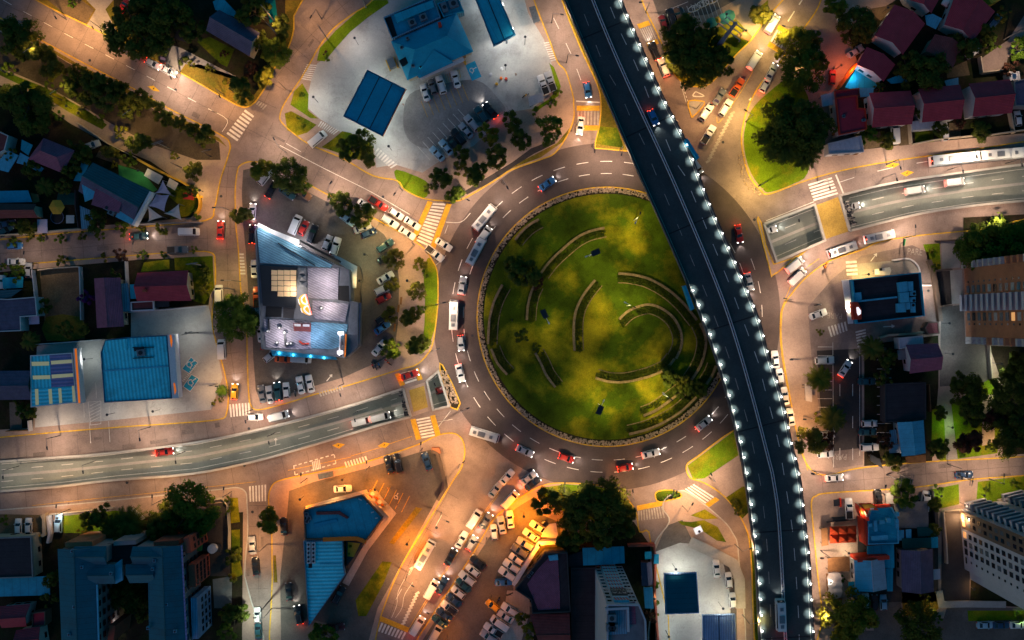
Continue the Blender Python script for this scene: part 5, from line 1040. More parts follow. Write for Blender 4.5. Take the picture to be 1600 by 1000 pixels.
def car_proto(kind, col, roofcol, lit):
 key = (kind, col, roofcol, lit)
 if key in CARP: return CARP[key]
 D = CT[kind]; L, W = D['L'], D['W']; hw = W/2
 nm = {'van': 'van', 'pickup': 'pickup_truck', 'bus': 'bus', 'minibus': 'minibus'}.get(kind, 'car')
 r = thing(nm, '', {'van': 'van', 'pickup': 'pickup', 'bus': 'bus', 'minibus': 'minibus'}.get(kind, 'car'))
 b = MB(); secs = []
 for fx, wf, z in D['st']:
  w = hw*wf; x = fx*L; zb = .26 if abs(fx) < .47 else .34
  secs.append([(x, -w*.93, zb), (x, -w, zb+.22), (x, -w, z*.80), (x, -w*.97, z*.93), (x, -w*.86, z), (x, 0, z+.025), (x, w*.86, z), (x, w*.97, z*.93), (x, w, z*.80), (x, w, zb+.22), (x, w*.93, zb)])
 loft(b, secs, col)
 c0, c1, r0, r1, rz = D['cab']; zb = D['st'][3][2]-.03; bw = hw*.95; rw = hw*D['rw']
 bot = [(c0*L, -bw*.96, zb), (c1*L, -bw*.90, zb), (c1*L, bw*.90, zb), (c0*L, bw*.96, zb)]
 top = [(r0*L, -rw, rz-.05), (r1*L, -rw, rz-.05), (r1*L, rw, rz-.05), (r0*L, rw, rz-.05)]
 cap = [(r0*L+.14, -rw+.13, rz), (r1*L-.14, -rw+.13, rz), (r1*L-.14, rw-.13, rz), (r0*L+.14, rw-.13, rz)]
 o = len(b.v); b.v += bot+top; mt = b.mi(col)
 for i in range(4):
  j = (i+1) % 4; b.f.append((o+i, o+j, o+4+j, o+4+i)); b.m.append(mt)
 if 'bed' in D:
  x0, x1 = D['bed']; b.box((x0+x1)/2*L, 0, .6, D['st'][2][2]+.035, (x1-x0)*L, W*.80, 0, 'black')
  for s in (-1, 1): b.box((x0+x1)/2*L, s*W*.46, .8, D['st'][2][2]+.09, (x1-x0)*L, .09, 0, col)
  b.box(x0*L+.02, 0, .8, D['st'][2][2]+.09, .08, W*.9, 0, col)
 b.build('body', r, smoothed=True)
 b = MB(); o = len(b.v); b.v += top+cap; mt = b.mi(roofcol); b.f.append((o+4, o+5, o+6, o+7)); b.m.append(mt)
 for i in range(4):
  j = (i+1) % 4; b.f.append((o+i, o+j, o+4+j, o+4+i)); b.m.append(mt)
 if kind in ('suv',):
  for s in (-1, 1): b.box((r0+r1)/2*L, s*(rw-.12), rz-.01, rz+.05, (r1-r0)*L*.8, .05, 0, 'metal_grey')
 if kind in ('bus', 'minibus'):
  b.box(-.1*L, 0, rz-.01, rz+.16, 1.8, 1.3, 0, 'metal_grey'); b.box(.22*L, 0, rz-.01, rz+.1, .8, .8, 0, 'metal_grey'); b.box(-.33*L, 0, rz-.01, rz+.1, .8, .8, 0, 'metal_grey')
 b.build('roof', r, smoothed=True)
 b = MB(); inset_quad(b, [bot[1], bot[2], top[2], top[1]], .90, 'glass_car'); b.build('windscreen', r)
 if kind != 'van': b = MB(); inset_quad(b, [bot[3], bot[0], top[0], top[3]], .82, 'glass_car'); b.build('rear_window', r)
 for s in ((0, 1), (2, 3)): b = MB(); inset_quad(b, [bot[s[0]], bot[s[1]], top[s[1]], top[s[0]]], .82, 'glass_car'); b.build('side_window', r)
 wr = .33 if kind not in ('bus', 'minibus') else .48
 for sx in (-.31, .31):
  for sy in (-1, 1):
   b = MB(); b.tube((sx*L, sy*(hw-.20), wr), (sx*L, sy*(hw+.015), wr), wr, None, 12, 'tyre'); b.tube((sx*L, sy*(hw+.0), wr), (sx*L, sy*(hw+.025), wr), wr*.6, None, 8, 'metal_grey'); b.build('wheel', r)
 zf = D['st'][-1][2]; zr = D['st'][0][2]
 for sy in (-1, 1):
  b = MB(); b.box(.475*L, sy*hw*.70, zf-.04, zf+.13, .20, .36, 0, 'head_light' if lit else 'head_off'); b.build('headlight', r)
  b = MB(); b.box(-.487*L, sy*hw*.74, zr-.06, zr+.20, .14, .30, 0, 'tail_light' if lit else 'tail_off'); b.build('taillight', r)
  b = MB(); b.box((c1-.06)*L, sy*(hw+.10), zb, zb+.14, .14, .2, 0, col); b.build('mirror', r)
 if lit:
  light('headlight_beam', .5*L+.25, 0, zf+.15, 140, (1, .95, .9), r, 'SPOT', .1, 95, .8, (0, R(-66), 0)); light('taillight_glow', -.5*L-.3, 0, zr+.25, 26, (1, .06, .02), r, 'POINT', .1)
 CARP[key] = (r, [False]); return CARP[key]
def car(x, y, ang, kind, col, label, roof=None, lit=False, z=.125, group='cars on the streets and car parks'):
 r, used = car_proto(kind, 'car_'+col if kind != 'bus' else 'bus_white', 'car_'+(roof or col) if kind != 'bus' else 'bus_white', lit)
 if used[0]: r = copy_tree(r)
 used[0] = True; w = P2((x, y), max(z, 0)+1.0); r.location = (w[0], w[1], z); r.rotation_euler = (0, 0, R(ang)); tag(r, label, r['category'], group)
 return r
CARS = [
 (664,144,107,'sedan','white','white saloon leftmost of the four cars below the slate hip roof'),(675.5,135,107,'hatch','grey','dark hatchback second from left below the slate hip roof'),(689,132,107,'suv','white','white car with dark rear window third from left below the slate hip roof'),(712,123,105,'sedan','white','white saloon rightmost below the slate hip roof'),
 (683,240,135,'sedan','lightblue','white car in cyan light at the bottom end of the diagonal parking row'),(697,230,130,'sedan','lightblue','pale blue car second from the bottom of the diagonal parking row'),(708,223,130,'hatch','black','black car with pale edges third from the bottom of the diagonal parking row'),(716,213,130,'suv','black','black car fourth from the bottom of the diagonal parking row'),(728,204,130,'sedan','silver','silver car fifth from the bottom of the diagonal parking row'),(737,192,130,'suv','silver','silver wagon sixth from the bottom of the diagonal parking row'),(752,179,125,'suv','teal','dark teal car near the top of the diagonal parking row'),  # bottom car: cyan light on white bodywork, painted as pale blue
 (766,172,130,'sedan','black','black car pulling out with its red tail lamps on at the north forecourt',None,True),(496,217,40,'van','white','white van leaving the north forecourt onto the northwest road'),(849,132,110,'pickup','white','white pickup beside the small green-roofed kiosk'),(860,127,110,'pickup','silver','silver pickup right of the white one by the kiosk'),
 (918,140,-80,'hatch','blue','blue car with glowing tail lamps on the left ramp',None,True),(907,196,-98,'sedan','white','white car crossing the faded zebra on the left ramp',None,True),(1023,79,112,'suv','black','black car first in the queue right of the flyover',None,True),(1037,105,110,'suv','white','white car with dark windows second in the queue right of the flyover',None,True),
 (1036.5,35,107,'hatch','darkred','dark red hatchback in the lot above the pylon trees'),(1049.5,27,107,'suv','black','black car between two reddish ones in the lot above the pylon trees'),(1060,25,107,'sedan','brown','brown car in the lot above the pylon trees'),
 (1152,136,57,'pickup','orange','orange-red pickup in the queue by the pylon lawn'),(1124,151,58,'sedan','grey','dark grey saloon in the queue by the pylon lawn'),(1134,168,58,'suv','white','white car with a dark windscreen in the queue by the pylon lawn'),(1104,175,56,'suv','white','white car at the head of the queue by the tiny island'),(1107,210,58,'pickup','white','white pickup alone near the flyover below the tiny island'),
 (1179,94,57,'van','white','white van coming down toward the queue by the pylon lawn',None,True),(1206,112,62,'sedan','silver','silver car with red tail lamps beside the palm lawn tip',None,True),(1207,37,58,'van','white','white van at the upper right junction',None,True),(1196,132,62,'hatch','white','white hatchback with red tail lamps above the palm lawn',None,True),
 (1321,31,-10,'hatch','white','white hatchback with black windows among the upper right trees'),(1337,80,33,'sedan','silver','silver-blue saloon by the first red roof'),(1301,120,86,'hatch','red','red-lit car beside the orange sign wall'),(1521,81,42,'hatch','white','white car with violet sheen on the dark drive amid red roofs'),(1591,185,95,'hatch','white','white car right of the last red roof'),(1399,209,93,'van','white','white van parked below the second red roof'),(1476,205,95,'suv','white','white car under the grey carport'),(1487,8,150,'suv','white','white car at the top edge between red roofs'),(1553,35,50,'suv','navy','dark blue car beside the top right red roof'),  # car by the sign wall: red light painted as body colour
 (257,84,75,'sedan','black','black saloon on the driveway by the northwest road'),(142,227,20,'sedan','silver','silver saloon in the garden drive at left'),(193,9,60,'hatch','red','red car half under trees at the top edge'),(262,110,-28,'sedan','white','white car driving down the northwest road with its lamps on',None,True),(238,99,-28,'hatch','silver','silver car following on the northwest road',None,True),
 (22,384,2,'hatch','blue','blue hatchback on the small left street near the edge'),(24,409,0,'sedan','white','white saloon opposite the blue hatchback'),(44,422,90,'hatch','silver','pale car in the drive below the white saloon'),(216,369,3,'sedan','teal','dark teal saloon below the kindergarten',None,True),(295,362,0,'van','white','white van on the small left street'),(277,390,2,'pickup','grey','grey pickup parked below the white van'),(344,359,88,'sedan','red','red car driving with its tail lamps on in the left street',None,True),(342,461,92,'van','white','white van in the left street above the huge green tree'),
 (3,442,90,'hatch','white','white car at the left edge of the photo'),(8,360,35,'hatch','teal','teal car in the left front yard'),(10,350,10,'sedan','navy','dark car in the left front yard'),
 (394,330,85,'hatch','white','white car left of the retail building, uppermost',None,True),(394,366,88,'suv','black','black car left of the retail building',None,True),(397,420,92,'sedan','white','white saloon left of the retail building'),(401,464,92,'pickup','orange','orange pickup left of the retail building'),(404,486,92,'hatch','white','white hatchback below the orange pickup'),(407,521,96,'sedan','white','white saloon at the lower left wall of the retail building'),(422,556,40,'hatch','white','white car at the lower left corner of the retail building'),(443,561,-3,'sedan','orange','orange-red car below the teal canopy of the retail building'),(470,561,-4,'van','white','white van below the teal canopy of the retail building'),
 (414,276,52,'suv','white','white car under the yellow-green tree of the retail block'),(424,296,60,'sedan','black','black car in the dark corner of the retail block',None,True),(472,301,-35,'pickup','brown','brown pickup in the upper retail car park'),(448,301,-35,'sedan','teal','teal car in the upper retail car park'),(461,351,67,'van','white','white van first in the row along the retail wall'),(474,356,64,'hatch','red','red hatchback second in the row along the retail wall'),(488,365,70,'suv','black','black car third in the row along the retail wall'),(511,379,67,'hatch','silver','silver car fourth in the row along the retail wall'),(524,385,72,'suv','white','white car last in the row along the retail wall'),
 (542,342,-38,'sedan','lightblue','pale blue car under the dark trees of the retail car park'),(571,321,-35,'sedan','white','white car half hidden by the dark trees at the queue'),(566,356,20,'sedan','silver','silver car below the dark trees of the retail car park'),(576,364,22,'hatch','navy','navy hatchback right of the car park trees'),(602,384,34,'suv','teal','dark teal car in the right row of the retail car park'),(602,402,34,'sedan','black','black car under the olive tree of the retail car park'),(602,434,30,'sedan','white','white saloon in the right row of the retail car park'),(599,452,25,'suv','white','white car above the red one in the right row'),(599,466,28,'hatch','red','red car in the right row of the retail car park'),(600,496,36,'suv','black','black car above the blue one in the right row'),(597,512,36,'sedan','blue','bright blue saloon in the right row of the retail car park'),(592,544,50,'sedan','white','white saloon under the round green tree of the retail block'),
 (591,318,-33,'pickup','red','red pickup at the end of the queue before the crossing'),(619,334,-33,'hatch','white','white car in the upper lane of the queue, rear'),(609,346,-33,'suv','white','white car in the lower lane of the queue, rear'),(644,349,-33,'sedan','white','white saloon in the upper lane of the queue, front'),(636,364,-33,'sedan','white','white saloon in the lower lane of the queue, front'),(693,382,-33,'sedan','white','white saloon just past the crossing at the roundabout'),(679,396,-38,'pickup','white','white pickup just past the crossing at the roundabout'),
 (409,616,100,'sedan','grey','grey saloon at the left end of the row below the retail building'),(421,617,100,'sedan','silver','silver saloon second in the row below the retail building'),(434,612,98,'suv','teal','teal car third in the row below the retail building',None,True),(447,610,95,'hatch','white','white hatchback fourth in the row below the retail building'),(469,602,102,'sedan','white','white saloon with dark roof edges beside the worn crossing'),(484,600,102,'sedan','white','white saloon at the right end of the row below the retail building'),
 (757,340,50,'minibus','white','white minibus entering the roundabout from the upper left',None,True),(744,392,62,'minibus','white','white minibus on the left of the roundabout',None,True),(756,368,55,'van','white','white van ahead of the minibus on the left of the roundabout',None,True),(722,446,80,'sedan','silver','silver saloon on the left of the roundabout with lamps on',None,True),(709,492,88,'minibus','white','white minibus low on the left of the roundabout',None,True),(720,536,-86,'hatch','silver','silver hatchback on the left of the roundabout by the green strip',None,True),(719,583,-76,'sedan','white','white saloon above the pale rock bed',None,True),(757,679,-17,'minibus','white','white minibus leaving the roundabout at the lower left',None,True),
 (820,705,-25,'sedan','silver','silver saloon at the bottom left of the roundabout with red lamps',None,True),(885,716,-18,'hatch','red','red hatchback at the bottom of the roundabout',None,True),(1017,709,14,'sedan','white','white saloon at the bottom right of the roundabout',None,True),(977,731,11,'hatch','red','red car in the outer lane at the bottom of the roundabout',None,True),(1100,662,40,'sedan','silver','silver saloon entering beneath the flyover at lower right',None,True),(855,287,35,'sedan','blue','blue saloon at the top of the roundabout',None,True),(826,747,38,'sedan','silver','silver saloon turning at the avenue head with its lamps on',None,True),(832,756,38,'sedan','black','black saloon turning into the avenue from the roundabout',None,True),
 (640,586,18,'sedan','red','red saloon on the crossing by the sunken road bridge',None,True),(435,650,14,'van','white','white van driving above the left sunken road',None,True),(398,652,3,'hatch','white','white hatchback behind the van above the left sunken road'),(366,612,86,'hatch','yellow','yellow car approaching the zebra in the left street',None,True),(346,546,92,'van','white','white van parked in the left street by the forecourt'),
 (250,709,8,'sedan','red','red saloon in the left sunken road',None,True,-3.0),(590,655,14,'van','white','white van in the left sunken road near its bridge',None,True,-5.2),(560,662,14,'van','white','second white van behind in the left sunken road',None,True,-5.0),(690,611,14,'hatch','red','red car glimpsed in the small triangular opening',None,None,-5.5),
 (1440,294,9,'van','white','white van in the right sunken road',None,True,-4.0),(1500,282,8,'van','white','white van further along the right sunken road',None,True,-2.9),(1342,319,12,'sedan','silver','silver car beneath the bridge beams of the right sunken road',None,True,-5.5),(1210,357,16,'sedan','white','white car in the short sunken opening',None,True,-5.5),
 (1490,249,6,'bus','white','long white bus on the right avenue above the sunken road',None,True),(1565,242,5,'bus','white','second long white bus at the right edge of the avenue',None,True),(1316,390,19,'minibus','white','white minibus on the lower right avenue',None,True),(1374,370,12,'minibus','white','white minibus ahead on the lower right avenue by the pavement end',None,True),(1242,414,38,'van','white','upper of two white vans side by side near the flyover',None,True),(1246,432,44,'van','white','lower of two white vans side by side near the flyover',None,True),
 (1086,258,-55,'van','white','white van emerging beside the flyover at upper right',None,True),(1155,365,-80,'sedan','red','red car on the road right of the flyover',None,True),(1171,440,-76,'sedan','silver','silver car on the road right of the flyover with lamps on',None,True),
 (1279,491,20,'sedan','white','white saloon parked by the left awning of the restaurant'),(1212,562,96,'sedan','white','uppermost white saloon parked along the right of the flyover'),(1219,588,97,'hatch','white','white hatchback parked second along the right of the flyover'),(1227,619,98,'sedan','white','white saloon with dark glass parked third along the right of the flyover'),(1236,652,99,'sedan','white','white saloon parked lowest along the right of the flyover'),
 (1289,563,3,'suv','white','white car in the upper bay of the dark parking lot'),(1321,576,57,'sedan','white','white saloon driving with lamps on in the dark parking lot',None,True),(1359,662,2,'hatch','white','white hatchback in the right bays of the dark parking lot'),(1356,675,2,'sedan','teal','teal saloon in the right bays of the dark parking lot'),(1359,699,2,'suv','white','white wagon lowest in the right bays of the dark parking lot'),(1355,596,2,'sedan','teal','dark teal car upper in the right bays of the dark parking lot'),(1291,679,2,'sedan','silver','silver car in the left bays under the brownish tree'),(1290,710,4,'hatch','white','white car peeking out under the brownish tree'),(1507,742,3,'sedan','navy','navy saloon on the right cross street'),(1304,747,4,'sedan','white','white saloon turning onto the right cross street',None,True),
 (1327,795,92,'pickup','white','white pickup beside the orange marquee court'),(1373,781,95,'pickup','black','black pickup by the red signboard'),(1446,783,82,'van','white','white van in the dark yard by the hedge'),(1340,941,86,'suv','teal','teal car left in the row below the pale blue roof'),(1352,942,88,'suv','white','white car second in the row below the pale blue roof'),(1367,942,90,'hatch','darkred','dark red car third in the row below the pale blue roof'),(1381,942,92,'hatch','lightblue','pale blue car right in the row below the pale blue roof'),(1541,977,2,'sedan','lightblue','pale car left of three at the lower right corner'),(1565,977,2,'sedan','navy','navy car middle of three at the lower right corner'),(1592,977,2,'sedan','white','white car right of three at the lower right corner'),
 (1120,889,95,'sedan','white','white saloon at the right of the south forecourt'),(1139,907,95,'hatch','white','white hatchback below the white saloon of the south forecourt'),(1145,939,93,'hatch','white','white hatchback lowest at the right of the south forecourt'),
 (792,746,48,'sedan','white','white saloon first in the avenue queue'),(774,766,52,'sedan','silver','silver saloon second in the avenue queue'),(741,811,57,'van','white','white van third in the avenue queue'),(759,815,57,'sedan','grey','grey car beside the white van with lamps on',None,True),(721,844,60,'sedan','white','white saloon fourth in the avenue queue'),(737,849,60,'hatch','silver','silver hatchback in the kerb lane with red tail lamps',None,True),(704,871,62,'sedan','black','black saloon fifth in the avenue queue',None,True),(690,915,60,'sedan','navy','navy car low in the kerb lane of the avenue',None,True),(674,921,60,'van','white','white van low in the avenue queue',None,True),(652,978,58,'van','white','white van at the lower crossing of the avenue',None,True),(664,866,60,'minibus','white','white minibus alone in the middle of the avenue',None,True),(797,781,48,'van','white','white van at the top of the kerb lane of the avenue',None,True),
 (535,764,4,'sedan','white','white car above the wedge building'),(607,726,104,'sedan','black','left of two black cars below the wide pavement'),(622,724,102,'suv','black','right of two black cars below the wide pavement'),(667,721,108,'sedan','navy','navy car alone at the right of the upper car park'),(451,925,95,'sedan','black','black car left of the wedge building point'),(466,961,102,'suv','black','black car with bright lamps at the wedge building point',None,True),(529,930,62,'suv','black','black car right of the wedge building'),(522,981,5,'pickup','darkred','dark red pickup at the bottom beside the round green tree'),(443,823,95,'sedan','black','black car half under the yellow-green tree'),(402,962,92,'hatch','white','white car on the lower left street'),(394,853,95,'sedan','silver','silver car on the lower left street'),(399,885,96,'sedan','black','black car on the lower left street'),(403,985,92,'sedan','teal','teal car at the bottom of the lower left street'),
 (28,823,91,'hatch','white','white hatchback left in the small lot at lower left'),(44,822,91,'hatch','white','white hatchback right in the small lot at lower left'),(91,818,88,'suv','lightblue','pale car beside the garden wall'),
 (747,879,142,'sedan','black','black saloon at the top of the left row of the orange car park'),(739,892,142,'hatch','white','white hatchback second in the left row of the orange car park'),(730,904,142,'suv','white','white wagon third in the left row of the orange car park'),(724,915,142,'sedan','teal','teal saloon fourth in the left row of the orange car park'),(716,926,142,'hatch','white','white hatchback fifth in the left row of the orange car park'),(709,938,142,'sedan','navy','navy saloon sixth in the left row of the orange car park'),(702,950,142,'suv','white','white car with black roof seventh in the left row of the orange car park','black'),(694,961,142,'sedan','navy','navy saloon eighth in the left row of the orange car park'),(687,972,142,'sedan','teal','teal saloon lowest in the left row of the orange car park'),(680,991,60,'van','silver','silver van at the bottom corner of the orange car park'),
 (772,832,97,'hatch','white','white hatchback left of three in the middle of the orange car park'),(784,821,100,'sedan','silver','silver saloon middle of three in the orange car park'),(797,812,97,'sedan','white','white saloon right of three in the orange car park'),(841,824,148,'sedan','white','white saloon uppermost in the right row of the orange car park'),(830,837,146,'sedan','white','white saloon second in the right row of the orange car park'),(821,850,150,'suv','silver','silver car third in the right row of the orange car park'),(813,861,148,'suv','grey','grey car fourth in the right row of the orange car park'),(807,874,146,'hatch','white','white hatchback fifth in the right row of the orange car park'),(800,885,147,'suv','white','white car sixth in the right row of the orange car park'),(793,897,147,'suv','white','white car seventh in the right row of the orange car park'),(787,910,4,'sedan','blue','blue-white car turned sideways in the orange car park'),(770,947,142,'hatch','yellow','yellow-roofed black taxi in the orange car park','yellow'),(797,953,148,'suv','white','white car by the patio, uppermost of the lower right row'),(790,964,148,'sedan','white','white saloon second of the lower right row'),(781,974,146,'van','white','white van third of the lower right row'),(771,985,148,'pickup','white','white pickup with a black bed in the lower right row'),(764,995,148,'suv','silver','silver car at the bottom of the lower right row'),
]
for c in CARS:
 a = list(c)+[None]*(9-len(c)); car(a[0], a[1], a[2], a[3], a[4], a[5], a[6], bool(a[7]), a[8] if a[8] is not None else .125)
car(1021,183,-66,'hatch','blue','blue car driving on the flyover near the top',None,True,FH+.02)
car(1219,960,92,'minibus','white','white minibus driving on the flyover near the bottom',None,True,FH+.02)
MOTO = {}
def motorcycle(x, y, ang, col, label):
 if col not in MOTO:
  r = thing('motorcycle', '', 'motorcycle')
  for sx in (-.68, .68):
   b = MB(); b.tube((sx, -.06, .31), (sx, .06, .31), .31, None, 12, 'tyre'); b.build('wheel', r)
  b = MB(); loft(b, [[(xx, -w, z0), (xx, w, z0), (xx, w*.8, z1), (xx, -w*.8, z1)] for xx, w, z0, z1 in ((-.6, .08, .55, .75), (-.2, .17, .35, .8), (.15, .2, .4, .98), (.45, .12, .5, .9), (.62, .05, .5, .7))], col); b.tube((.68, 0, .3), (.42, 0, 1.0), .05, None, 6, 'metal_grey'); b.build('body', r)
  b = MB(); b.box(-.35, 0, .75, .85, .7, .26, 0, 'black'); b.build('seat', r); b = MB(); b.tube((.4, -.38, 1.02), (.4, .38, 1.02), .03, None, 6, 'metal_dark'); b.build('handlebar', r)
  b = MB(); b.box(.58, 0, .8, .95, .1, .18, 0, 'head_off'); b.build('headlight', r); MOTO[col] = r
 else: r = copy_tree(MOTO[col])
 w = P2((x, y), .8); r.location = (w[0], w[1], .125); r.rotation_euler = (0, 0, R(ang)); tag(r, label, 'motorcycle', 'motorcycles')
for m in ((582,571,110,'car_red','red motorcycle leftmost below the retail plaza'),(587,573,105,'car_navy','navy motorcycle second below the retail plaza'),(592,570,110,'car_blue','blue motorcycle third below the retail plaza'),(603,563,140,'car_red','red motorcycle nearest the round green tree'),(607,567,140,'car_orange','orange motorcycle nearest the retail crossing'),(796,929,20,'car_black','black motorcycle on the patio edge of the orange car park'),(778,939,60,'car_black','black motorcycle beside the yellow taxi'),(821,149,30,'car_yellow','yellow motorcycle by the small kiosk of the north station'),(1279,476,10,'car_grey','grey motorcycle in the bay above the white saloon'),(848,817,40,'car_silver','silver motorcycle under the dark trees of the orange car park'),(1302,108,60,'car_black','black motorcycle by the orange sign wall'),(461,614,95,'car_grey','grey motorcycle between the white cars of the retail row'),(1004,974,40,'car_silver','silver motorcycle by the long shed'),(1008,985,60,'car_grey','grey motorcycle below the long shed')): motorcycle(*m)
for n_, c_ in dict(skin=(.34,.19,.12), cloth_blue=(.02,.25,.42), cloth_dark=(.02,.022,.03), cloth_white=(.5,.5,.5), hair_dark=(.015,.01,.008)).items(): M(n_, c_, var=.1)
def person(x, y, ang, shirt, label, step=.22):
 J = dict(pelvis=((0,0,.95),.13), waist=((0,0,1.1),.115), chest=((.02,0,1.32),.15), neck=((.03,0,1.50),.055), head=((.06,0,1.62),.10), crown=((.05,0,1.74),.075),
   hipl=((0,.1,.9),.09), kneel=((step*.7,.1,.5),.062), anklel=((step,.1,.09),.045), toel=((step+.17,.11,.05),.04), hipr=((0,-.1,.9),.09), kneer=((-step*.3,-.1,.5),.062), ankler=((-step,-.1,.1),.045), toer=((-step+.17,-.11,.05),.04),
   shl=((0,.2,1.42),.065), ell=((-.08,.26,1.14),.045), wrl=((.08,.26,.92),.034), hal=((.12,.25,.82),.036), shr=((0,-.2,1.42),.065), elr=((.02,-.26,1.14),.045), wrr=((.16,-.25,.94),.034), har=((.2,-.24,.84),.036))
 ed = 'pelvis-waist waist-chest chest-neck neck-head head-crown pelvis-hipl hipl-kneel kneel-anklel anklel-toel pelvis-hipr hipr-kneer kneer-ankler ankler-toer chest-shl shl-ell ell-wrl wrl-hal chest-shr shr-elr elr-wrr wrr-har'.split()
 ks = list(J); me = bpy.data.meshes.new('body'); me.from_pydata([J[k][0] for k in ks], [tuple(ks.index(t) for t in e.split('-')) for e in ed], [])
 w = P2((x, y), 1.2); r = thing('person', label, 'person', w[0], w[1], .13, R(ang)); o = bpy.data.objects.new('body', me); C.objects.link(o); o.parent = r
 m = o.modifiers.new('skin', 'SKIN')
 for i, k in enumerate(ks): me.skin_vertices[0].data[i].radius = (J[k][1],)*2
 me.skin_vertices[0].data[0].use_root = True
 sd = o.modifiers.new('sub', 'SUBSURF'); sd.levels = 1; sd.render_levels = 2; me.materials.append(MATS['skin'])
 b = MB(); b.cyl(0.01, 0, .93, 1.2, .15, .15, 10, shirt); b.cyl(.015, 0, 1.2, 1.44, .15, .18, 10, shirt)
 for s in (-1, 1): b.tube((.0, s*.17, 1.43), (-.03, s*.25, 1.18), .085, .07, 8, shirt)
 b.build('shirt', r); b = MB(); b.cyl(0, 0, .82, .97, .16, .155, 10, 'cloth_dark')
 b.tube((0, .09, .92), (step*.7, .1, .5), .105, .085, 8, 'cloth_dark'); b.tube((step*.7, .1, .5), (step, .1, .1), .085, .065, 8, 'cloth_dark'); b.tube((0, -.09, .92), (-step*.3, -.1, .5), .105, .085, 8, 'cloth_dark'); b.tube((-step*.3, -.1, .5), (-step, -.1, .1), .085, .065, 8, 'cloth_dark'); b.build('trousers', r)
 b = MB(); b.cyl(.04, 0, 1.66, 1.77, .112, .075, 10, 'hair_dark'); b.build('hair', r)
person(606,763,215,'cloth_blue','person in a blue top walking past the terrace tables'); person(621,789,200,'cloth_blue','person in a blue top near the painted access symbol'); person(806,116,40,'cloth_white','person in white on the north forecourt by the coloured markers',.12); person(630,163,80,'cloth_dark','person in dark clothes right of the square blue canopy',.15)
# ================================================================ BUILDINGS
def root_for(name, label, cat, w, z=.1):
 rot = atan2(w[1][1]-w[0][1], w[1][0]-w[0][0]); cx = sum(p[0] for p in w)/len(w); cy = sum(p[1] for p in w)/len(w)
 return thing(name, label, cat, cx, cy, z, rot)
def windows(r, a, b_, z, n, w, h, mat='glass', t0=.08, t1=.92, name='window', frame='trim_white'):
 A, B = Vector(a), Vector(b_); d = (B-A).normalized(); nr = Vector((d.y, -d.x)); an = atan2(d.y, d.x)
 for i in range(n):
  p = A.lerp(B, t0+(t1-t0)*((i+.5)/n))
  g = MB(); g.box(p.x+nr.x*.03, p.y+nr.y*.03, z+.06, z+h-.06, w, .12, an, mat); g.build(name, r)
def plain_door(r, a, b_, t, mat='wood', w=.95, h=2.1):
 A, B = Vector(a), Vector(b_); p = A.lerp(B, t); d = B-A; g = MB(); g.box(p.x, p.y, .1, .1+h, w, .16, atan2(d.y, d.x), mat); g.build('door', r)
def flat(name, label, cat, pts, h, roof, wall='wall_cream', par=.5, cap=None, wins=2, z0=.1, pz=None):
 w = ccw(PL(pts, h)); r = root_for(name, label, cat, PL(pts, h), z0)
 b = MB(); b.prism(w, z0, h-.04, wall); b.build('wall', r); ins = offset(w, .22, True)
 b = MB(); b.prism(ins, h-.03, h+.02, roof); b.build('roof', r)
 if par: b = MB(); b.ribbon(offset(w, .09, True), .24, h-.5, h+par, cap or wall, True); b.build('parapet', r)
 if wins: add_openings(r, w, h, wins)
 return r
def add_openings(r, w, h, n, wins_h=1.2):
 k = 0; es = sorted(range(len(w)), key=lambda i: -hypot(w[(i+1) % len(w)][0]-w[i][0], w[(i+1) % len(w)][1]-w[i][1]))[:4]
 for j, i in enumerate(es[:3]):
  a, c = w[i], w[(i+1) % len(w)]; L = hypot(c[0]-a[0], c[1]-a[1])
  if L < 3: continue
  for fl in range(max(1, int(h//2.9))): windows(r, a, c, .95+2.8*fl, max(1, min(n, int(L/3))), 1.3, wins_h, t1=.78)
  if j == 0: plain_door(r, a, c, .88)
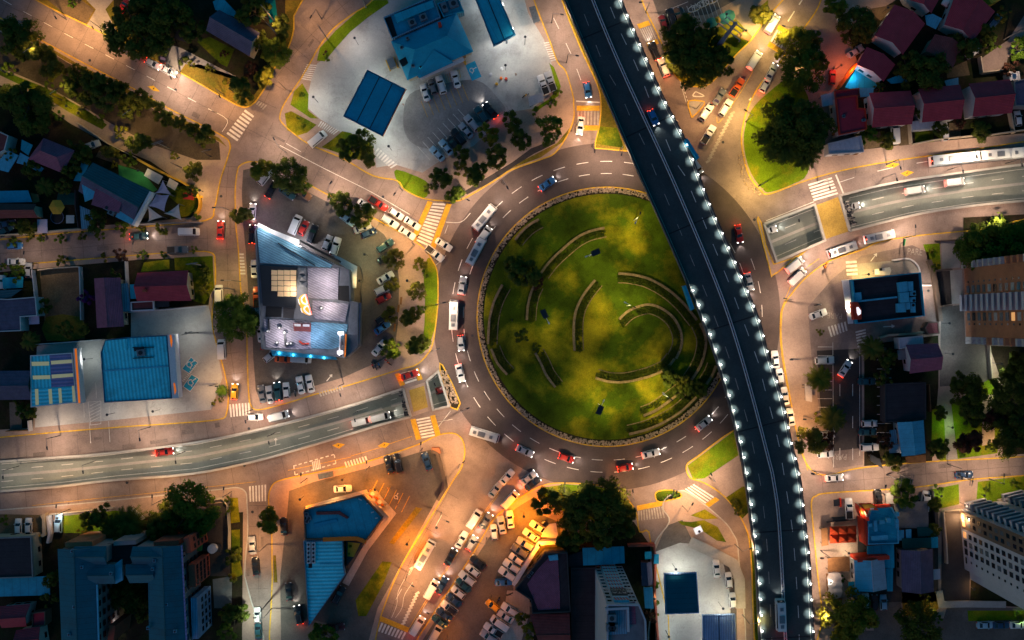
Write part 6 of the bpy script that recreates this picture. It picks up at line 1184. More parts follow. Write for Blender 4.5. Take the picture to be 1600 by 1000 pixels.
def gable(name, label, cat, pts, h, rise, roof, wall='wall_cream', hip=0.0, over=.45, ridge=0, wins=2, chim=False, z0=.1, roof2=None):
 """pts: the four eave corners as seen; the ridge runs parallel to the first edge"""
 p = list(pts)
 if ridge: p = p[1:]+p[:1]
 w = PL(p, h)
 if area(w) < 0: w = [w[1], w[0], w[3], w[2]]
 r = root_for(name, label, cat, w, z0); A, B, Cc, D = (Vector(t) for t in w)
 m0, m1 = (A+D)/2, (B+Cc)/2; r0, r1 = m0.lerp(m1, hip), m1.lerp(m0, hip)
 b = MB(); tz = h; V = lambda t, z: (t.x, t.y, z); th = .14
 b.face([V(A, tz), V(B, tz), V(r1, tz+rise), V(r0, tz+rise)], roof); b.face([V(Cc, tz), V(D, tz), V(r0, tz+rise), V(r1, tz+rise)], roof2 or roof)
 b.face([V(B, tz-th), V(A, tz-th), V(r0, tz+rise-th), V(r1, tz+rise-th)], roof); b.face([V(D, tz-th), V(Cc, tz-th), V(r1, tz+rise-th), V(r0, tz+rise-th)], roof)
 b.face([V(A, tz-th), V(B, tz-th), V(B, tz), V(A, tz)], roof); b.face([V(Cc, tz-th), V(D, tz-th), V(D, tz), V(Cc, tz)], roof)
 if hip: b.face([V(B, tz), V(Cc, tz), V(r1, tz+rise)], roof); b.face([V(D, tz), V(A, tz), V(r0, tz+rise)], roof)
 else:
  for P_, Q_, m in ((D, A, m0), (B, Cc, m1)):
   b.face([V(P_, tz-th), V(m, tz+rise-th), V(m, tz+rise), V(P_, tz)], roof); b.face([V(m, tz+rise-th), V(Q_, tz-th), V(Q_, tz), V(m, tz+rise)], roof)
 ro = b.build('roof', r)
 c = MB(); c.tube((*r0, tz+rise+.02), (*r1, tz+rise+.02), .13, None, 6, roof); rc = c.build('ridge_cap', r)
 wi = offset([tuple(t) for t in (A, B, Cc, D)], over, True); wv = [Vector(t) for t in wi]; zt = h-.02+rise*over/max(1, (A-D).length/2)
 b = MB(); b.prism(wi, z0, zt-.16, wall)
 if not hip:
  for P_, Q_ in ((3, 0), (1, 2)):
   m = (wv[P_]+wv[Q_])/2; f = 1-2*over/max(1, (A-D).length)
   b.face([(wv[P_].x, wv[P_].y, zt-.17), (wv[Q_].x, wv[Q_].y, zt-.17), (m.x, m.y, h+rise-.18)], wall)
 b.build('wall', r)
 if wins: add_openings(r, ccw(wi), h, wins)
 if chim:
  p_ = r0.lerp(r1, .7); q_ = p_.lerp(Cc, .3); b = MB(); b.box(q_.x, q_.y, h, h+rise+.7, .7, .6, r['oa'], 'wall_brickred'); b.build('chimney', r)
 return r
def slab(name, label, cat, pts, h, mat, th=.18, post='metal_dark', posts=True, mat2=None):
 """a flat roof on posts"""
 w = ccw(PL(pts, h)); r = root_for(name, label, cat, w); b = MB(); b.prism(w, h-th, h, mat, mat2 or mat); b.build('roof', r)
 if posts:
  for x, y in offset(w, .35, True):
   b = MB(); b.cyl(x, y, .1, h-th, .07, None, 6, post); b.build('post', r)
 return r
def canopy(name, label, pts, h, roof, fascia, power, col, seams=2, accent=None, th=.9):
 w = ccw(PL(pts, h)); r = root_for(name, label, 'canopy', w)
 b = MB(); b.prism(w, h-th, h-.1, fascia); b.build('fascia', r); b = MB(); b.prism(offset(w, .28, True), h-.11, h-.06, roof); b.build('roof', r)
 b = MB(); b.ribbon(offset(w, .14, True), .26, h-.1, h+.10, fascia, True); b.build('rim', r)
 A, B, Cc, D = (Vector(t) for t in w[:4])
 for i in range(seams):
  t = (i+1)/(seams+1); p, q_ = A.lerp(B, t), D.lerp(Cc, t); b = MB(); b.ribbon([tuple(p.lerp(q_, .02)), tuple(q_.lerp(p, .02))], .16, h-.07, h+.02, 'black'); b.build('gutter', r)
 for u in (.25, .75):
  for v in (.22, .78):
   p = A.lerp(B, u).lerp(D.lerp(Cc, u), v); b = MB(); b.box(p.x, p.y, .1, h-th, .5, .5, r['oa'], 'trim_white'); b.build('column', r)
   b = MB(); b.box(p.x+1.2, p.y, h-th-.06, h-th-.005, 1.1, .6, r['oa'], 'lamp_white'); b.build('light_panel', r)
 for u in (.12, .5, .88):
  for v in (.1, .9):
   p = A.lerp(B, u).lerp(D.lerp(Cc, u), v); light('canopy_light', p.x, p.y, h-th-.5, power/6, col, r, 'POINT', .3)
 if accent:
  p, q_ = Vector(w[accent[1]]), Vector(w[(accent[1]+1) % len(w)]); d = (q_-p).normalized(); n = Vector((d.y, -d.x))*.06; b = MB(); b.ribbon([tuple(p+n), tuple(q_+n)], .1, h-th+.2, h-.1, accent[0]); b.build('accent_strip', r)
 for u in (.35, .65):
  p = A.lerp(B, .5).lerp(D.lerp(Cc, .5), u); b = MB(); b.box(p.x, p.y, .12, 1.9, 1.0, .6, r['oa'], 'trim_white', 'metal_grey'); b.build('fuel_pump', r)
 return r
def fence(pts, label, h=2.0, mat='wall_cream', w=.22, name='boundary_wall', cat='wall', closed=False):
 b = MB(); b.ribbon(PL(pts), w, .05, h, mat, closed); return tag(b.build(name), label, cat, 'garden and boundary walls')
def unit(r, x, y, h, lx, ly, hz, mat='metal_grey', name='air_unit', a=None):
 """roof plant: a box with a fan ring, a part of the building"""
 p = P2((x, y), h); b = MB(); b.box(p[0], p[1], h, h+hz, lx, ly, r['oa'] if a is None else a, mat); b.cyl(p[0], p[1], h+hz, h+hz+.1, min(lx, ly)*.34, None, 10, 'metal_dark'); b.build(name, r)
def part_prism(r, name, pts, h0, h1, mat, side=None, hh=None):
 b = MB(); b.prism(ccw(PL(pts, h1 if hh is None else hh)), h0, h1, mat, side); return b.build(name, r)
def part_strip(r, name, pts, w, z0, z1, mat, h=None):
 b = MB(); b.ribbon(PL(pts, z1 if h is None else h), w, z0, z1, mat); return b.build(name, r)
z6 = lambda s: q(580,0,s,6.667); z5 = lambda s: q(1280,0,s,4.1667); zk = lambda s: q(1270,770,s,5.88); za = lambda s: q(80,820,s,5.55); zm = lambda s: q(390,330,s,8.333); zn = lambda s: q(390,450,s,8.333); zr = lambda s: q(1300,400,s,8.333); zw = lambda s: q(0,190,s,5.88)
r = gable('station_shop','shop with a large slate-blue hip roof at the north station','shop', z6('205,430 890,135 1065,535 375,835'), 4.2, 3.2, 'roof_navy', 'wall_cream', hip=.26, wins=4)
c0, c1 = P2((712,77), 4.6), P2((640,95), 4.6); b = MB(); A, B, D_, E2 = (Vector((*P2(p, 4.5), 4.3)) for p in z6('500,815 860,650 720,600 650,735')); tip = Vector((*P2((678,78), 6.4), 6.6))
b.face([tuple(A), tuple(B+Vector((0,0,.2))), tuple(tip)], 'roof_navy'); b.face([tuple(A), tuple(tip), tuple(A+Vector((-.6, .9, .4)))], 'roof_navy'); b.build('entrance_gable', r)
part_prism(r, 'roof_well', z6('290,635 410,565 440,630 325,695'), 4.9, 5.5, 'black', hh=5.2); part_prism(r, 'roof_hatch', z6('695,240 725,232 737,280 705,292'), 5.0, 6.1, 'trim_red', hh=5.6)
part_strip(r, 'entrance_canopy', z6('505,812 965,612'), 1.0, 3.1, 3.3, 'trim_white'); part_strip(r, 'yellow_post', z6('962,612 980,645'), .4, .1, 3.2, 'canvas_yellow')
for x, y in ((320,500),(380,405),(437,690)): unit(r, 580+x/6.667, y/6.667, 5.3, .8, .7, .7)
r = flat('station_annex','long annex with roof plant behind the slate hip roof','building', z6('130,190 640,-30 725,190 220,415'), 4.0, 'roof_navy', 'wall_grey', .8, 'roof_steelblue', 3)
for x, y in ((430,245),(545,190)): unit(r, 580+x/6.667, y/6.667, 4, 1.8, 1.6, 1.1)
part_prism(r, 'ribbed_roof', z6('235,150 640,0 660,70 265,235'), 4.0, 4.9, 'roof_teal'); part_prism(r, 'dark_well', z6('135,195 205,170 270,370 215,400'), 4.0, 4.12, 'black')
r = flat('service_block','small service block with an open plant roof by the north shop','building', z6('690,45 900,-25 965,120 755,185'), 3.6, 'roof_teal', 'roof_steelblue', .7, 'roof_teal', 1)
unit(r, 580+860/6.667, 50/6.667, 3.6, 2.2, 1.8, 1.3); unit(r, 580+765/6.667, 85/6.667, 3.6, 1.4, 2.4, .9)
canopy('station_canopy','square navy canopy over the pumps of the north station', t2('695,435 935,555 790,850 545,725'), 5.4, 'roof_navy', 'trim_navy', 1000, (1,.99,.86), 2, ('trim_orange', 1))
canopy('station_canopy','long navy double canopy at the top of the north station', z6('1065,-60 1325,-60 1505,360 1275,480'), 5.2, 'roof_teal', 'trim_navy', 700, (1,.97,.92), 1)
for x, y, c_, lab in ((767,117,'trim_white','white upper round marker on the north forecourt'),(784,108,'trim_white','white round marker right of the other on the north forecourt'),(776,132,'canvas_yellow','yellow round marker on the north forecourt'),(791,124,'trim_red','red round marker on the north forecourt'),(783,123,'trim_orange','orange round marker on the north forecourt')):
 w = P2((x, y)); t = thing('traffic_drum', lab, 'marker', w[0], w[1], .13, 0, 'round markers of the north forecourt'); b = MB(); b.cyl(*w, .13, .85, .42, .36, 12, c_); b.cyl(*w, .85, .9, .36, .2, 12, c_); b.build('drum', t); b = MB(); b.cyl(*w, .40, .55, .41, .40, 12, 'trim_white'); b.build('band', t)
r = thing('air_pump','grey air and water box with yellow ends by the north shop','machine', *P2((613,101)), .12); w = P2((613,101)); b = MB(); b.box(*w, .12, 1.6, 1.7, 2.4, R(22), 'metal_grey'); b.build('cabinet', r)
for s_ in (-1, 1): b = MB(); b.box(w[0]+s_*1.05*cos(R(22)), w[1]+s_*1.05*sin(R(22)), .12, 1.2, .25, 2.8, R(22), 'canvas_yellow'); b.build('guard', r)
r = thing('totem_sign','white price totem at the end of the long double canopy','sign', *P2((797,64)), .12); b = MB(); w = P2((792,67)); b.box(*w, 4.4, 5.0, 3.4, .8, R(32), 'trim_white'); b.build('panel', r); b = MB(); b.box(*w, .12, 4.4, .4, .4, 0, 'metal_grey'); b.build('post', r)
slab('kiosk','small kiosk with a white and green striped roof at the right of the north forecourt','kiosk', t3('100,605 190,575 200,630 110,665'), 2.8, 'canvas', mat2='canvas_green')
r = slab('bus_shelter','glass bus shelter on the kerb by the station exit','bus shelter', t3('105,45 145,35 175,130 135,145'), 2.6, 'glass_grey')
w = P2((1118,78)); r = thing('power_pylon','tall bluish steel pole with three cross arms on the pylon lawn','pylon', w[0], w[1], .12); b = MB(); b.cyl(*w, .12, 23, .75, .32, 12, 'metal_blue'); b.build('mast', r)
for zz, L in ((15.5, 6.4), (18.8, 5.4), (22.0, 5.0)):
 d = Vector((cos(R(-38)), sin(R(-38)))); b = MB(); b.tube((w[0]-d.x*L/2, w[1]-d.y*L/2, zz+.4), (w[0]+d.x*L/2, w[1]+d.y*L/2, zz+.4), .12, .12, 6, 'metal_blue'); b.tube((w[0]-d.x*L/2, w[1]-d.y*L/2, zz+.4), (*w, zz), .1, .1, 5, 'metal_blue'); b.tube((w[0]+d.x*L/2, w[1]+d.y*L/2, zz+.4), (*w, zz), .1, .1, 5, 'metal_blue'); b.build('cross_arm', r)
 for s_ in (-1, 1): b = MB(); e = (w[0]+s_*d.x*L/2, w[1]+s_*d.y*L/2); b.cyl(*e, zz-.9, zz+.3, .14, .14, 8, 'glass_grey'); b.build('insulator', r)
def parasol(x, y, rad, col, label, h=2.4, n=8, name='parasol', grp='parasols'):
 w = P2((x, y), h); r = thing(name, label, 'parasol', w[0], w[1], .13, random.random(), grp); b = MB(); b.cyl(*w, .13, h+.45, .035, None, 6, 'metal_grey'); b.build('pole', r)
 b = MB(); b.cyl(*w, h-.1, h+.4, rad, .05, n, col); b.build('canopy', r); b = MB(); b.cyl(*w, .13, .2, .3, None, 10, 'concrete_dark'); b.build('base', r); return r
for x, y, c_, lab in ((1112,36,'canvas_green','first green parasol beside the pylon lawn'),(1132,29,'canvas_green','second green parasol beside the pylon lawn, below the yellow one'),(1140,24,'canvas_green','third green parasol beside the pylon lawn, rightmost'),(1122,31,'canvas_yellow','yellow parasol between green ones beside the pylon lawn')): parasol(x, y, 1.5 if c_ != 'canvas_yellow' else .9, c_, lab)
slab('bench_shelter','small shelter at the left tip of the side path near the pylon','shelter', t3('1455,190 1500,230 1480,260 1400,220'), 2.4, 'wood')
gable('house','red-roofed house, largest one beside the bare earth plot','house', z5('490,30 690,155 545,355 360,230'), 5.4, 2.4, 'roof_tile_red', 'wall_white', ridge=1, wins=3)
gable('house','small red-roofed house at the orange sign wall','house', z5('310,305 495,420 420,530 245,420'), 4.6, 1.8, 'roof_tile_red', 'wall_white', ridge=1)
gable('house','red-roofed house at the top beside the concrete driveway','house', z5('895,-60 1145,75 1000,270 815,160'), 5.4, 2.4, 'roof_tile_red', 'wall_white', ridge=1, wins=3)
gable('house','brown-roofed house in the dark middle of the red roofs','house', z5('755,222 935,300 870,440 690,330'), 5.0, 2.0, 'roof_tile_brown', 'wall_cream', ridge=1)
gable('house','red-roofed house cut by the top edge','house', z5('560,-60 800,-40 730,85 590,0'), 5.4, 2.0, 'roof_tile_red', 'wall_white', ridge=1)
gable('house','red-roofed house second along the pink pavement','house', z5('325,605 595,590 605,808 345,830'), 5.4, 2.3, 'roof_tile_red', 'wall_white', wins=3)
gable('house','red-roofed house third along the pink pavement, with a carport','house', z5('645,580 915,550 925,772 670,797'), 5.4, 2.3, 'roof_tile_red', 'wall_white', wins=3)
gable('house','red-roofed house last along the pink pavement, lit on top','house', z5('975,545 1240,515 1255,735 1000,760'), 5.6, 2.4, 'roof_tile_red', 'wall_white', wins=3)
r = flat('house','flat red-roofed white house first along the pink pavement','house', z5('105,640 245,620 250,705 300,708 307,842 130,880'), 5.2, 'roof_flat_red', 'wall_white', .5, 'trim_red', 2); unit(r, 1280+155/4.167, 760/4.167, 5.2, .7, .7, .6); unit(r, 1280+285/4.167, 785/4.167, 5.2, .9, .6, .6)
flat('house_wing','low red-roofed wing above the flat red house','house', z5('100,592 258,575 262,622 105,640'), 4.2, 'roof_flat_red', 'wall_white', .3, 'trim_red', 0)
flat('white_shed','white flat-roofed building at the lower left of the red roofs','building', z5('55,935 270,885 290,990 60,1005'), 3.6, 'roof_white', 'wall_white', .35, None, 2); slab('patio_cover','pale patio cover left of the flat red house','shed', z5('10,620 85,600 105,680 20,695'), 3.0, 'roof_white')
flat('carport','blue-white carport of the third red roof','carport', z5('600,790 770,770 775,835 605,850'), 2.6, 'roof_white', 'wall_white', 0, None, 0); slab('carport_roof','small pale shed beside the brown roof','shed', z5('815,525 905,505 908,550 830,562'), 2.6, 'roof_white')
flat('garage','pale garage right of the last red roof','garage', z5('1228,470 1300,465 1308,520 1238,525'), 2.8, 'roof_white', 'wall_white', .2, None, 0); flat('house','dark-roofed house at the right edge beside the last red roof','house', z5('1265,530 1400,500 1400,690 1275,690'), 4.5, 'roof_tile_grey', 'wall_grey', .3, None, 1)
flat('orange_house','yellow-walled house at the top right corner','house', z5('1080,-40 1240,-60 1180,0 1120,20'), 5, 'canvas_yellow', 'canvas_yellow', .2, None, 0); slab('blue_canopy','small blue roof in the dark court amid red roofs','shed', z5('690,365 740,385 705,435 650,405'), 2.5, 'roof_teal')
slab('court_roof','teal translucent roof between two red houses','shed', z5('690,100 740,90 800,120 760,190 700,160'), 3, 'roof_cyan'); slab('court_roof','teal paved court cover below the small red house','shed', z5('440,520 560,470 575,535 470,545'), 2.6, 'roof_teal'); slab('court_roof','teal lean-to between the flat red and second red roofs','shed', z5('262,575 355,570 350,625 268,632'), 2.6, 'roof_cyan')
b = MB(); b.ribbon(PL(z5('245,415 135,565'), 3), .6, .1, 3.2, 'trim_orange'); r = tag(b.build('sign_wall'), 'glowing orange-red sign wall beside the blue-lit yard', 'wall')
light('sign_lamp', *P2((1322,112)), 3.9, 420, (1, .2, .04)); light('sign_lamp', *P2((1330,122)), 1.6, 160, (.2, .65, 1))
for s_, lab in (('600,945 720,920 840,905 1000,890','pale front wall of the red-roofed houses'),('1030,895 1300,855 1333,850','dark front wall below the last red roof'),('1030,380 1045,480 1200,465','white wall at the end of the concrete driveway'),('575,815 585,940','yellowish side wall between two front yards'),('1225,740 1250,875','pale side wall right of the last red roof')): fence(z5(s_), lab)
gable('house','house with a slate-blue and mauve gable roof at upper left','house', t1('1370,60 1625,205 1560,352 1288,190'), 5.2, 2.4, 'roof_tile_grey', 'wall_cream', wins=3)
slab('shed','teal metal shed roof behind the slate house','shed', t1('1330,10 1385,-20 1475,75 1465,105 1345,60'), 2.8, 'roof_teal'); slab('shed','dark lean-to roof left of the slate house','shed', t1('1120,130 1180,150 1150,260 1090,240'), 2.6, 'roof_flat_dark')
b = MB(); b.sheet(PL(t2('60,5 120,-10 135,110 90,150 70,70')), .16, 'pool_water'); w = b.build('pool'); w['kind'] = 'structure'
gable('house','mauve hip-roofed house in the dark gardens at left','house', zw('400,150 685,265 575,475 258,345'), 4.4, 2.0, 'roof_tile_mauve', 'wall_cream', hip=.25)
flat('house','brown-roofed house at the left edge above the cyan roofs','house', zw('-80,60 80,130 45,265 -80,330'), 4.6, 'roof_tile_brown', 'wall_white', .2, None, 1)
slab('shed','cyan metal roof at the left edge','shed', zw('65,260 170,310 75,465 -60,430'), 3.2, 'roof_cyan'); slab('shed','cyan lean-to roof below the mauve hip roof','shed', zw('185,285 270,330 400,430 370,470 230,400 150,380'), 2.8, 'roof_cyan'); slab('shed','dark teal lean-to left of the mauve hip roof','shed', zw('200,165 300,215 260,310 190,260'), 2.6, 'roof_teal')
r = gable('kindergarten','large corrugated kindergarten roof, teal above and afterglow mauve below','school', m1('580,15 940,190 828,410 490,195'), 5.0, 2.0, 'roof_slate', 'wall_white', wins=3, roof2='roof_tile_grey')  # lower slope's mauve paints the evening glow into the roof colour
part_prism(r, 'roof_patch', m1('505,120 570,100 600,230 530,260'), 5.6, 6.0, 'roof_cyan'); part_prism(r, 'roof_patch', m1('600,170 770,230 740,330 570,280'), 6.0, 6.45, 'roof_tile_mauve'); part_prism(r, 'side_roof', m1('760,285 860,325 825,405 720,355'), 5.2, 5.6, 'roof_cyan'); part_prism(r, 'sign_board', m1('935,195 948,200 835,412 822,404'), 3.2, 6.0, 'trim_white')
for x, y in ((675,300),(700,330)): unit(r, x/4, 250+y/4, 5.6, 1.5, 1.2, .8)
slab('shed','pale blue corrugated shed at the foot of the kindergarten','shed', m1('498,285 600,330 572,425 510,432'), 3.0, 'roof_steelblue'); slab('shed','teal shed at the top left of the kindergarten','shed', m1('515,5 560,20 505,132 460,130'), 2.8, 'roof_teal')
gable('house','brown gable house at the left edge with a lit pergola','house', m1('-60,270 225,275 235,360 -60,365'), 4.2, 1.8, 'roof_tile_brown', 'wall_cream'); slab('shed','navy roof above the brown gable house','shed', m1('-60,195 175,190 200,262 -60,268'), 3.6, 'roof_navy')
r = slab('pergola','timber pergola beside the brown gable house','pergola', m1('190,205 240,215 245,260 205,270'), 2.5, 'wood')
parasol(88.5,323.5,2.0,'canvas_yellow','orange hexagonal parasol in the left garden',2.6,6); w = P2((92,340)); t = thing('trampoline','dark round trampoline in the left garden','trampoline', w[0], w[1], .12); b = MB(); b.cyl(*w, .85, .95, 1.6, None, 20, 'black'); b.build('mat', t); b = MB(); b.ribbon([(w[0]+1.6*cos(R(k)), w[1]+1.6*sin(R(k))) for k in range(0, 360, 18)], .14, .88, 1.02, 'metal_blue', True); b.build('rim', t)
for k in range(4): b = MB(); b.cyl(w[0]+1.5*cos(k*pi/2), w[1]+1.5*sin(k*pi/2), .12, .9, .05, None, 6, 'metal_grey'); b.build('leg', t)
slab('gazebo','square gazebo with a two-tone pale canopy','gazebo', m1('413,345 463,345 463,395 413,395'), 2.6, 'canvas'); slab('shed','pale mauve shed beside the small left street','shed', m1('232,372 295,370 297,455 235,457'), 2.6, 'canvas_mauve')
def sail(pts, label, mat='canvas', h=3.6):
 """a stretched shade sail: edges curve inward, held by posts at the corners"""
 w = ccw(PL(pts, h)); cx = Vector((sum(p[0] for p in w)/len(w), sum(p[1] for p in w)/len(w))); r = thing('shade_sail', label, 'shade sail', cx.x, cx.y, .12, 0, 'shade sails of the kindergarten'); ol = []
 for i in range(len(w)):
  a, c = Vector(w[i]), Vector(w[(i+1) % len(w)]); m = (a+c)/2; m = m.lerp(cx, .26)
  for j in range(6):
   t = j/6; ol.append((tuple((1-t)**2*a+2*t*(1-t)*m+t*t*c), h+(.5 if i % 2 == 0 else -.3)*(1-t)+(.5 if (i+1) % 2 == 0 else -.3)*t))
 b = MB()
 for k, dz in ((0, 0), (1, -.03)):
  for i in range(len(ol)):
   (p, zp), (s, zs) = ol[i], ol[(i+1) % len(ol)]; tri = [(cx.x, cx.y, h+.15+dz), (*p, zp+dz), (*s, zs+dz)]; b.face(tri if not k else tri[::-1], mat)
 b.build('fabric', r, smoothed=True)
 for i, p in enumerate(w): b = MB(); b.cyl(*p, .12, h+.6 if i % 2 == 0 else h-.2, .06, None, 6, 'metal_grey'); b.build('post', r)
sail(m1('1022,128 1067,215 972,208'), 'uppermost triangular shade sail of the kindergarten', 'canvas_mauve'); sail(m1('972,212 1062,218 1024,322 932,288'), 'large four-cornered mauve shade sail', 'canvas_mauve'); sail(m1('928,288 1014,356 928,388'), 'lower left triangular shade sail'); sail(m1('1122,276 1132,376 1030,334'), 'lower right triangular shade sail')
slab('play_shelter','larger white play shelter of the kindergarten','shelter', m1('922,52 1018,102 990,152 900,98'), 2.6, 'canvas'); slab('play_shelter','smaller white play shelter of the kindergarten','shelter', m1('1060,113 1114,145 1092,190 1040,160'), 2.6, 'canvas')
w = P2((299,308)); t = thing('play_house','red play house with a slide in the kindergarten garden','playground', w[0], w[1], .12); b = MB(); b.box(*w, 1.4, 1.6, 2.4, 1.6, R(-10), 'trim_red'); b.face([(w[0]-1.2, w[1]-.8, 2.4), (w[0]+1.2, w[1]-.8, 2.4), (w[0]+1.2, w[1], 3.1), (w[0]-1.2, w[1], 3.1)], 'trim_red'); b.face([(w[0]+1.2, w[1]+.8, 2.4), (w[0]-1.2, w[1]+.8, 2.4), (w[0]-1.2, w[1], 3.1), (w[0]+1.2, w[1], 3.1)], 'trim_red'); b.build('roof', t)
for sx in (-1, 1):
 for sy in (-1, 1): b = MB(); b.cyl(w[0]+sx*1.1, w[1]+sy*.7, .12, 2.4, .06, None, 6, 'wood'); b.build('post', t)
b = MB(); b.face([(w[0]+1.2, w[1]-.3, 1.5), (w[0]+1.2, w[1]+.3, 1.5), (w[0]+3.0, w[1]+.3, .3), (w[0]+3.0, w[1]-.3, .3)], 'canvas_yellow'); b.build('slide', t)
r = fence([tuple(p) for p in smooth(m1('870,0 960,50 1080,110 1180,160 1235,210 1258,260 1252,310 1228,345'), 5)], 'curved yellow wall round the kindergarten corner', 1.6, 'canvas_yellow', .5)
for s_, lab, mt in (('0,475 200,462 400,443 520,435','yellowish front wall along the small left street','wall_cream'),('825,412 980,400 1270,392','grey wall below the kindergarten','wall_grey'),('490,190 490,290 510,432','dark wall left of the kindergarten','wall_dark'),('220,690 235,810 245,960','pale wall left of the vacant plot','wall_white'),('515,670 520,780 525,1000','white wall right of the vacant plot','wall_white'),('800,635 806,770 812,880','white wall left of the red-roofed house','wall_white'),('255,690 330,680 510,668','low wall across the top of the vacant plot','wall_cream')): fence(m1(s_), lab, 2.0, mt)
fence(t1('490,770 610,850 680,900 860,990'), 'low lit wall along the footpath gardens', 1.2, 'wall_cream')
flat('house','grey-mauve L-shaped house at the left edge','house', q(0,380,'-60,480 70,485 310,465 325,630 180,640 185,760 -60,770',5.55), 4.2, 'roof_tile_grey', 'wall_white', .2, None, 2); slab('shed','slate-teal roof above the grey-mauve house','shed', q(0,380,'-60,410 190,400 90,470 -60,490',5.55), 4.0, 'roof_slate')
slab('shed','small white lean-to of the grey-mauve house','shed', q(0,380,'248,635 338,632 340,700 252,705',5.55), 2.6, 'canvas_mauve'); slab('carport','teal carport in the left front garden','carport', q(0,380,'20,300 200,290 195,385 25,395',5.55), 2.5, 'roof_teal')
gable('house','long house with a mauve tiled gable roof','house', m1('588,740 752,735 775,1040 606,1050'), 4.4, 1.8, 'roof_tile_mauve', 'wall_cream', ridge=1, wins=3); gable('house','red-roofed house behind the corner garden','house', m1('858,706 1175,690 1195,880 855,882'), 4.6, 2.2, 'roof_tile_red', 'wall_cream', chim=True, wins=3)
slab('shed','grey metal lean-to between mauve and red roofs','shed', m1('738,775 800,770 815,945 760,948'), 3.0, 'roof_steelblue'); slab('shed','teal shed roof at the left wall of the red house','shed', m1('810,778 860,776 866,865 816,868'), 2.8, 'roof_teal'); r = flat('outbuilding','low brown outbuilding below the red house','building', m1('820,888 962,880 965,938 822,945'), 3, 'roof_tile_brown', 'wall_white', .4, 'trim_white', 0)
r = slab('utility_shed','small machine shed below the red house','shed', m1('968,878 1055,872 1058,915 970,922'), 2.4, 'metal_dark')
r = flat('car_wash','left shop with a blue roof and yellow skylight strips','shop', l1('192,222 452,205 482,515 195,545'), 4.6, 'roof_blue', 'wall_white', .25, 'trim_white', 3)
part_prism(r, 'purple_roof', l1('310,218 452,206 470,412 322,428'), 4.6, 4.68, 'roof_purple'); part_prism(r, 'rear_roof', l1('190,430 478,412 482,512 196,540'), 4.6, 4.74, 'roof_blue_y')
for s_ in ('197,262 305,260 305,284 199,287','318,256 455,246 457,268 320,278','204,348 312,345 313,368 206,371','322,342 460,333 461,354 324,365','218,432 238,431 242,530 222,532','302,432 322,431 328,523 308,525','364,428 382,427 388,518 370,520','449,412 466,411 474,512 455,513'): part_prism(r, 'skylight', l1(s_), 4.7, 4.82, 'skylight')
part_prism(r, 'fascia', l1('456,178 480,176 508,520 484,522'), 3.2, 5.8, 'trim_white'); part_prism(r, 'orange_stripe', l1('466,180 478,178 502,518 490,520'), 5.8, 5.86, 'orange_glow')
r = flat('auto_shop','wide shop with a bright blue corrugated roof and white orange front','shop', l1('660,125 800,108 1046,95 1075,490 655,515 632,205'), 5.2, 'roof_blue', 'wall_white', .3, 'trim_navy', 3)
part_prism(r, 'upper_roof', l1('655,130 795,118 795,185 640,205'), 5.2, 5.5, 'roof_blue'); part_strip(r, 'ridge_cap', l1('640,318 1060,288'), .3, 5.2, 5.4, 'roof_cyan')
part_prism(r, 'fascia', l1('1046,92 1086,88 1116,488 1076,492'), 3.6, 6.6, 'trim_white'); part_prism(r, 'entrance_canopy', l1('1088,88 1112,86 1140,480 1116,484'), 3.0, 3.4, 'roof_purple')
for s_ in ('1060,95 1070,92 1078,130 1072,172 1064,140','1084,395 1092,392 1102,440 1092,468 1088,430'): part_prism(r, 'orange_emblem', l1(s_), 6.6, 6.66, 'orange_glow')
part_prism(r, 'red_sign', l1('1104,280 1120,278 1128,385 1112,388'), 3.4, 3.9, 'trim_red'); unit(r, 222, 551, 5.3, 1.9, 1.6, 1.1); part_strip(r, 'duct', l1('828,172 960,170'), .2, 5.3, 5.6, 'metal_dark'); part_strip(r, 'duct', l1('830,240 958,232'), .2, 5.3, 5.6, 'metal_dark'); unit(r, 218, 545, 5.3, 2.2, .9, .8, 'metal_dark')
gable('house','house with teal and purple roof planes at the left edge','house', l1('-60,318 192,316 195,498 -60,500'), 4.2, 1.6, 'roof_tile_grey', 'wall_cream')
fence(l1('240,152 420,140 655,122'), 'pale wall above the blue-roofed shops', 2.2, 'wall_white'); fence(px('205,488 260,484 326,478'), 'white wall at the top of the left forecourt', 2.2, 'wall_white'); fence(l1('60,690 205,684'), 'dark gate wall left of the shops', 2.0, 'wood'); fence(l1('200,625 205,690'), 'white wall beside the left driveway', 2.2, 'wall_white')
r = flat('retail_building','neon-lit retail building with steel roofs, pink and teal canopies','shopping centre', [*zm('70,260 110,180 1130,700'), (546,421), (548,470), (560,473), (559,541), *zn('1250,910 230,800'), (409,545)], 6.0, 'roof_flat_grey', 'wall_grey', .35, 'metal_grey', 3)
H1 = 6.0
part_prism(r, 'wedge_roof', zm('95,250 130,200 700,500 1080,700 1050,735 135,670'), 6.05, 6.3, 'roof_steelblue'); part_prism(r, 'steel_roof', zm('755,735 1160,745 1150,1150 760,1130'), 6.05, 6.28, 'roof_steel')
part_prism(r, 'lightwell_frame', zm('130,700 620,735 600,1260 170,1230'), 6.05, 6.35, 'metal_dark')
for i in range(4):
 for j in range(5):
  if i == 0 and j > 3: continue
  u0, v0 = 285+82*i, 765+70*j; part_prism(r, 'lit_skylight', zm('%d,%d %d,%d %d,%d %d,%d' % (u0, v0, u0+76, v0+4, u0+74, v0+66, u0-2, v0+62)), 6.36, 6.45, 'lit_skylight')
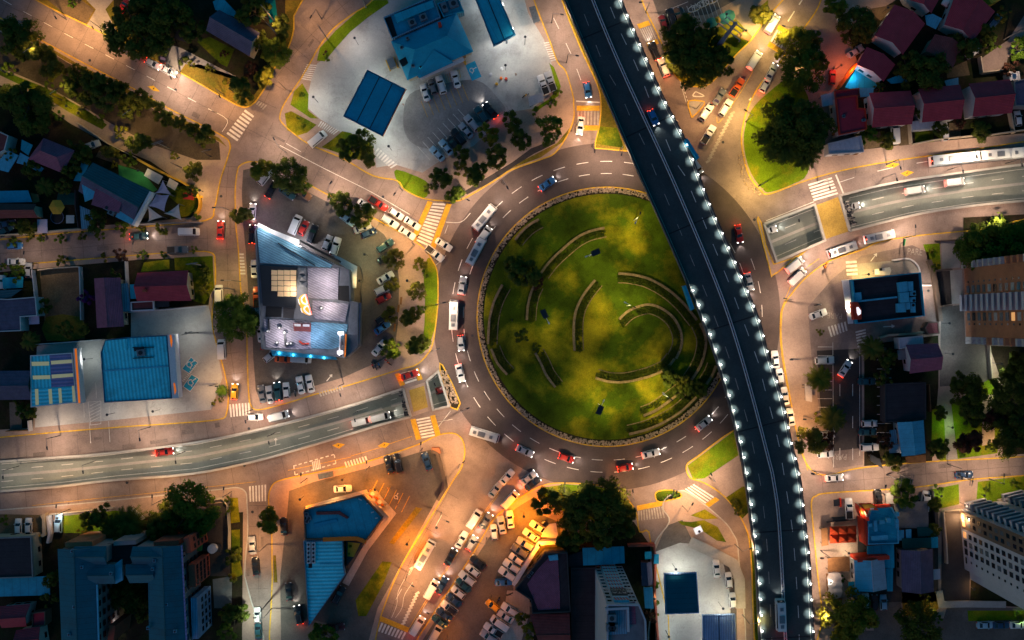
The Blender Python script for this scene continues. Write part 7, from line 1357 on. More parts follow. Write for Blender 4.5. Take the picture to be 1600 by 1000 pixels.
for k in range(3):
 y0 = 735+88*k; w = [Vector((*P2(p, 6.6), 6.3)) for p in zm('645,%d 735,%d 735,%d 640,%d' % (y0, y0+3, y0+85, y0+82))]; ap = sum(w, Vector())/4+Vector((0, 0, .9)); b = MB()
 for i in range(4): b.face([tuple(w[i]), tuple(ap), tuple(w[(i+1) % 4])], 'roof_flat_grey')
 b.build('pyramid_skylight', r)
part_prism(r, 'steel_roof', zn('820,160 1290,205 1245,440 860,400 815,340'), 6.05, 6.3, 'roof_steel'); part_prism(r, 'steel_roof', zn('180,400 790,430 790,560 800,790 620,800 215,770'), 6.05, 6.25, 'roof_steel'); part_prism(r, 'blue_steel_roof', zn('800,440 1280,470 1265,560 1160,770 1060,800 640,770 640,570 795,575'), 6.05, 6.22, 'roof_steelblue')
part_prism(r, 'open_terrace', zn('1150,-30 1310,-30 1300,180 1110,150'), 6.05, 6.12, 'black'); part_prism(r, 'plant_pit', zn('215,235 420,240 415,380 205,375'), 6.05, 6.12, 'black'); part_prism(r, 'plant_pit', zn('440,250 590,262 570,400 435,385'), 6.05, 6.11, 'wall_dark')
part_prism(r, 'roof_lantern', zn('570,455 795,465 795,570 575,560'), 6.2, 6.8, 'roof_tile_brown'); part_prism(r, 'lantern_glass', zn('582,465 665,468 665,500 582,497'), 6.8, 6.86, 'trim_white'); part_prism(r, 'lantern_glass', zn('692,468 778,472 778,505 692,500'), 6.8, 6.86, 'trim_white')
for x, y in ((240,560),(460,580),(365,710),(500,725),(545,720),(395,515),(940,262)):
 p = P2((390+x/8.333, 450+y/8.333), 6.3); b = MB(); b.cyl(*p, 6.2, 7.0, .45, None, 12, 'metal_grey', 'metal_dark'); b.cyl(*p, 7.0, 7.15, .3, .2, 12, 'trim_white'); b.build('roof_fan', r)
for s_, wd in (('455,600 470,760',.5),('245,400 250,560',.4),('645,690 690,730 770,725',.3)): part_strip(r, 'duct', zn(s_), wd, 6.3, 6.7, 'metal_dark' if wd > .35 else 'trim_red')
part_prism(r, 'teal_canopy', zn('265,800 1060,830 1140,935 300,880'), 3.6, 4.4, 'roof_cyan')
for x, y in ((385,848),(567,872),(793,888),(968,910)):
 p = P2((390+x/8.333, 450+y/8.333), 4.5); b = MB(); b.cyl(*p, 4.4, 4.55, .32, .2, 10, 'neon_blue'); b.build('neon_disc', r); light('neon_light', *p, 4.95, 22, (.12, .7, 1), r, 'POINT', .2)
part_prism(r, 'pink_canopy', zn('1340,195 1440,190 1425,745 1320,760'), 3.6, 4.3, 'roof_purple')
for x, y in ((1400,265),(1408,380),(1390,537),(1380,705)):
 p = P2((390+x/8.333, 450+y/8.333), 4.5); b = MB(); b.cyl(*p, 4.3, 4.45, .34, .2, 10, 'neon_red'); b.build('neon_disc', r); light('neon_light', *p, 5.1, 120, (1, .14, .2), r, 'POINT', .2)
part_strip(r, 'neon_tube', zn('1315,205 1300,560 1285,790'), .28, 4.6, 5.2, 'neon_red'); part_strip(r, 'neon_tube', zm('105,170 330,290 640,430'), .8, 5.8, 6.4, 'trim_white')
for x, y in ((1190,590),(1180,840)):
 p = P2((390+x/8.333, 450+y/8.333), 6.5); b = MB(); b.box(p[0], p[1], 6.4, 6.9, 1.4, .8, 0, 'sign_glow'); b.build('sign_lamp', r); light('sign_light', p[0], p[1], 7.6, 90, (.95, .92, 1), r, 'POINT', .3)
part_strip(r, 'sign_frame', zn('1180,600 1165,880'), .3, 6.3, 7.3, 'trim_white'); part_strip(r, 'sign_frame', zn('1255,600 1240,900'), .35, 6.3, 7.0, 'trim_orange'); part_strip(r, 'front_parapet', zm('650,380 1180,660'), .5, 5.6, 6.6, 'black'); part_strip(r, 'front_parapet', zm('120,200 650,400'), .9, 5.6, 6.2, 'trim_white')
part_prism(r, 'white_canopy', zm('1070,555 1180,600 1400,720 1385,1000 1340,1000 1335,790 1180,690'), 3.4, 3.8, 'roof_white'); part_strip(r, 'roof_beam', zm('370,415 850,705'), .25, 6.5, 6.9, 'metal_dark')
light('wall_wash', *P2((470,382), 3), 3.2, 700, (.85, .85, 1), r, 'POINT', .3); light('wall_wash', *P2((418,352), 6), 8.2, 520, (1, .95, .95), r, 'POINT', .3); light('wall_wash', *P2((405,342), 3), 5.0, 130, (.9, .3, .8), r, 'POINT', .3)
light('roof_wash', *P2((462,380), 6), 8.6, 300, (1, .95, .9), r, 'POINT', .3); light('roof_wash', *P2((462,455), 7), 8.4, 340, (1, .85, .7), r, 'POINT', .4); light('roof_wash', *P2((440,525), 7), 9.5, 578, (1, .9, .88), r, 'POINT', .4); light('roof_wash', *P2((510,440), 7), 9.5, 510, (1, .85, .8), r, 'POINT', .4); light('roof_wash', *P2((515,480), 7), 9.0, 408, (1, .85, .75), r, 'POINT', .4); light('roof_wash', *P2((490,525), 7), 9.5, 408, (.8, .8, 1), r, 'POINT', .4)
# rooftop neon emblem: two stacked loops with a yellow shadow on a red edge, leaning sign
sg = thing('rooftop_sign','leaning yellow and white double-loop neon emblem on the retail roof','sign', *P2((477,477), 8), 6.3)
def sp_(pts): return q(455,450,pts,20)
hh = lambda y: 7.0+ (y-458)/35*2.0
def neon(pts, w, mat, dz, closed=True, name='neon_tube'):
 P_ = sp_(pts); P_ = smooth(P_, 4, closed); b = MB(); W = PL(P_, 8.0); n = len(W); a = offset(W, w/2, closed); c = offset(W, -w/2, closed); mt = b.mi(mat); o = 0
 for i in range(n): b.v += [(*a[i], 8+dz), (*c[i], 8+dz), (*c[i], 7.9+dz), (*a[i], 7.9+dz)]
 for i in range(n if closed else n-1):
  i0, i1 = 4*i, 4*((i+1) % n); b.f += [(i0, i0+1, i1+1, i1), (i0+1, i0+2, i1+2, i1+1), (i0+3, i0, i1, i1+3)]; b.m += [mt]*3
 return b.build(name, sg)
b = MB(); b.prism(ccw(PL(sp_('370,190 460,200 540,480 640,830 560,860 440,820 320,740 290,600 230,480 215,360 270,260'), 8)), 7.6, 7.85, 'neon_yellow'); b.build('backing', sg)
neon('440,215 330,320 330,400 370,470 460,500 500,470 470,330', .36, 'neon_white', .08); neon('500,560 410,620 420,700 500,780 600,820 600,760 560,620', .36, 'neon_white', .08); neon('460,200 500,330 560,560 635,820', .16, 'neon_red', .12, False); neon('230,350 235,440 275,510', .2, 'neon_white', .05, False, 'side_tube'); neon('305,620 310,690 350,770', .2, 'neon_white', .05, False, 'side_tube')
b = MB(); b.box(*P2((478,478), 6.3), 6.3, 7.6, .4, .4, 0, 'metal_dark'); b.build('support', sg); light('neon_light', *P2((477,475), 8), 8.9, 40, (1, .7, .2), sg, 'POINT', .4)
b = MB(); b.box(*P2((411,541), 5), 3.0, 5.4, 2.0, .5, R(60), 'trim_red'); b.box(P2((411,541), 5)[0], P2((411,541), 5)[1], 3.8, 5.2, 1.2, .56, R(60), 'canvas_yellow'); tag(b.build('corner_sign'), 'small red and yellow sign at the lower left corner of the retail building', 'sign')
fence(zm('1370,680 1450,730 1475,880 1450,1010 1460,1250'), 'thin dark railing right of the retail building', 1.0, 'metal_dark', .1, 'railing', 'railing')
WB = b2('303,185 665,92 795,232 690,372 640,362 312,368')
r = flat('wedge_building','upper half of the wedge building with a teal walled roof','restaurant', WB, 5.0, 'roof_teal', 'wall_cream', 1.0, 'wall_brown', 3)
part_prism(r, 'duct', b2('375,200 520,195 580,235 570,243 515,215 378,218'), 5.02, 5.6, 'roof_tile_brown'); part_prism(r, 'roof_ridge', b2('360,275 500,245 510,258 365,300'), 5.02, 5.3, 'roof_navy')
for x, y in ((320,210),(335,235),(322,255)): unit(r, 400+x/4, 750+y/4, 5, 1.1, 1.0, .9)
for s_ in ('640,118 660,128','690,150 705,145','720,205 735,200','745,240 760,238'): part_strip(r, 'roof_strut', b2(s_), .2, 5.4, 5.7, 'trim_white')
part_prism(r, 'front_awning', b2('668,92 690,85 830,235 800,250'), 3.0, 3.4, 'wall_cream'); part_prism(r, 'side_awning', b2('308,165 500,110 690,60 700,80 510,128 312,182'), 2.9, 3.2, 'tile_patio')
light('soffit_light', *P2((570,778), 3), 3.6, 300, (1, .6, .2), r); light('soffit_light', *P2((520,771), 3), 4.0, 300, (1, .55, .2), r)
r = flat('wedge_annex','triangular blue corrugated lower half of the wedge building','restaurant', b2('300,378 545,372 548,525 560,588 332,912'), 5.0, 'roof_blue_y', 'wall_dark', .6, 'roof_steelblue', 2)
part_prism(r, 'courtyard_wall', b2('555,385 665,402 640,440 560,555'), .1, 3.5, 'wall_dark', hh=5); part_prism(r, 'glass_court', b2('568,395 645,405 605,490 566,485'), 3.5, 3.56, 'canvas_yellow', hh=5); part_strip(r, 'roof_ridge', b2('400,525 530,525'), .2, 5.05, 5.2, 'roof_cyan')
for k in range(5):
 for x in (332, 362): unit(r, 400+x/4, 750+(400+26*k)/4, 5.05, .9, 1.1, .7, 'trim_white')
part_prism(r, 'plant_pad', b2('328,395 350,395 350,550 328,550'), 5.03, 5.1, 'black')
b = MB(); b.ribbon(PL(b2('420,372 560,366 630,365 690,388'), 5.8), .9, 5.4, 6.2, 'trim_orange'); tag(b.build('sign_beam'), 'orange beam running between the two halves of the wedge building', 'beam')
part_prism(r, 'promenade', b2('680,395 700,375 810,255 880,205 700,440 580,660 540,640'), .1, .26, 'tile_patio', hh=0)
def table(x, y, label, cols):
 w = P2((x, y), .8); t = thing('terrace_table', label, 'table', w[0], w[1], .15, random.random(), 'terrace tables'); b = MB(); b.cyl(*w, .82, .88, .52, None, 12, 'trim_white'); b.build('table_top', t); b = MB(); b.cyl(*w, .15, .82, .05, None, 8, 'metal_dark'); b.build('leg', t)
 for k in range(4):
  a = k*pi/2+.6; cx, cy = w[0]+.95*cos(a), w[1]+.95*sin(a); s = thing('chair', '%s chair %s of the %s' % (cols, ('right', 'above', 'left', 'below')[k], label), 'chair', cx, cy, .15, a, 'terrace chairs'); b = MB(); b.box(cx, cy, .56, .62, .46, .46, a, 'trim_orange' if k != 2 else 'trim_red'); b.build('seat', s)
  b = MB(); b.box(cx+.22*cos(a), cy+.22*sin(a), .62, 1.05, .06, .44, a, 'trim_orange'); b.build('backrest', s)
  for u in (-.19, .19):
   for v in (-.19, .19): b = MB(); b.cyl(cx+u, cy+v, .15, .56, .025, None, 6, 'metal_dark'); b.build('leg', s)
table(582,772,'white terrace table nearest the top corner','orange'); table(583.5,781,'white terrace table second on the left','orange'); table(593,784.5,'white terrace table in the middle right','orange'); table(593,793,'white terrace table lowest on the terrace','orange')
for k, (x, y) in enumerate(((588,768),(594,776),(600,783),(606,791))):
 b = MB(); w = P2((x, y)); b.box(*w, .15, .75, .6, 1.4, R(40), 'concrete'); pl = tag(b.build('planter_box'), ('topmost', 'second', 'third', 'lowest')[k]+' white planter along the terrace edge', 'planter', 'planters of the terrace')
slab('bus_shelter','small glass bus shelter on the pavement below the sunken road','bus shelter', l2('385,965 478,945 485,978 392,998'), 2.5, 'glass_grey')
fence(q(400,500,'1100,815 1135,830 1180,990 1190,1040 1140,1120',4), 'dark brick wall at the right end of the upper car park', 1.8, 'wall_brown', .7)
fence(px('675,702 684,702 686,708'), 'orange brick pillar wall above the dark wall', 1.6, 'wall_brick', 1.2)
HA = 14.0
r = thing('apartment_building','slate-blue roofed U-shaped flats with brick red bays','apartment building', *P2((200,930)), .1)
def wing(pts, ridge, rise=1.6, hip=0):
 p = PL(pts, HA); p = p[1:]+p[:1] if ridge else p
 if area(p) < 0: p = [p[1], p[0], p[3], p[2]]
 A, B, Cc, D = (Vector(t) for t in p); m0, m1 = (A+D)/2, (B+Cc)/2; b = MB(); V = lambda t, z: (t.x, t.y, z)
 b.face([V(A, HA), V(B, HA), V(m1, HA+rise), V(m0, HA+rise)], 'roof_seam'); b.face([V(Cc, HA), V(D, HA), V(m0, HA+rise), V(m1, HA+rise)], 'roof_seam'); b.face([V(A, HA-.3), V(B, HA-.3), V(B, HA), V(A, HA)], 'trim_navy'); b.face([V(Cc, HA-.3), V(D, HA-.3), V(D, HA), V(Cc, HA)], 'trim_navy')
 b.face([V(D, HA), V(A, HA), V(m0, HA+rise)], 'roof_seam'); b.face([V(B, HA), V(Cc, HA), V(m1, HA+rise)], 'roof_seam'); ro = b.build('roof', r)
 b = MB(); b.tube((m0.x, m0.y, HA+rise), (m1.x, m1.y, HA+rise), .14, None, 6, 'roof_slate'); b.build('ridge_cap', r)
 b = MB(); b.prism(offset(ccw(p), .35, True), .1, HA-.02, 'wall_grey'); b.build('wall', r); return [tuple(t) for t in (A, B, Cc, D)]
w1 = wing(za('55,210 390,200 412,1080 92,1080'), 1); w2 = wing(za('835,190 1130,180 1175,1080 850,1080'), 1); w3 = wing(za('200,190 480,185 482,345 205,345'), 0, 1.5); w4 = wing(za('705,190 1000,185 990,345 708,342'), 0, 1.5); w5 = wing(za('330,345 555,345 555,512 330,515'), 0, 1.2); w6 = wing(za('645,345 900,345 900,502 680,506'), 0, 1.2)
part_prism(r, 'link_roof', za('485,165 705,165 705,345 640,345 555,345 485,345'), 9.5, 10, 'roof_flat_dark', 'wall_dark', hh=10); part_prism(r, 'link_wall', za('490,170 700,170 700,340 490,340'), .1, 9.5, 'wall_dark', hh=10)
def facade(pa, pb, hh, cols, floors, wmat='glass', bays=None):
 a, c = P2(pa, hh), P2(pb, hh)
 for f in range(floors): windows(r, a, c, 1.2+2.75*f, cols, 1.35, 1.35, wmat, .03, .97)
def bay_block(pa, pb, dep, z0, z1, mat, cols, floors):
 """a projecting bay along a wall line a->b (world points at roof height)"""
 A, B = Vector(P2(pa, HA)), Vector(P2(pb, HA)); d = (B-A).normalized(); n = Vector((d.y, -d.x))*dep; b = MB(); p = [tuple(A), tuple(A+n), tuple(B+n), tuple(B)]
 b.prism(ccw(p), z0, z1, mat); b.build('bay', r)
 for f in range(floors): windows(r, tuple(A+n), tuple(B+n), z0+.9+2.75*f, cols, 1.1, 1.3, 'glass', .05, .95)
pA, pB = (285.5,852.5), (293.5,1010)
facade((291.5,1012),(284,853), HA, 8, 5)
bay_block((288,866),(284.5,842), 1.4, .2, 13.2, 'wall_brickred', 2, 4); bay_block((290.5,922),(288.8,886), 1.6, .2, 11.5, 'wall_brickred', 4, 4); bay_block((294,1005),(291.5,940), 1.5, .2, 11.0, 'roof_greyblue', 5, 3)
bay_block((97,850),(140,848), 1.3, .2, 12.5, 'wall_brick', 3, 4); bay_block((172,849),(207,847), 1.0, .2, 12, 'wall_grey', 4, 4); bay_block((236,849),(276,846), 1.2, .2, 12.5, 'wall_brickred', 3, 4)
facade((152.5,915),(153.5,1010), HA, 5, 5, 'glass'); bay_block((171,985),(168,1010), 1.5, .2, 10.5, 'wall_brickred', 2, 3)
for x, y in ((130,885),(120,893),(115,860),(175,895),(243,875),(240,888),(262,943),(275,985),(118,947),(110,990),(233,980)): unit(r, x, y, HA+.5, .7, .7, .9, 'roof_steelblue', 'roof_vent')
part_strip(r, 'roof_edge', za('395,520 412,1080'), .3, HA-.2, HA+.25, 'roof_cyan'); part_strip(r, 'roof_edge', za('1130,180 1175,1080'), .3, HA-.2, HA+.2, 'roof_purple'); part_prism(r, 'stair_roof', za('548,345 610,300 622,480 560,512'), 12.5, 13.2, 'roof_cyan', hh=13)
flat('hall','dark brown flat-roofed hall at the left edge beside the flats','building', b1('-60,362 198,352 210,605 -60,615'), 5.0, 'roof_flat_dark', 'wall_cream', .4, 'wall_grey', 2); slab('shed','grey-teal strip roof below the dark hall','shed', b1('-60,618 310,600 312,720 -60,730'), 3.5, 'roof_teal')
gable('house','small brown-roofed house at the lower left','house', b1('0,790 190,775 165,915 10,925'), 4.6, 1.6, 'roof_tile_red', 'wall_white'); gable('house','lowest brown-roofed house at the lower left corner','house', b1('100,940 250,915 270,1050 100,1050'), 4.6, 1.6, 'roof_tile_red', 'wall_white'); flat('shed','small red-brown flat roof beside the flats','shed', b1('200,830 285,820 285,910 205,915'), 3.4, 'roof_flat_red', 'wall_brown', .3, None, 0)
fence(b1('278,222 295,215 298,330 280,340'), 'pale wall between the small lot and the garden', 2.0, 'wall_cream', .8); fence(b1('318,215 330,330 318,385'), 'bluish wall left of the garden', 2.0, 'wall_white', .6); fence(b1('1270,128 1400,108 1430,150 1440,300 1440,440'), 'pale garden wall right of the large green tree', 1.6, 'wall_cream', .35); fence(b1('320,210 500,190 720,170'), 'hedge-lined front wall of the garden', 1.4, 'wall_cream', .3); fence(b1('835,178 905,240'), 'white gate wall of the flats', 1.6, 'trim_white', .5); fence(b1('10,352 200,345 290,340'), 'yellowish wall under the small lot', 1.4, 'canvas_yellow', .3)
w = P2((328,854)); t = thing('delivery_truck','small truck with a white round tank and green cab by the flats','truck', w[0], w[1], .13, R(-5)); b = MB(); b.box(w[0]+.8, w[1], .5, 1.1, 4.5, 1.9, R(-5), 'metal_dark'); b.cyl(w[0]+1.2, w[1]-.1, 1.1, 2.4, 1.15, None, 16, 'trim_white'); b.build('body', t); b = MB(); b.box(w[0]-2.3, w[1]+.25, .5, 2.1, 1.6, 1.8, R(-5), 'play_green'); b.build('cab', t)
for sx in (-2.2, 1.8):
 for sy in (-.85, .85): b = MB(); b.tube((w[0]+sx, w[1]+sy-.1, .55), (w[0]+sx, w[1]+sy+.1, .55), .42, None, 10, 'tyre'); b.build('wheel', t)
r = flat('hall','black-roofed hall with a mauve panel beside the orange car park','hall', b3('20,680 205,455 345,450 365,820 125,830 118,745'), 6.0, 'roof_flat_dark', 'wall_dark', .9, 'wall_dark', 3); part_prism(r, 'mauve_roof', b3('95,650 160,560 225,490 285,470 300,700 300,805 165,815'), 6.03, 6.25, 'roof_tile_mauve'); part_prism(r, 'plant_box', b3('225,475 285,465 290,500 235,505'), 6.25, 6.9, 'roof_cyan')
for x, y in ((105,600),(122,578)): unit(r, 800+x/4, 750+y/4, 6.05, .7, .7, .4)
fence(b3('10,640 170,380 310,372'), 'white lit wall between the orange car park and the black hall', 3.0, 'trim_white', .9); surface('orange_yard', b3('20,660 172,392 345,392 345,440 205,450'), 'dirt', .16)
gable('hall','brown-roofed hall cut by the bottom edge','hall', b3('112,842 360,835 366,1080 190,1080'), 5.2, 1.2, 'roof_tile_brown', 'wall_brown'); slab('shed','teal roofs under the dark grove','shed', b3('440,425 700,415 705,520 570,530 445,535'), 3.4, 'roof_teal'); slab('shed','brown lean-to below the dark grove','shed', b3('350,470 440,445 445,540 355,545'), 3.0, 'roof_flat_dark')
flat('warehouse','low dark flat roof left of the white office tower','building', b3('368,548 522,545 528,1080 372,1080'), 3.2, 'roof_flat_dark', 'wall_dark', .5, None, 0)
OT = PL(px('928,884 972,884 981,906 983,960 990,1075 928,1075')); OH = 33.0
r = thing('office_tower','tall white office tower with striped glass bays facing the roundabout','tower', *P2((950,950)), .1); b = MB(); b.prism(ccw(OT), .1, OH, 'roof_flat_grey', 'wall_tower'); b.build('wall', r); b = MB(); b.ribbon(offset(ccw(OT), .15, True), .35, OH-.1, OH+1.1, 'wall_tower', True); b.build('parapet', r)
A, B = Vector(OT[1]), Vector(OT[0])
for f in range(11):
 z = 1.0+2.9*f; fa = lambda t: tuple(A.lerp(B, t))
 windows(r, fa(.80), fa(.96), z+.6, 1, .95, 1.2, 'glass', 0, 1); windows(r, fa(.03), fa(.14), z+.6, 1, .62, 1.0, 'glass', 0, 1); windows(r, fa(.14), fa(.27), z+.6, 1, .75, 1.0, 'glass', 0, 1)
 m_ = A.lerp(B, .52); L = (B-A).length*.46; b = MB(); b.box(m_.x, m_.y+.25, z+.2, z+2.5, L, .5, 0, 'roof_cyan'); b.build('glass_bay', r); b = MB(); b.box(m_.x, m_.y+.33, z-.1, z+.2, L+.3, .9, 0, 'trim_white'); b.build('bay_slab', r)
 for k in range(5): b = MB(); u = m_.x-L/2+L*(k+.5)/5; b.face([(u-.35, m_.y+.52, z+.3), (u, m_.y+.52, z+.3), (u+.35, m_.y+.52, z+2.3), (u, m_.y+.52, z+2.3)][::-1], 'canvas_orange'); b.build('orange_stripe', r)
m_ = A.lerp(B, .52); b = MB(); b.box(m_.x, m_.y+.75, 24.3, 29.6, L+.2, .3, 0, 'metal_dark'); b.build('sign_panel', r)
def upright(txt, x, y, z, size, rot, mat, parent):
 cu = bpy.data.curves.new('lettering', 'FONT'); cu.body = txt; cu.size = size; cu.align_x = 'CENTER'; cu.align_y = 'CENTER'; cu.extrude = .02; cu.resolution_u = 2; o = bpy.data.objects.new('lettering', cu); C.objects.link(o); cu.materials.append(MATS[mat])
 ox, oy, oz, a = parent['ox'], parent['oy'], parent['oz'], parent['oa']; o.location = (x-ox, y-oy, z-oz); o.rotation_euler = (pi/2, 0, rot); o = mesh_text(o); o.parent = parent
upright('RTA', m_.x, m_.y+.93, 27.9, 1.7, pi, 'trim_white', r); upright('ESTUDIA', m_.x, m_.y+.93, 25.6, 1.6, pi, 'canvas', r)
part_prism(r, 'roof_recess', px('948,952 978,950 980,990 948,992'), OH+.02, OH+.1, 'roof_steelblue', hh=OH); part_prism(r, 'roof_terrace', px('981,942 992,940 994,975 982,976'), OH+.02, OH+.12, 'roof_tile_mauve', hh=OH); part_strip(r, 'roof_wall', px('945,950 980,948 981,985'), .5, OH, OH+1.2, 'wall_tower', OH)
for x, y in ((955,963),(953,978),(958,978)): unit(r, x, y, OH+.1, 1.9, 1.5, 1.6)
r = gable('shed_row','long narrow shed with a slate roof left of the south station','shed', b3('805,515 872,510 882,652 812,662'), 4.0, .8, 'roof_tile_grey', 'wall_brickred', ridge=1, wins=1); slab('shed','pale blue shed roof below the long narrow shed','shed', b3('822,672 878,670 886,804 832,802'), 3.4, 'roof_cyan'); slab('shed','little square navy roof beside the long shed','shed', b3('885,465 918,464 918,524 886,524'), 3.2, 'roof_navy'); slab('shed','teal plant roof above the long shed','shed', b3('830,450 872,446 874,492 832,496'), 3.0, 'roof_teal')
canopy('station_canopy','square dark canopy with a pale rim at the south station', b3('950,585 1155,578 1170,832 960,840'), 5.2, 'roof_seam', 'roof_greyblue', 800, (1,.97,.8), 0)
canopy('station_canopy','blue-grey canopy at the bottom edge of the south station', b3('1190,845 1395,840 1402,1080 1196,1080'), 4.8, 'roof_greyblue', 'roof_greyblue', 350, (1,.97,.85), 1)
fence(b3('720,400 880,395 890,520 885,700 910,1050'), 'red-brown wall left of the south station', 2.4, 'wall_brickred', .5); fence(b3('1110,385 1230,440 1380,520 1420,620 1425,800'), 'curved pale kerb wall right of the south station', .5, 'concrete', 2.6)
w = P2((1088,825)); t = thing('notice_board','white lit notice board on the small lawn by the south station','sign', w[0], w[1], .13); b = MB(); b.box(*w, 2.2, 2.5, 2.0, 1.6, R(25), 'trim_white'); b.build('board', t); b = MB(); b.cyl(*w, .13, 2.2, .09, None, 8, 'metal_dark'); b.build('post', t)
slab('menu_shelter','pale shelter at the edge of the orange car park','shelter', b3('180,355 230,275 275,270 285,330 290,365'), 2.8, 'canvas')
r = flat('drive_in_restaurant','drive-in restaurant with navy roof, blue parapet and white awning','restaurant', zr('250,308 1135,215 1190,782 308,882'), 5.0, 'roof_flat_dark', 'trim_navy', 1.0, 'bay_blue', 3)
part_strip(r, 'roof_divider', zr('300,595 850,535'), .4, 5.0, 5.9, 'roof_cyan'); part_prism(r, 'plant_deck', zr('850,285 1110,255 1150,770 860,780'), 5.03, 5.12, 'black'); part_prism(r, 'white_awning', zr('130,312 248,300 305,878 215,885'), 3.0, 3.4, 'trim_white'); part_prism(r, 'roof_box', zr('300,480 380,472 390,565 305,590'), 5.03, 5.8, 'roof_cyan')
for s_, z_ in (('865,345 980,330 990,465 880,475',1.3),('985,335 1055,330 1060,455 995,462',1.1),('885,480 1000,470 1010,600 895,610',1.5),('850,620 955,610 965,730 855,735',1.2),('960,610 1015,605 1025,690 970,700',1.0),('1010,470 1090,450 1095,515 1015,520',.9),('1015,540 1090,530 1090,600 1020,605',.9),('1025,615 1085,612 1090,735 1035,735',.8)): part_prism(r, 'air_unit', zr(s_), 5.12, 5.12+z_, 'roof_cyan')
for x, y in ((1068,490),(1065,580),(1058,640)):
 p = P2((1300+x/8.333, 400+y/8.333), 6); b = MB(); b.cyl(*p, 5.9, 6.15, .35, None, 10, 'black'); b.build('fan', r)
part_prism(r, 'red_sign', zr('255,600 335,598 385,700 385,825 285,830 270,720'), 5.0, 6.6, 'trim_red'); part_prism(r, 'sign_emblem', zr('318,668 345,665 378,715 375,755 340,775 325,740'), 6.6, 6.68, 'sign_glow')
r = slab('menu_canopy','white menu canopy above the drive-in restaurant','canopy', zr('555,175 755,145 772,190 750,250 560,240'), 2.7, 'trim_white'); part_prism(r, 'vent', zr('620,160 655,158 655,190 622,192'), 2.7, 3.0, 'black')
part = zr('775,60 950,35 1040,60 1110,130 1140,220'); fence(smooth(part, 4), 'curved white kerb round the drive-in lane', .55, 'trim_white', .35); fence(zr('1155,385 1275,385'), 'white barrier arm beside the drive-in restaurant', 1.0, 'trim_white', .3, 'barrier_arm', 'barrier')
b = MB(); fence(zr('1240,60 1290,180 1330,400 1380,760 1390,850'), 'brick edge wall right of the drive-in lane', 1.4, 'wall_brown', 1.0); fence(zr('1310,195 1400,190 1520,180'), 'dark wall between the two pale drives', 2.2, 'wall_brown', .35); fence(zr('1380,655 1520,645'), 'dark wall below the black yard', 2.2, 'wall_brown', .35)
flat('guard_house','brown guard house below the drive-in restaurant','hut', l4('980,50 1000,15 1065,10 1072,85 1000,90'), 3.0, 'roof_tile_brown', 'wall_brown', .2, None, 1); fence(l4('685,110 740,95 900,85 985,70'), 'lit curved wall below the drive-in lane', 1.5, 'wall_cream', .5)
slab('bus_shelter','white and glass bus shelter beside the leaning palm','bus shelter', l4('228,400 240,395 240,415 275,412 275,512 235,505'), 2.6, 'canvas', mat2='glass_grey')
gable('house','house with a mauve and brown tiled roof by the lit yard','house', l4('862,155 1062,145 1086,310 885,335'), 4.8, 2.0, 'roof_tile_mauve', 'wall_white'); flat('shed','white flat roof above the mauve-brown house','shed', l4('815,112 965,98 970,150 820,182'), 3.2, 'roof_white', 'wall_white', .2, None, 0); slab('shed','grey lean-to left of the mauve-brown house','shed', l4('808,190 868,182 872,245 815,250'), 2.8, 'roof_flat_grey')
gable('house','house with a pale blue ribbed roof by the garden','house', l4('808,640 972,626 986,832 836,852'), 4.4, 1.0, 'roof_cyan', 'wall_white', ridge=1); slab('shed','narrow grey shed left of the pale blue roof','shed', l4('760,690 802,685 810,770 765,775'), 2.8, 'roof_steelblue'); slab('shed','small pale shed at the lower left of the pale blue roof','shed', l4('755,782 825,776 830,828 760,832'), 2.6, 'roof_white'); slab('pergola','timber deck below the pale blue roof','pergola', l4('862,855 985,842 988,890 865,895'), 2.2, 'wood')
slab('pergola','dark pergola at the lower end of the parking lot','pergola', l4('640,840 700,870 720,930 640,880'), 2.4, 'metal_dark'); fence(l4('718,170 718,400 718,640'), 'dark wall right of the parking bays', 1.8, 'wall_brown', .4); fence(l4('990,400 1000,570'), 'wooden fence right of the black yard', 1.8, 'wood', .25, 'wooden_fence', 'fence'); flat('hall','black flat-roofed hall in the dark yard','building', l4('730,400 985,390 985,620 730,640'), 3.4, 'roof_flat_dark', 'wall_dark', .3, None, 0); fence(l4('1370,160 1385,380'), 'pale wall right of the lit yard', 1.6, 'wall_cream', .3)
def tower_root(name, label, pts, hh, wall, roof):
 w = ccw(PL(pts)); r = thing(name, label, 'tower block', *P2(pts[0]), .1); b = MB(); b.prism(w, .1, hh, roof, wall); b.build('wall', r); b = MB(); b.ribbon(offset(w, .15, True), .3, hh-.1, hh+1, wall, True); b.build('parapet', r); return r
BA, BB = Vector(P2((1506,409))), Vector(P2((1509,526))); ST = 2.75
r = tower_root('brick_tower','tall orange brick tower block with pale balcony stacks at the right edge', px('1506,409 1640,400 1640,536 1509,526'), 46, 'wall_brick', 'roof_flat_grey')
d = (BB-BA).normalized(); n = Vector((d.y, -d.x)); an = atan2(d.y, d.x)
rnd = random.Random(3)
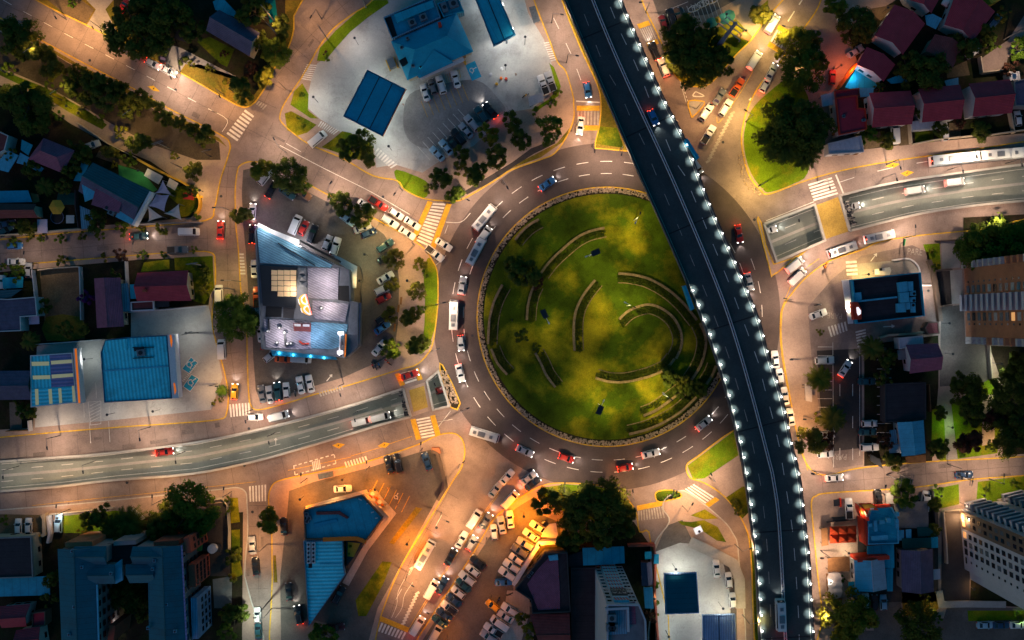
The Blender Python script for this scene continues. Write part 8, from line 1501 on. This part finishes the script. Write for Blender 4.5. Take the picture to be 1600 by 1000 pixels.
for f in range(16):
 z = .4+ST*f; L = (BB-BA).length
 for t, w_, h_, z_ in ((.275, .45, .55, 1.5), (.37, 1.75, 1.45, .9), (.735, 1.9, 1.45, .9), (.83, .45, .55, 1.5)):
  p = BA.lerp(BB, t); g = MB(); m_ = 'lit_window' if rnd.random() < .03 and w_ > 1 else rnd.choice(['glass_grey', 'glass', 'curtain', 'glass_grey']); g.box(p.x+n.x*.03, p.y+n.y*.03, z+z_, z+z_+h_, w_, .14, an, m_); g.build('window', r)
 p = BA.lerp(BB, .55); q_ = p+n*.75; b = MB(); b.box(q_.x, q_.y, z, z+.16, L*.215, 1.5, an, 'wall_tower'); e = p+n*1.45; b.box(e.x, e.y, z+.16, z+1.15, L*.215, .12, an, 'wall_tower'); b.build('balcony', r)
 g = MB(); g.box(p.x+n.x*.03, p.y+n.y*.03, z+.5, z+2.2, L*.19, .1, an, 'glass'); g.build('balcony_door', r)
 for t, sgn in ((.045, -1), (1.0, 1)):
  p = BA.lerp(BB, t)+n*(.4 if sgn < 0 else -.2)+d*(0 if sgn < 0 else .9); b = MB(); b.box(p.x, p.y, z, z+.9, 1.7, 1.0, an, 'curtain' if rnd.random() < .8 else 'wall_brick'); b.build('corner_balcony', r)
fence(px('1460,377 1500,375'), 'dark strip wall above the pale drive', 1.2, 'wall_brown', .3)
WA, WBp = Vector(P2((1499,796))), Vector(P2((1507,889)))
r = tower_root('white_tower','tall white tower block with a brown window band and stacked balconies', px('1499,796 1660,760 1690,960 1516,905 1514,890 1507,889'), 47, 'wall_tower', 'roof_flat_grey')
d = (WBp-WA).normalized(); n = Vector((d.y, -d.x)); an = atan2(d.y, d.x); L = (WBp-WA).length
p = WA.lerp(WBp, .15); b = MB(); b.box(p.x+n.x*.02, p.y+n.y*.02, .1, 46.9, L*.30, .12, an, 'wall_brown'); b.build('brown_band', r)
for f in range(16):
 z = .5+2.8*f
 for t, w_ in ((.09, 1.0), (.21, 1.0), (.40, 1.15), (.54, 1.25), (.68, 1.15), (.83, .5)):
  if f == 0 and t < .5: m_ = 'lit_window'
  else: m_ = 'lit_window' if rnd.random() < .025 else rnd.choice(['glass', 'glass', 'glass_grey', 'glass'])
  p = WA.lerp(WBp, t); g = MB(); hh_ = 1.45 if w_ > .6 else .6; g.box(p.x+n.x*.06, p.y+n.y*.06, z+.8, z+.8+hh_, w_ if f else 1.5, .14, an, m_); g.build('window', r)
NA, NB = Vector(P2((1499,796))), Vector(P2((1660,760))); dn = (NB-NA).normalized(); nn = Vector((-dn.y, dn.x)); a2 = atan2(dn.y, dn.x)
for f in range(15):
 z = 1.2+2.8*f
 for c_, wd in ((3.6, 5.0), (13.0, 5.0)):
  p = NA+dn*c_+nn*.9; b = MB(); b.box(p.x, p.y, z, z+.2, wd, 1.8, a2, 'wall_tower'); e = p+nn*.85; b.box(e.x, e.y, z+.2, z+1.1, wd, .14, a2, 'wall_tower')
  for s_ in (-1, 1): k_ = p+dn*(s_*wd/2); b.box(k_.x, k_.y, z+.2, z+1.2, .16, 1.8, a2, 'wall_tower')
  b.build('balcony', r); g = MB(); k_ = NA+dn*c_+nn*.04; g.box(k_.x, k_.y, z+.3, z+2.3, wd*.9, .1, a2, 'glass' if rnd.random() < .97 else 'lit_window'); g.build('balcony_door', r)
for zz, pw in ((1.5, 500), (4.0, 300)): light('lobby_light', *P2((1495,808)), zz, pw, (1, .6, .3), r)
fence(b4('1082,190 1100,400 1105,515'), 'lit wall along the ramp of the white tower', 1.6, 'wall_cream', .4); fence(b4('1085,186 1200,180'), 'pale wall across the top of the tower ramp', 1.4, 'wall_cream', .35); fence(b4('1065,690 1080,775 1240,772 1480,775'), 'pale wall at the foot of the tower garden', .6, 'concrete', 1.6); fence(b4('1010,60 1025,180 1040,350'), 'dark wall left of the tower lawn', 2.0, 'wall_dark', .5); fence(b4('1430,130 1540,105 1640,95'), 'low yellowish wall above the white tower', 1.0, 'wall_cream', .8)
r = thing('marquee','orange-red marquee of six pyramid peaks','marquee', *P2((1317,855)), .12)
for i in range(3):
 for j in range(2):
  P_ = [P2(p, 2.8) for p in zk('%d,%d %d,%d %d,%d %d,%d' % (155+81*i, 310-3*i+77*j, 155+81*(i+1), 307-3*i+77*j, 158+81*(i+1), 307-3*i+77*(j+1), 158+81*i, 310-3*i+77*(j+1)))]; w = [Vector((*t, 2.8)) for t in ccw(P_)]; ap = sum(w, Vector())/4+Vector((0, 0, 1.5)); b = MB()
  for k in range(4): b.face([tuple(w[k]), tuple(w[(k+1) % 4]), tuple(ap)], 'canvas_orange')
  b.build('peak', r); b = MB(); b.cyl(w[0].x, w[0].y, .12, 2.8, .06, None, 6, 'metal_grey'); b.build('post', r)
slab('timber_deck','olive timber deck roof left of the marquee','shed', zk('75,330 135,318 145,480 85,490'), 2.6, 'wood'); slab('timber_deck','wide olive roof below the small courtyard','shed', zk('140,595 340,585 340,720 140,728'), 3.0, 'wood')
r = flat('snack_bar','snack bar with teal plant roof and a red illuminated front','restaurant', zk('500,260 530,140 720,130 780,250 780,460 500,470'), 4.6, 'roof_teal', 'trim_red', .7, 'roof_cyan', 2)
for s_, z_ in (('515,285 545,285 545,315 515,315',1.2),('615,255 660,255 660,285 615,290',.9),('680,235 715,232 715,275 682,275',1.4),('560,255 590,255 595,350 570,360',.8),('540,400 690,390 690,430 545,440',1.0),('760,245 785,243 782,325 765,328',.7),('770,180 795,180 795,215 772,218',1.2)): part_prism(r, 'air_unit', zk(s_), 4.62, 4.62+z_, 'roof_cyan')
part_prism(r, 'red_sign', zk('413,105 470,150 525,255 500,258 440,215 415,150'), 4.2, 6.4, 'trim_red'); part_prism(r, 'sign_roof', zk('415,100 540,95 605,160 480,158'), 5.6, 6.2, 'canvas_orange'); part_prism(r, 'yellow_panel', zk('450,110 540,103 580,135 480,145'), 6.2, 6.28, 'canvas_yellow'); part_prism(r, 'emblem', zk('430,125 445,135 455,185 440,175'), 6.4, 6.46, 'canvas_yellow'); part_prism(r, 'emblem', zk('470,165 495,200 503,225 485,215'), 6.4, 6.46, 'trim_white'); part_prism(r, 'red_beam', zk('580,118 715,108 718,128 582,138'), 4.6, 5.8, 'trim_red'); part_prism(r, 'red_pillar', zk('470,245 495,245 520,480 492,485'), .2, 5.2, 'trim_red'); part_prism(r, 'sign_lettering', zk('525,142 562,140 562,152 527,154'), 6.2, 6.3, 'trim_white')
light('sign_light', *P2((1345,800), 5), 6.6, 160, (1, .5, .2), r)
slab('court_roof','grey gravel court roof behind the snack bar','shed', zk('735,95 1060,75 1065,325 780,325 780,240'), 2.6, 'concrete_dark', posts=False); slab('shed','first pale blue small roof behind the snack bar','shed', zk('775,345 838,342 838,435 785,440'), 3.2, 'roof_cyan'); slab('shed','second pale blue small roof behind the snack bar','shed', zk('855,338 905,335 905,428 858,432'), 3.2, 'roof_cyan'); slab('container','dark green roof in the back court','shed', zk('960,320 1130,315 1130,395 965,402'), 2.8, 'green_court')
slab('shed','teal roof below the snack bar','shed', zk('500,490 745,470 750,690 650,690 650,560 500,565'), 3.4, 'roof_teal'); slab('shed','green-teal long roof above the dark gable','shed', zk('820,420 1085,412 1090,505 825,515'), 3.4, 'green_court'); slab('shed','small teal roof right of the green-teal roof','shed', zk('1088,408 1150,405 1152,505 1092,508'), 3.0, 'roof_teal')
gable('house','house with a pale blue and white gable roof near the umbrella terrace','house', zk('380,620 655,600 682,885 392,905'), 4.8, 1.6, 'roof_white', 'wall_white', ridge=1, roof2='roof_cyan'); gable('house','dark navy gable house beside the white tower ramp','house', zk('812,525 1100,515 1112,908 820,910'), 4.8, 2.0, 'roof_tile_grey', 'wall_grey', ridge=1, wins=3)
b = MB(); b.ribbon(PL(zk('400,612 690,585'), 4.5), .9, .1, 5.6, 'trim_red'); tag(b.build('fire_wall'), 'dark red wall above the pale blue gable roof', 'wall', 'garden and boundary walls'); slab('shed','narrow teal shed right of the pale blue gable','shed', zk('670,695 738,690 735,905 685,905'), 3.0, 'roof_teal'); slab('shed','white box shed right of the navy gable','shed', zk('1108,705 1170,700 1172,795 1112,800'), 2.8, 'roof_white'); slab('glass_porch','dark glass porch at the foot of the pale blue gable','porch', zk('330,820 440,815 430,960 330,960'), 3.0, 'roof_navy')
for x, y, lab in ((1304,904,'upper cream terrace umbrella'),(1305,914.5,'middle cream terrace umbrella'),(1305,925,'lower cream terrace umbrella')): parasol(x, y, 1.9, 'canvas', lab+' by the lit pavement', 2.6, 8, 'parasol', 'terrace umbrellas')
for s_, lab in (('170,225 330,215 332,245 178,255','upper metal railing rack of the orange marquee court'),('120,265 380,240','lower metal railing of the orange marquee court')): fence(zk(s_), lab, 1.0, 'metal_dark', .12, 'railing', 'railing')
r = slab('bike_rack','black bicycle rack with a red end in the marquee court','rack', zk('190,65 250,55 255,120 195,125'), 1.0, 'metal_dark'); part_prism(r, 'red_end', zk('250,52 262,52 265,128 253,130'), .1, 1.2, 'trim_red')
slab('garage','grey garage left of the green tree on the cross street','garage', zk('665,5 735,0 748,100 675,100'), 2.8, 'concrete'); fence(zk('130,740 140,950 260,975'), 'lit planter wall round the umbrella terrace', .8, 'wood', .5)
def power_pole(x, y, ang, label, h=10):
 w = P2((x, y)); r = thing('power_pole', label, 'pole', w[0], w[1], .12, R(ang), 'power poles'); b = MB(); b.cyl(*w, .12, h, .16, .1, 8, 'concrete_dark'); b.build('pole', r)
 for zz in (h-.4, h-1.5):
  b = MB(); b.box(*w, zz, zz+.12, 2.6, .14, R(ang), 'concrete_dark'); b.build('cross_arm', r)
for p_ in ((428,32,-45,'power pole with cross arms in the side street bend'),(436,58,-45,'power pole at the lower end of the side street'),(512,62,-55,'first of the power poles with transformer on the long green strip'),(572,12,-55,'power pole at the upper end of the long green strip'),(282,115,75,'power pole with cross arms on the northwest road'),(318,415,10,'power pole in the corner garden'),(366,452,5,'power pole in the left street by the white van'),(266,233,20,'power pole with blue-grey arms on the paved strip'),(1492,742,80,'power pole on the right cross street'),(1385,742,80,'left power pole of the pair by the pergola'),(1402,740,80,'right power pole of the pair by the pergola'),(420,940,50,'power pole on the lower left street'),(1568,62,30,'power pole on the concrete driveway'),(310,520,20,'lamp mast on the left forecourt')): power_pole(*p_)
for x, y, a, lab in ((1286,415,60,'red and orange notice post on the curved pavement'),(1407,380,80,'small green direction sign by the painted stop word')):
 w = P2((x, y)); t = thing('sign_post', lab, 'sign', w[0], w[1], .12); b = MB(); b.cyl(*w, .12, 2.6, .06, None, 6, 'metal_dark'); b.build('post', t); b = MB(); b.box(w[0], w[1], 2.0, 2.9, 1.6, .2, R(a), 'trim_orange' if 'red' in lab else 'play_green'); b.build('panel', t)
for i, (x, y) in enumerate(((627,470),(617,512),(623,482))):
 w = P2((x, y)); t = thing('bench', ('upper','lowest','middle')[i]+' wooden bench on the retail plaza', 'bench', w[0], w[1], .12, R(85), 'benches of the retail plaza'); b = MB(); b.box(*w, .5, .6, 1.9, .5, R(85), 'wood'); b.build('seat', t)
 for s_ in (-.7, .7): b = MB(); b.box(w[0]+s_*cos(R(85)), w[1]+s_*sin(R(85)), .12, .5, .12, .45, R(85), 'metal_dark'); b.build('leg', t)
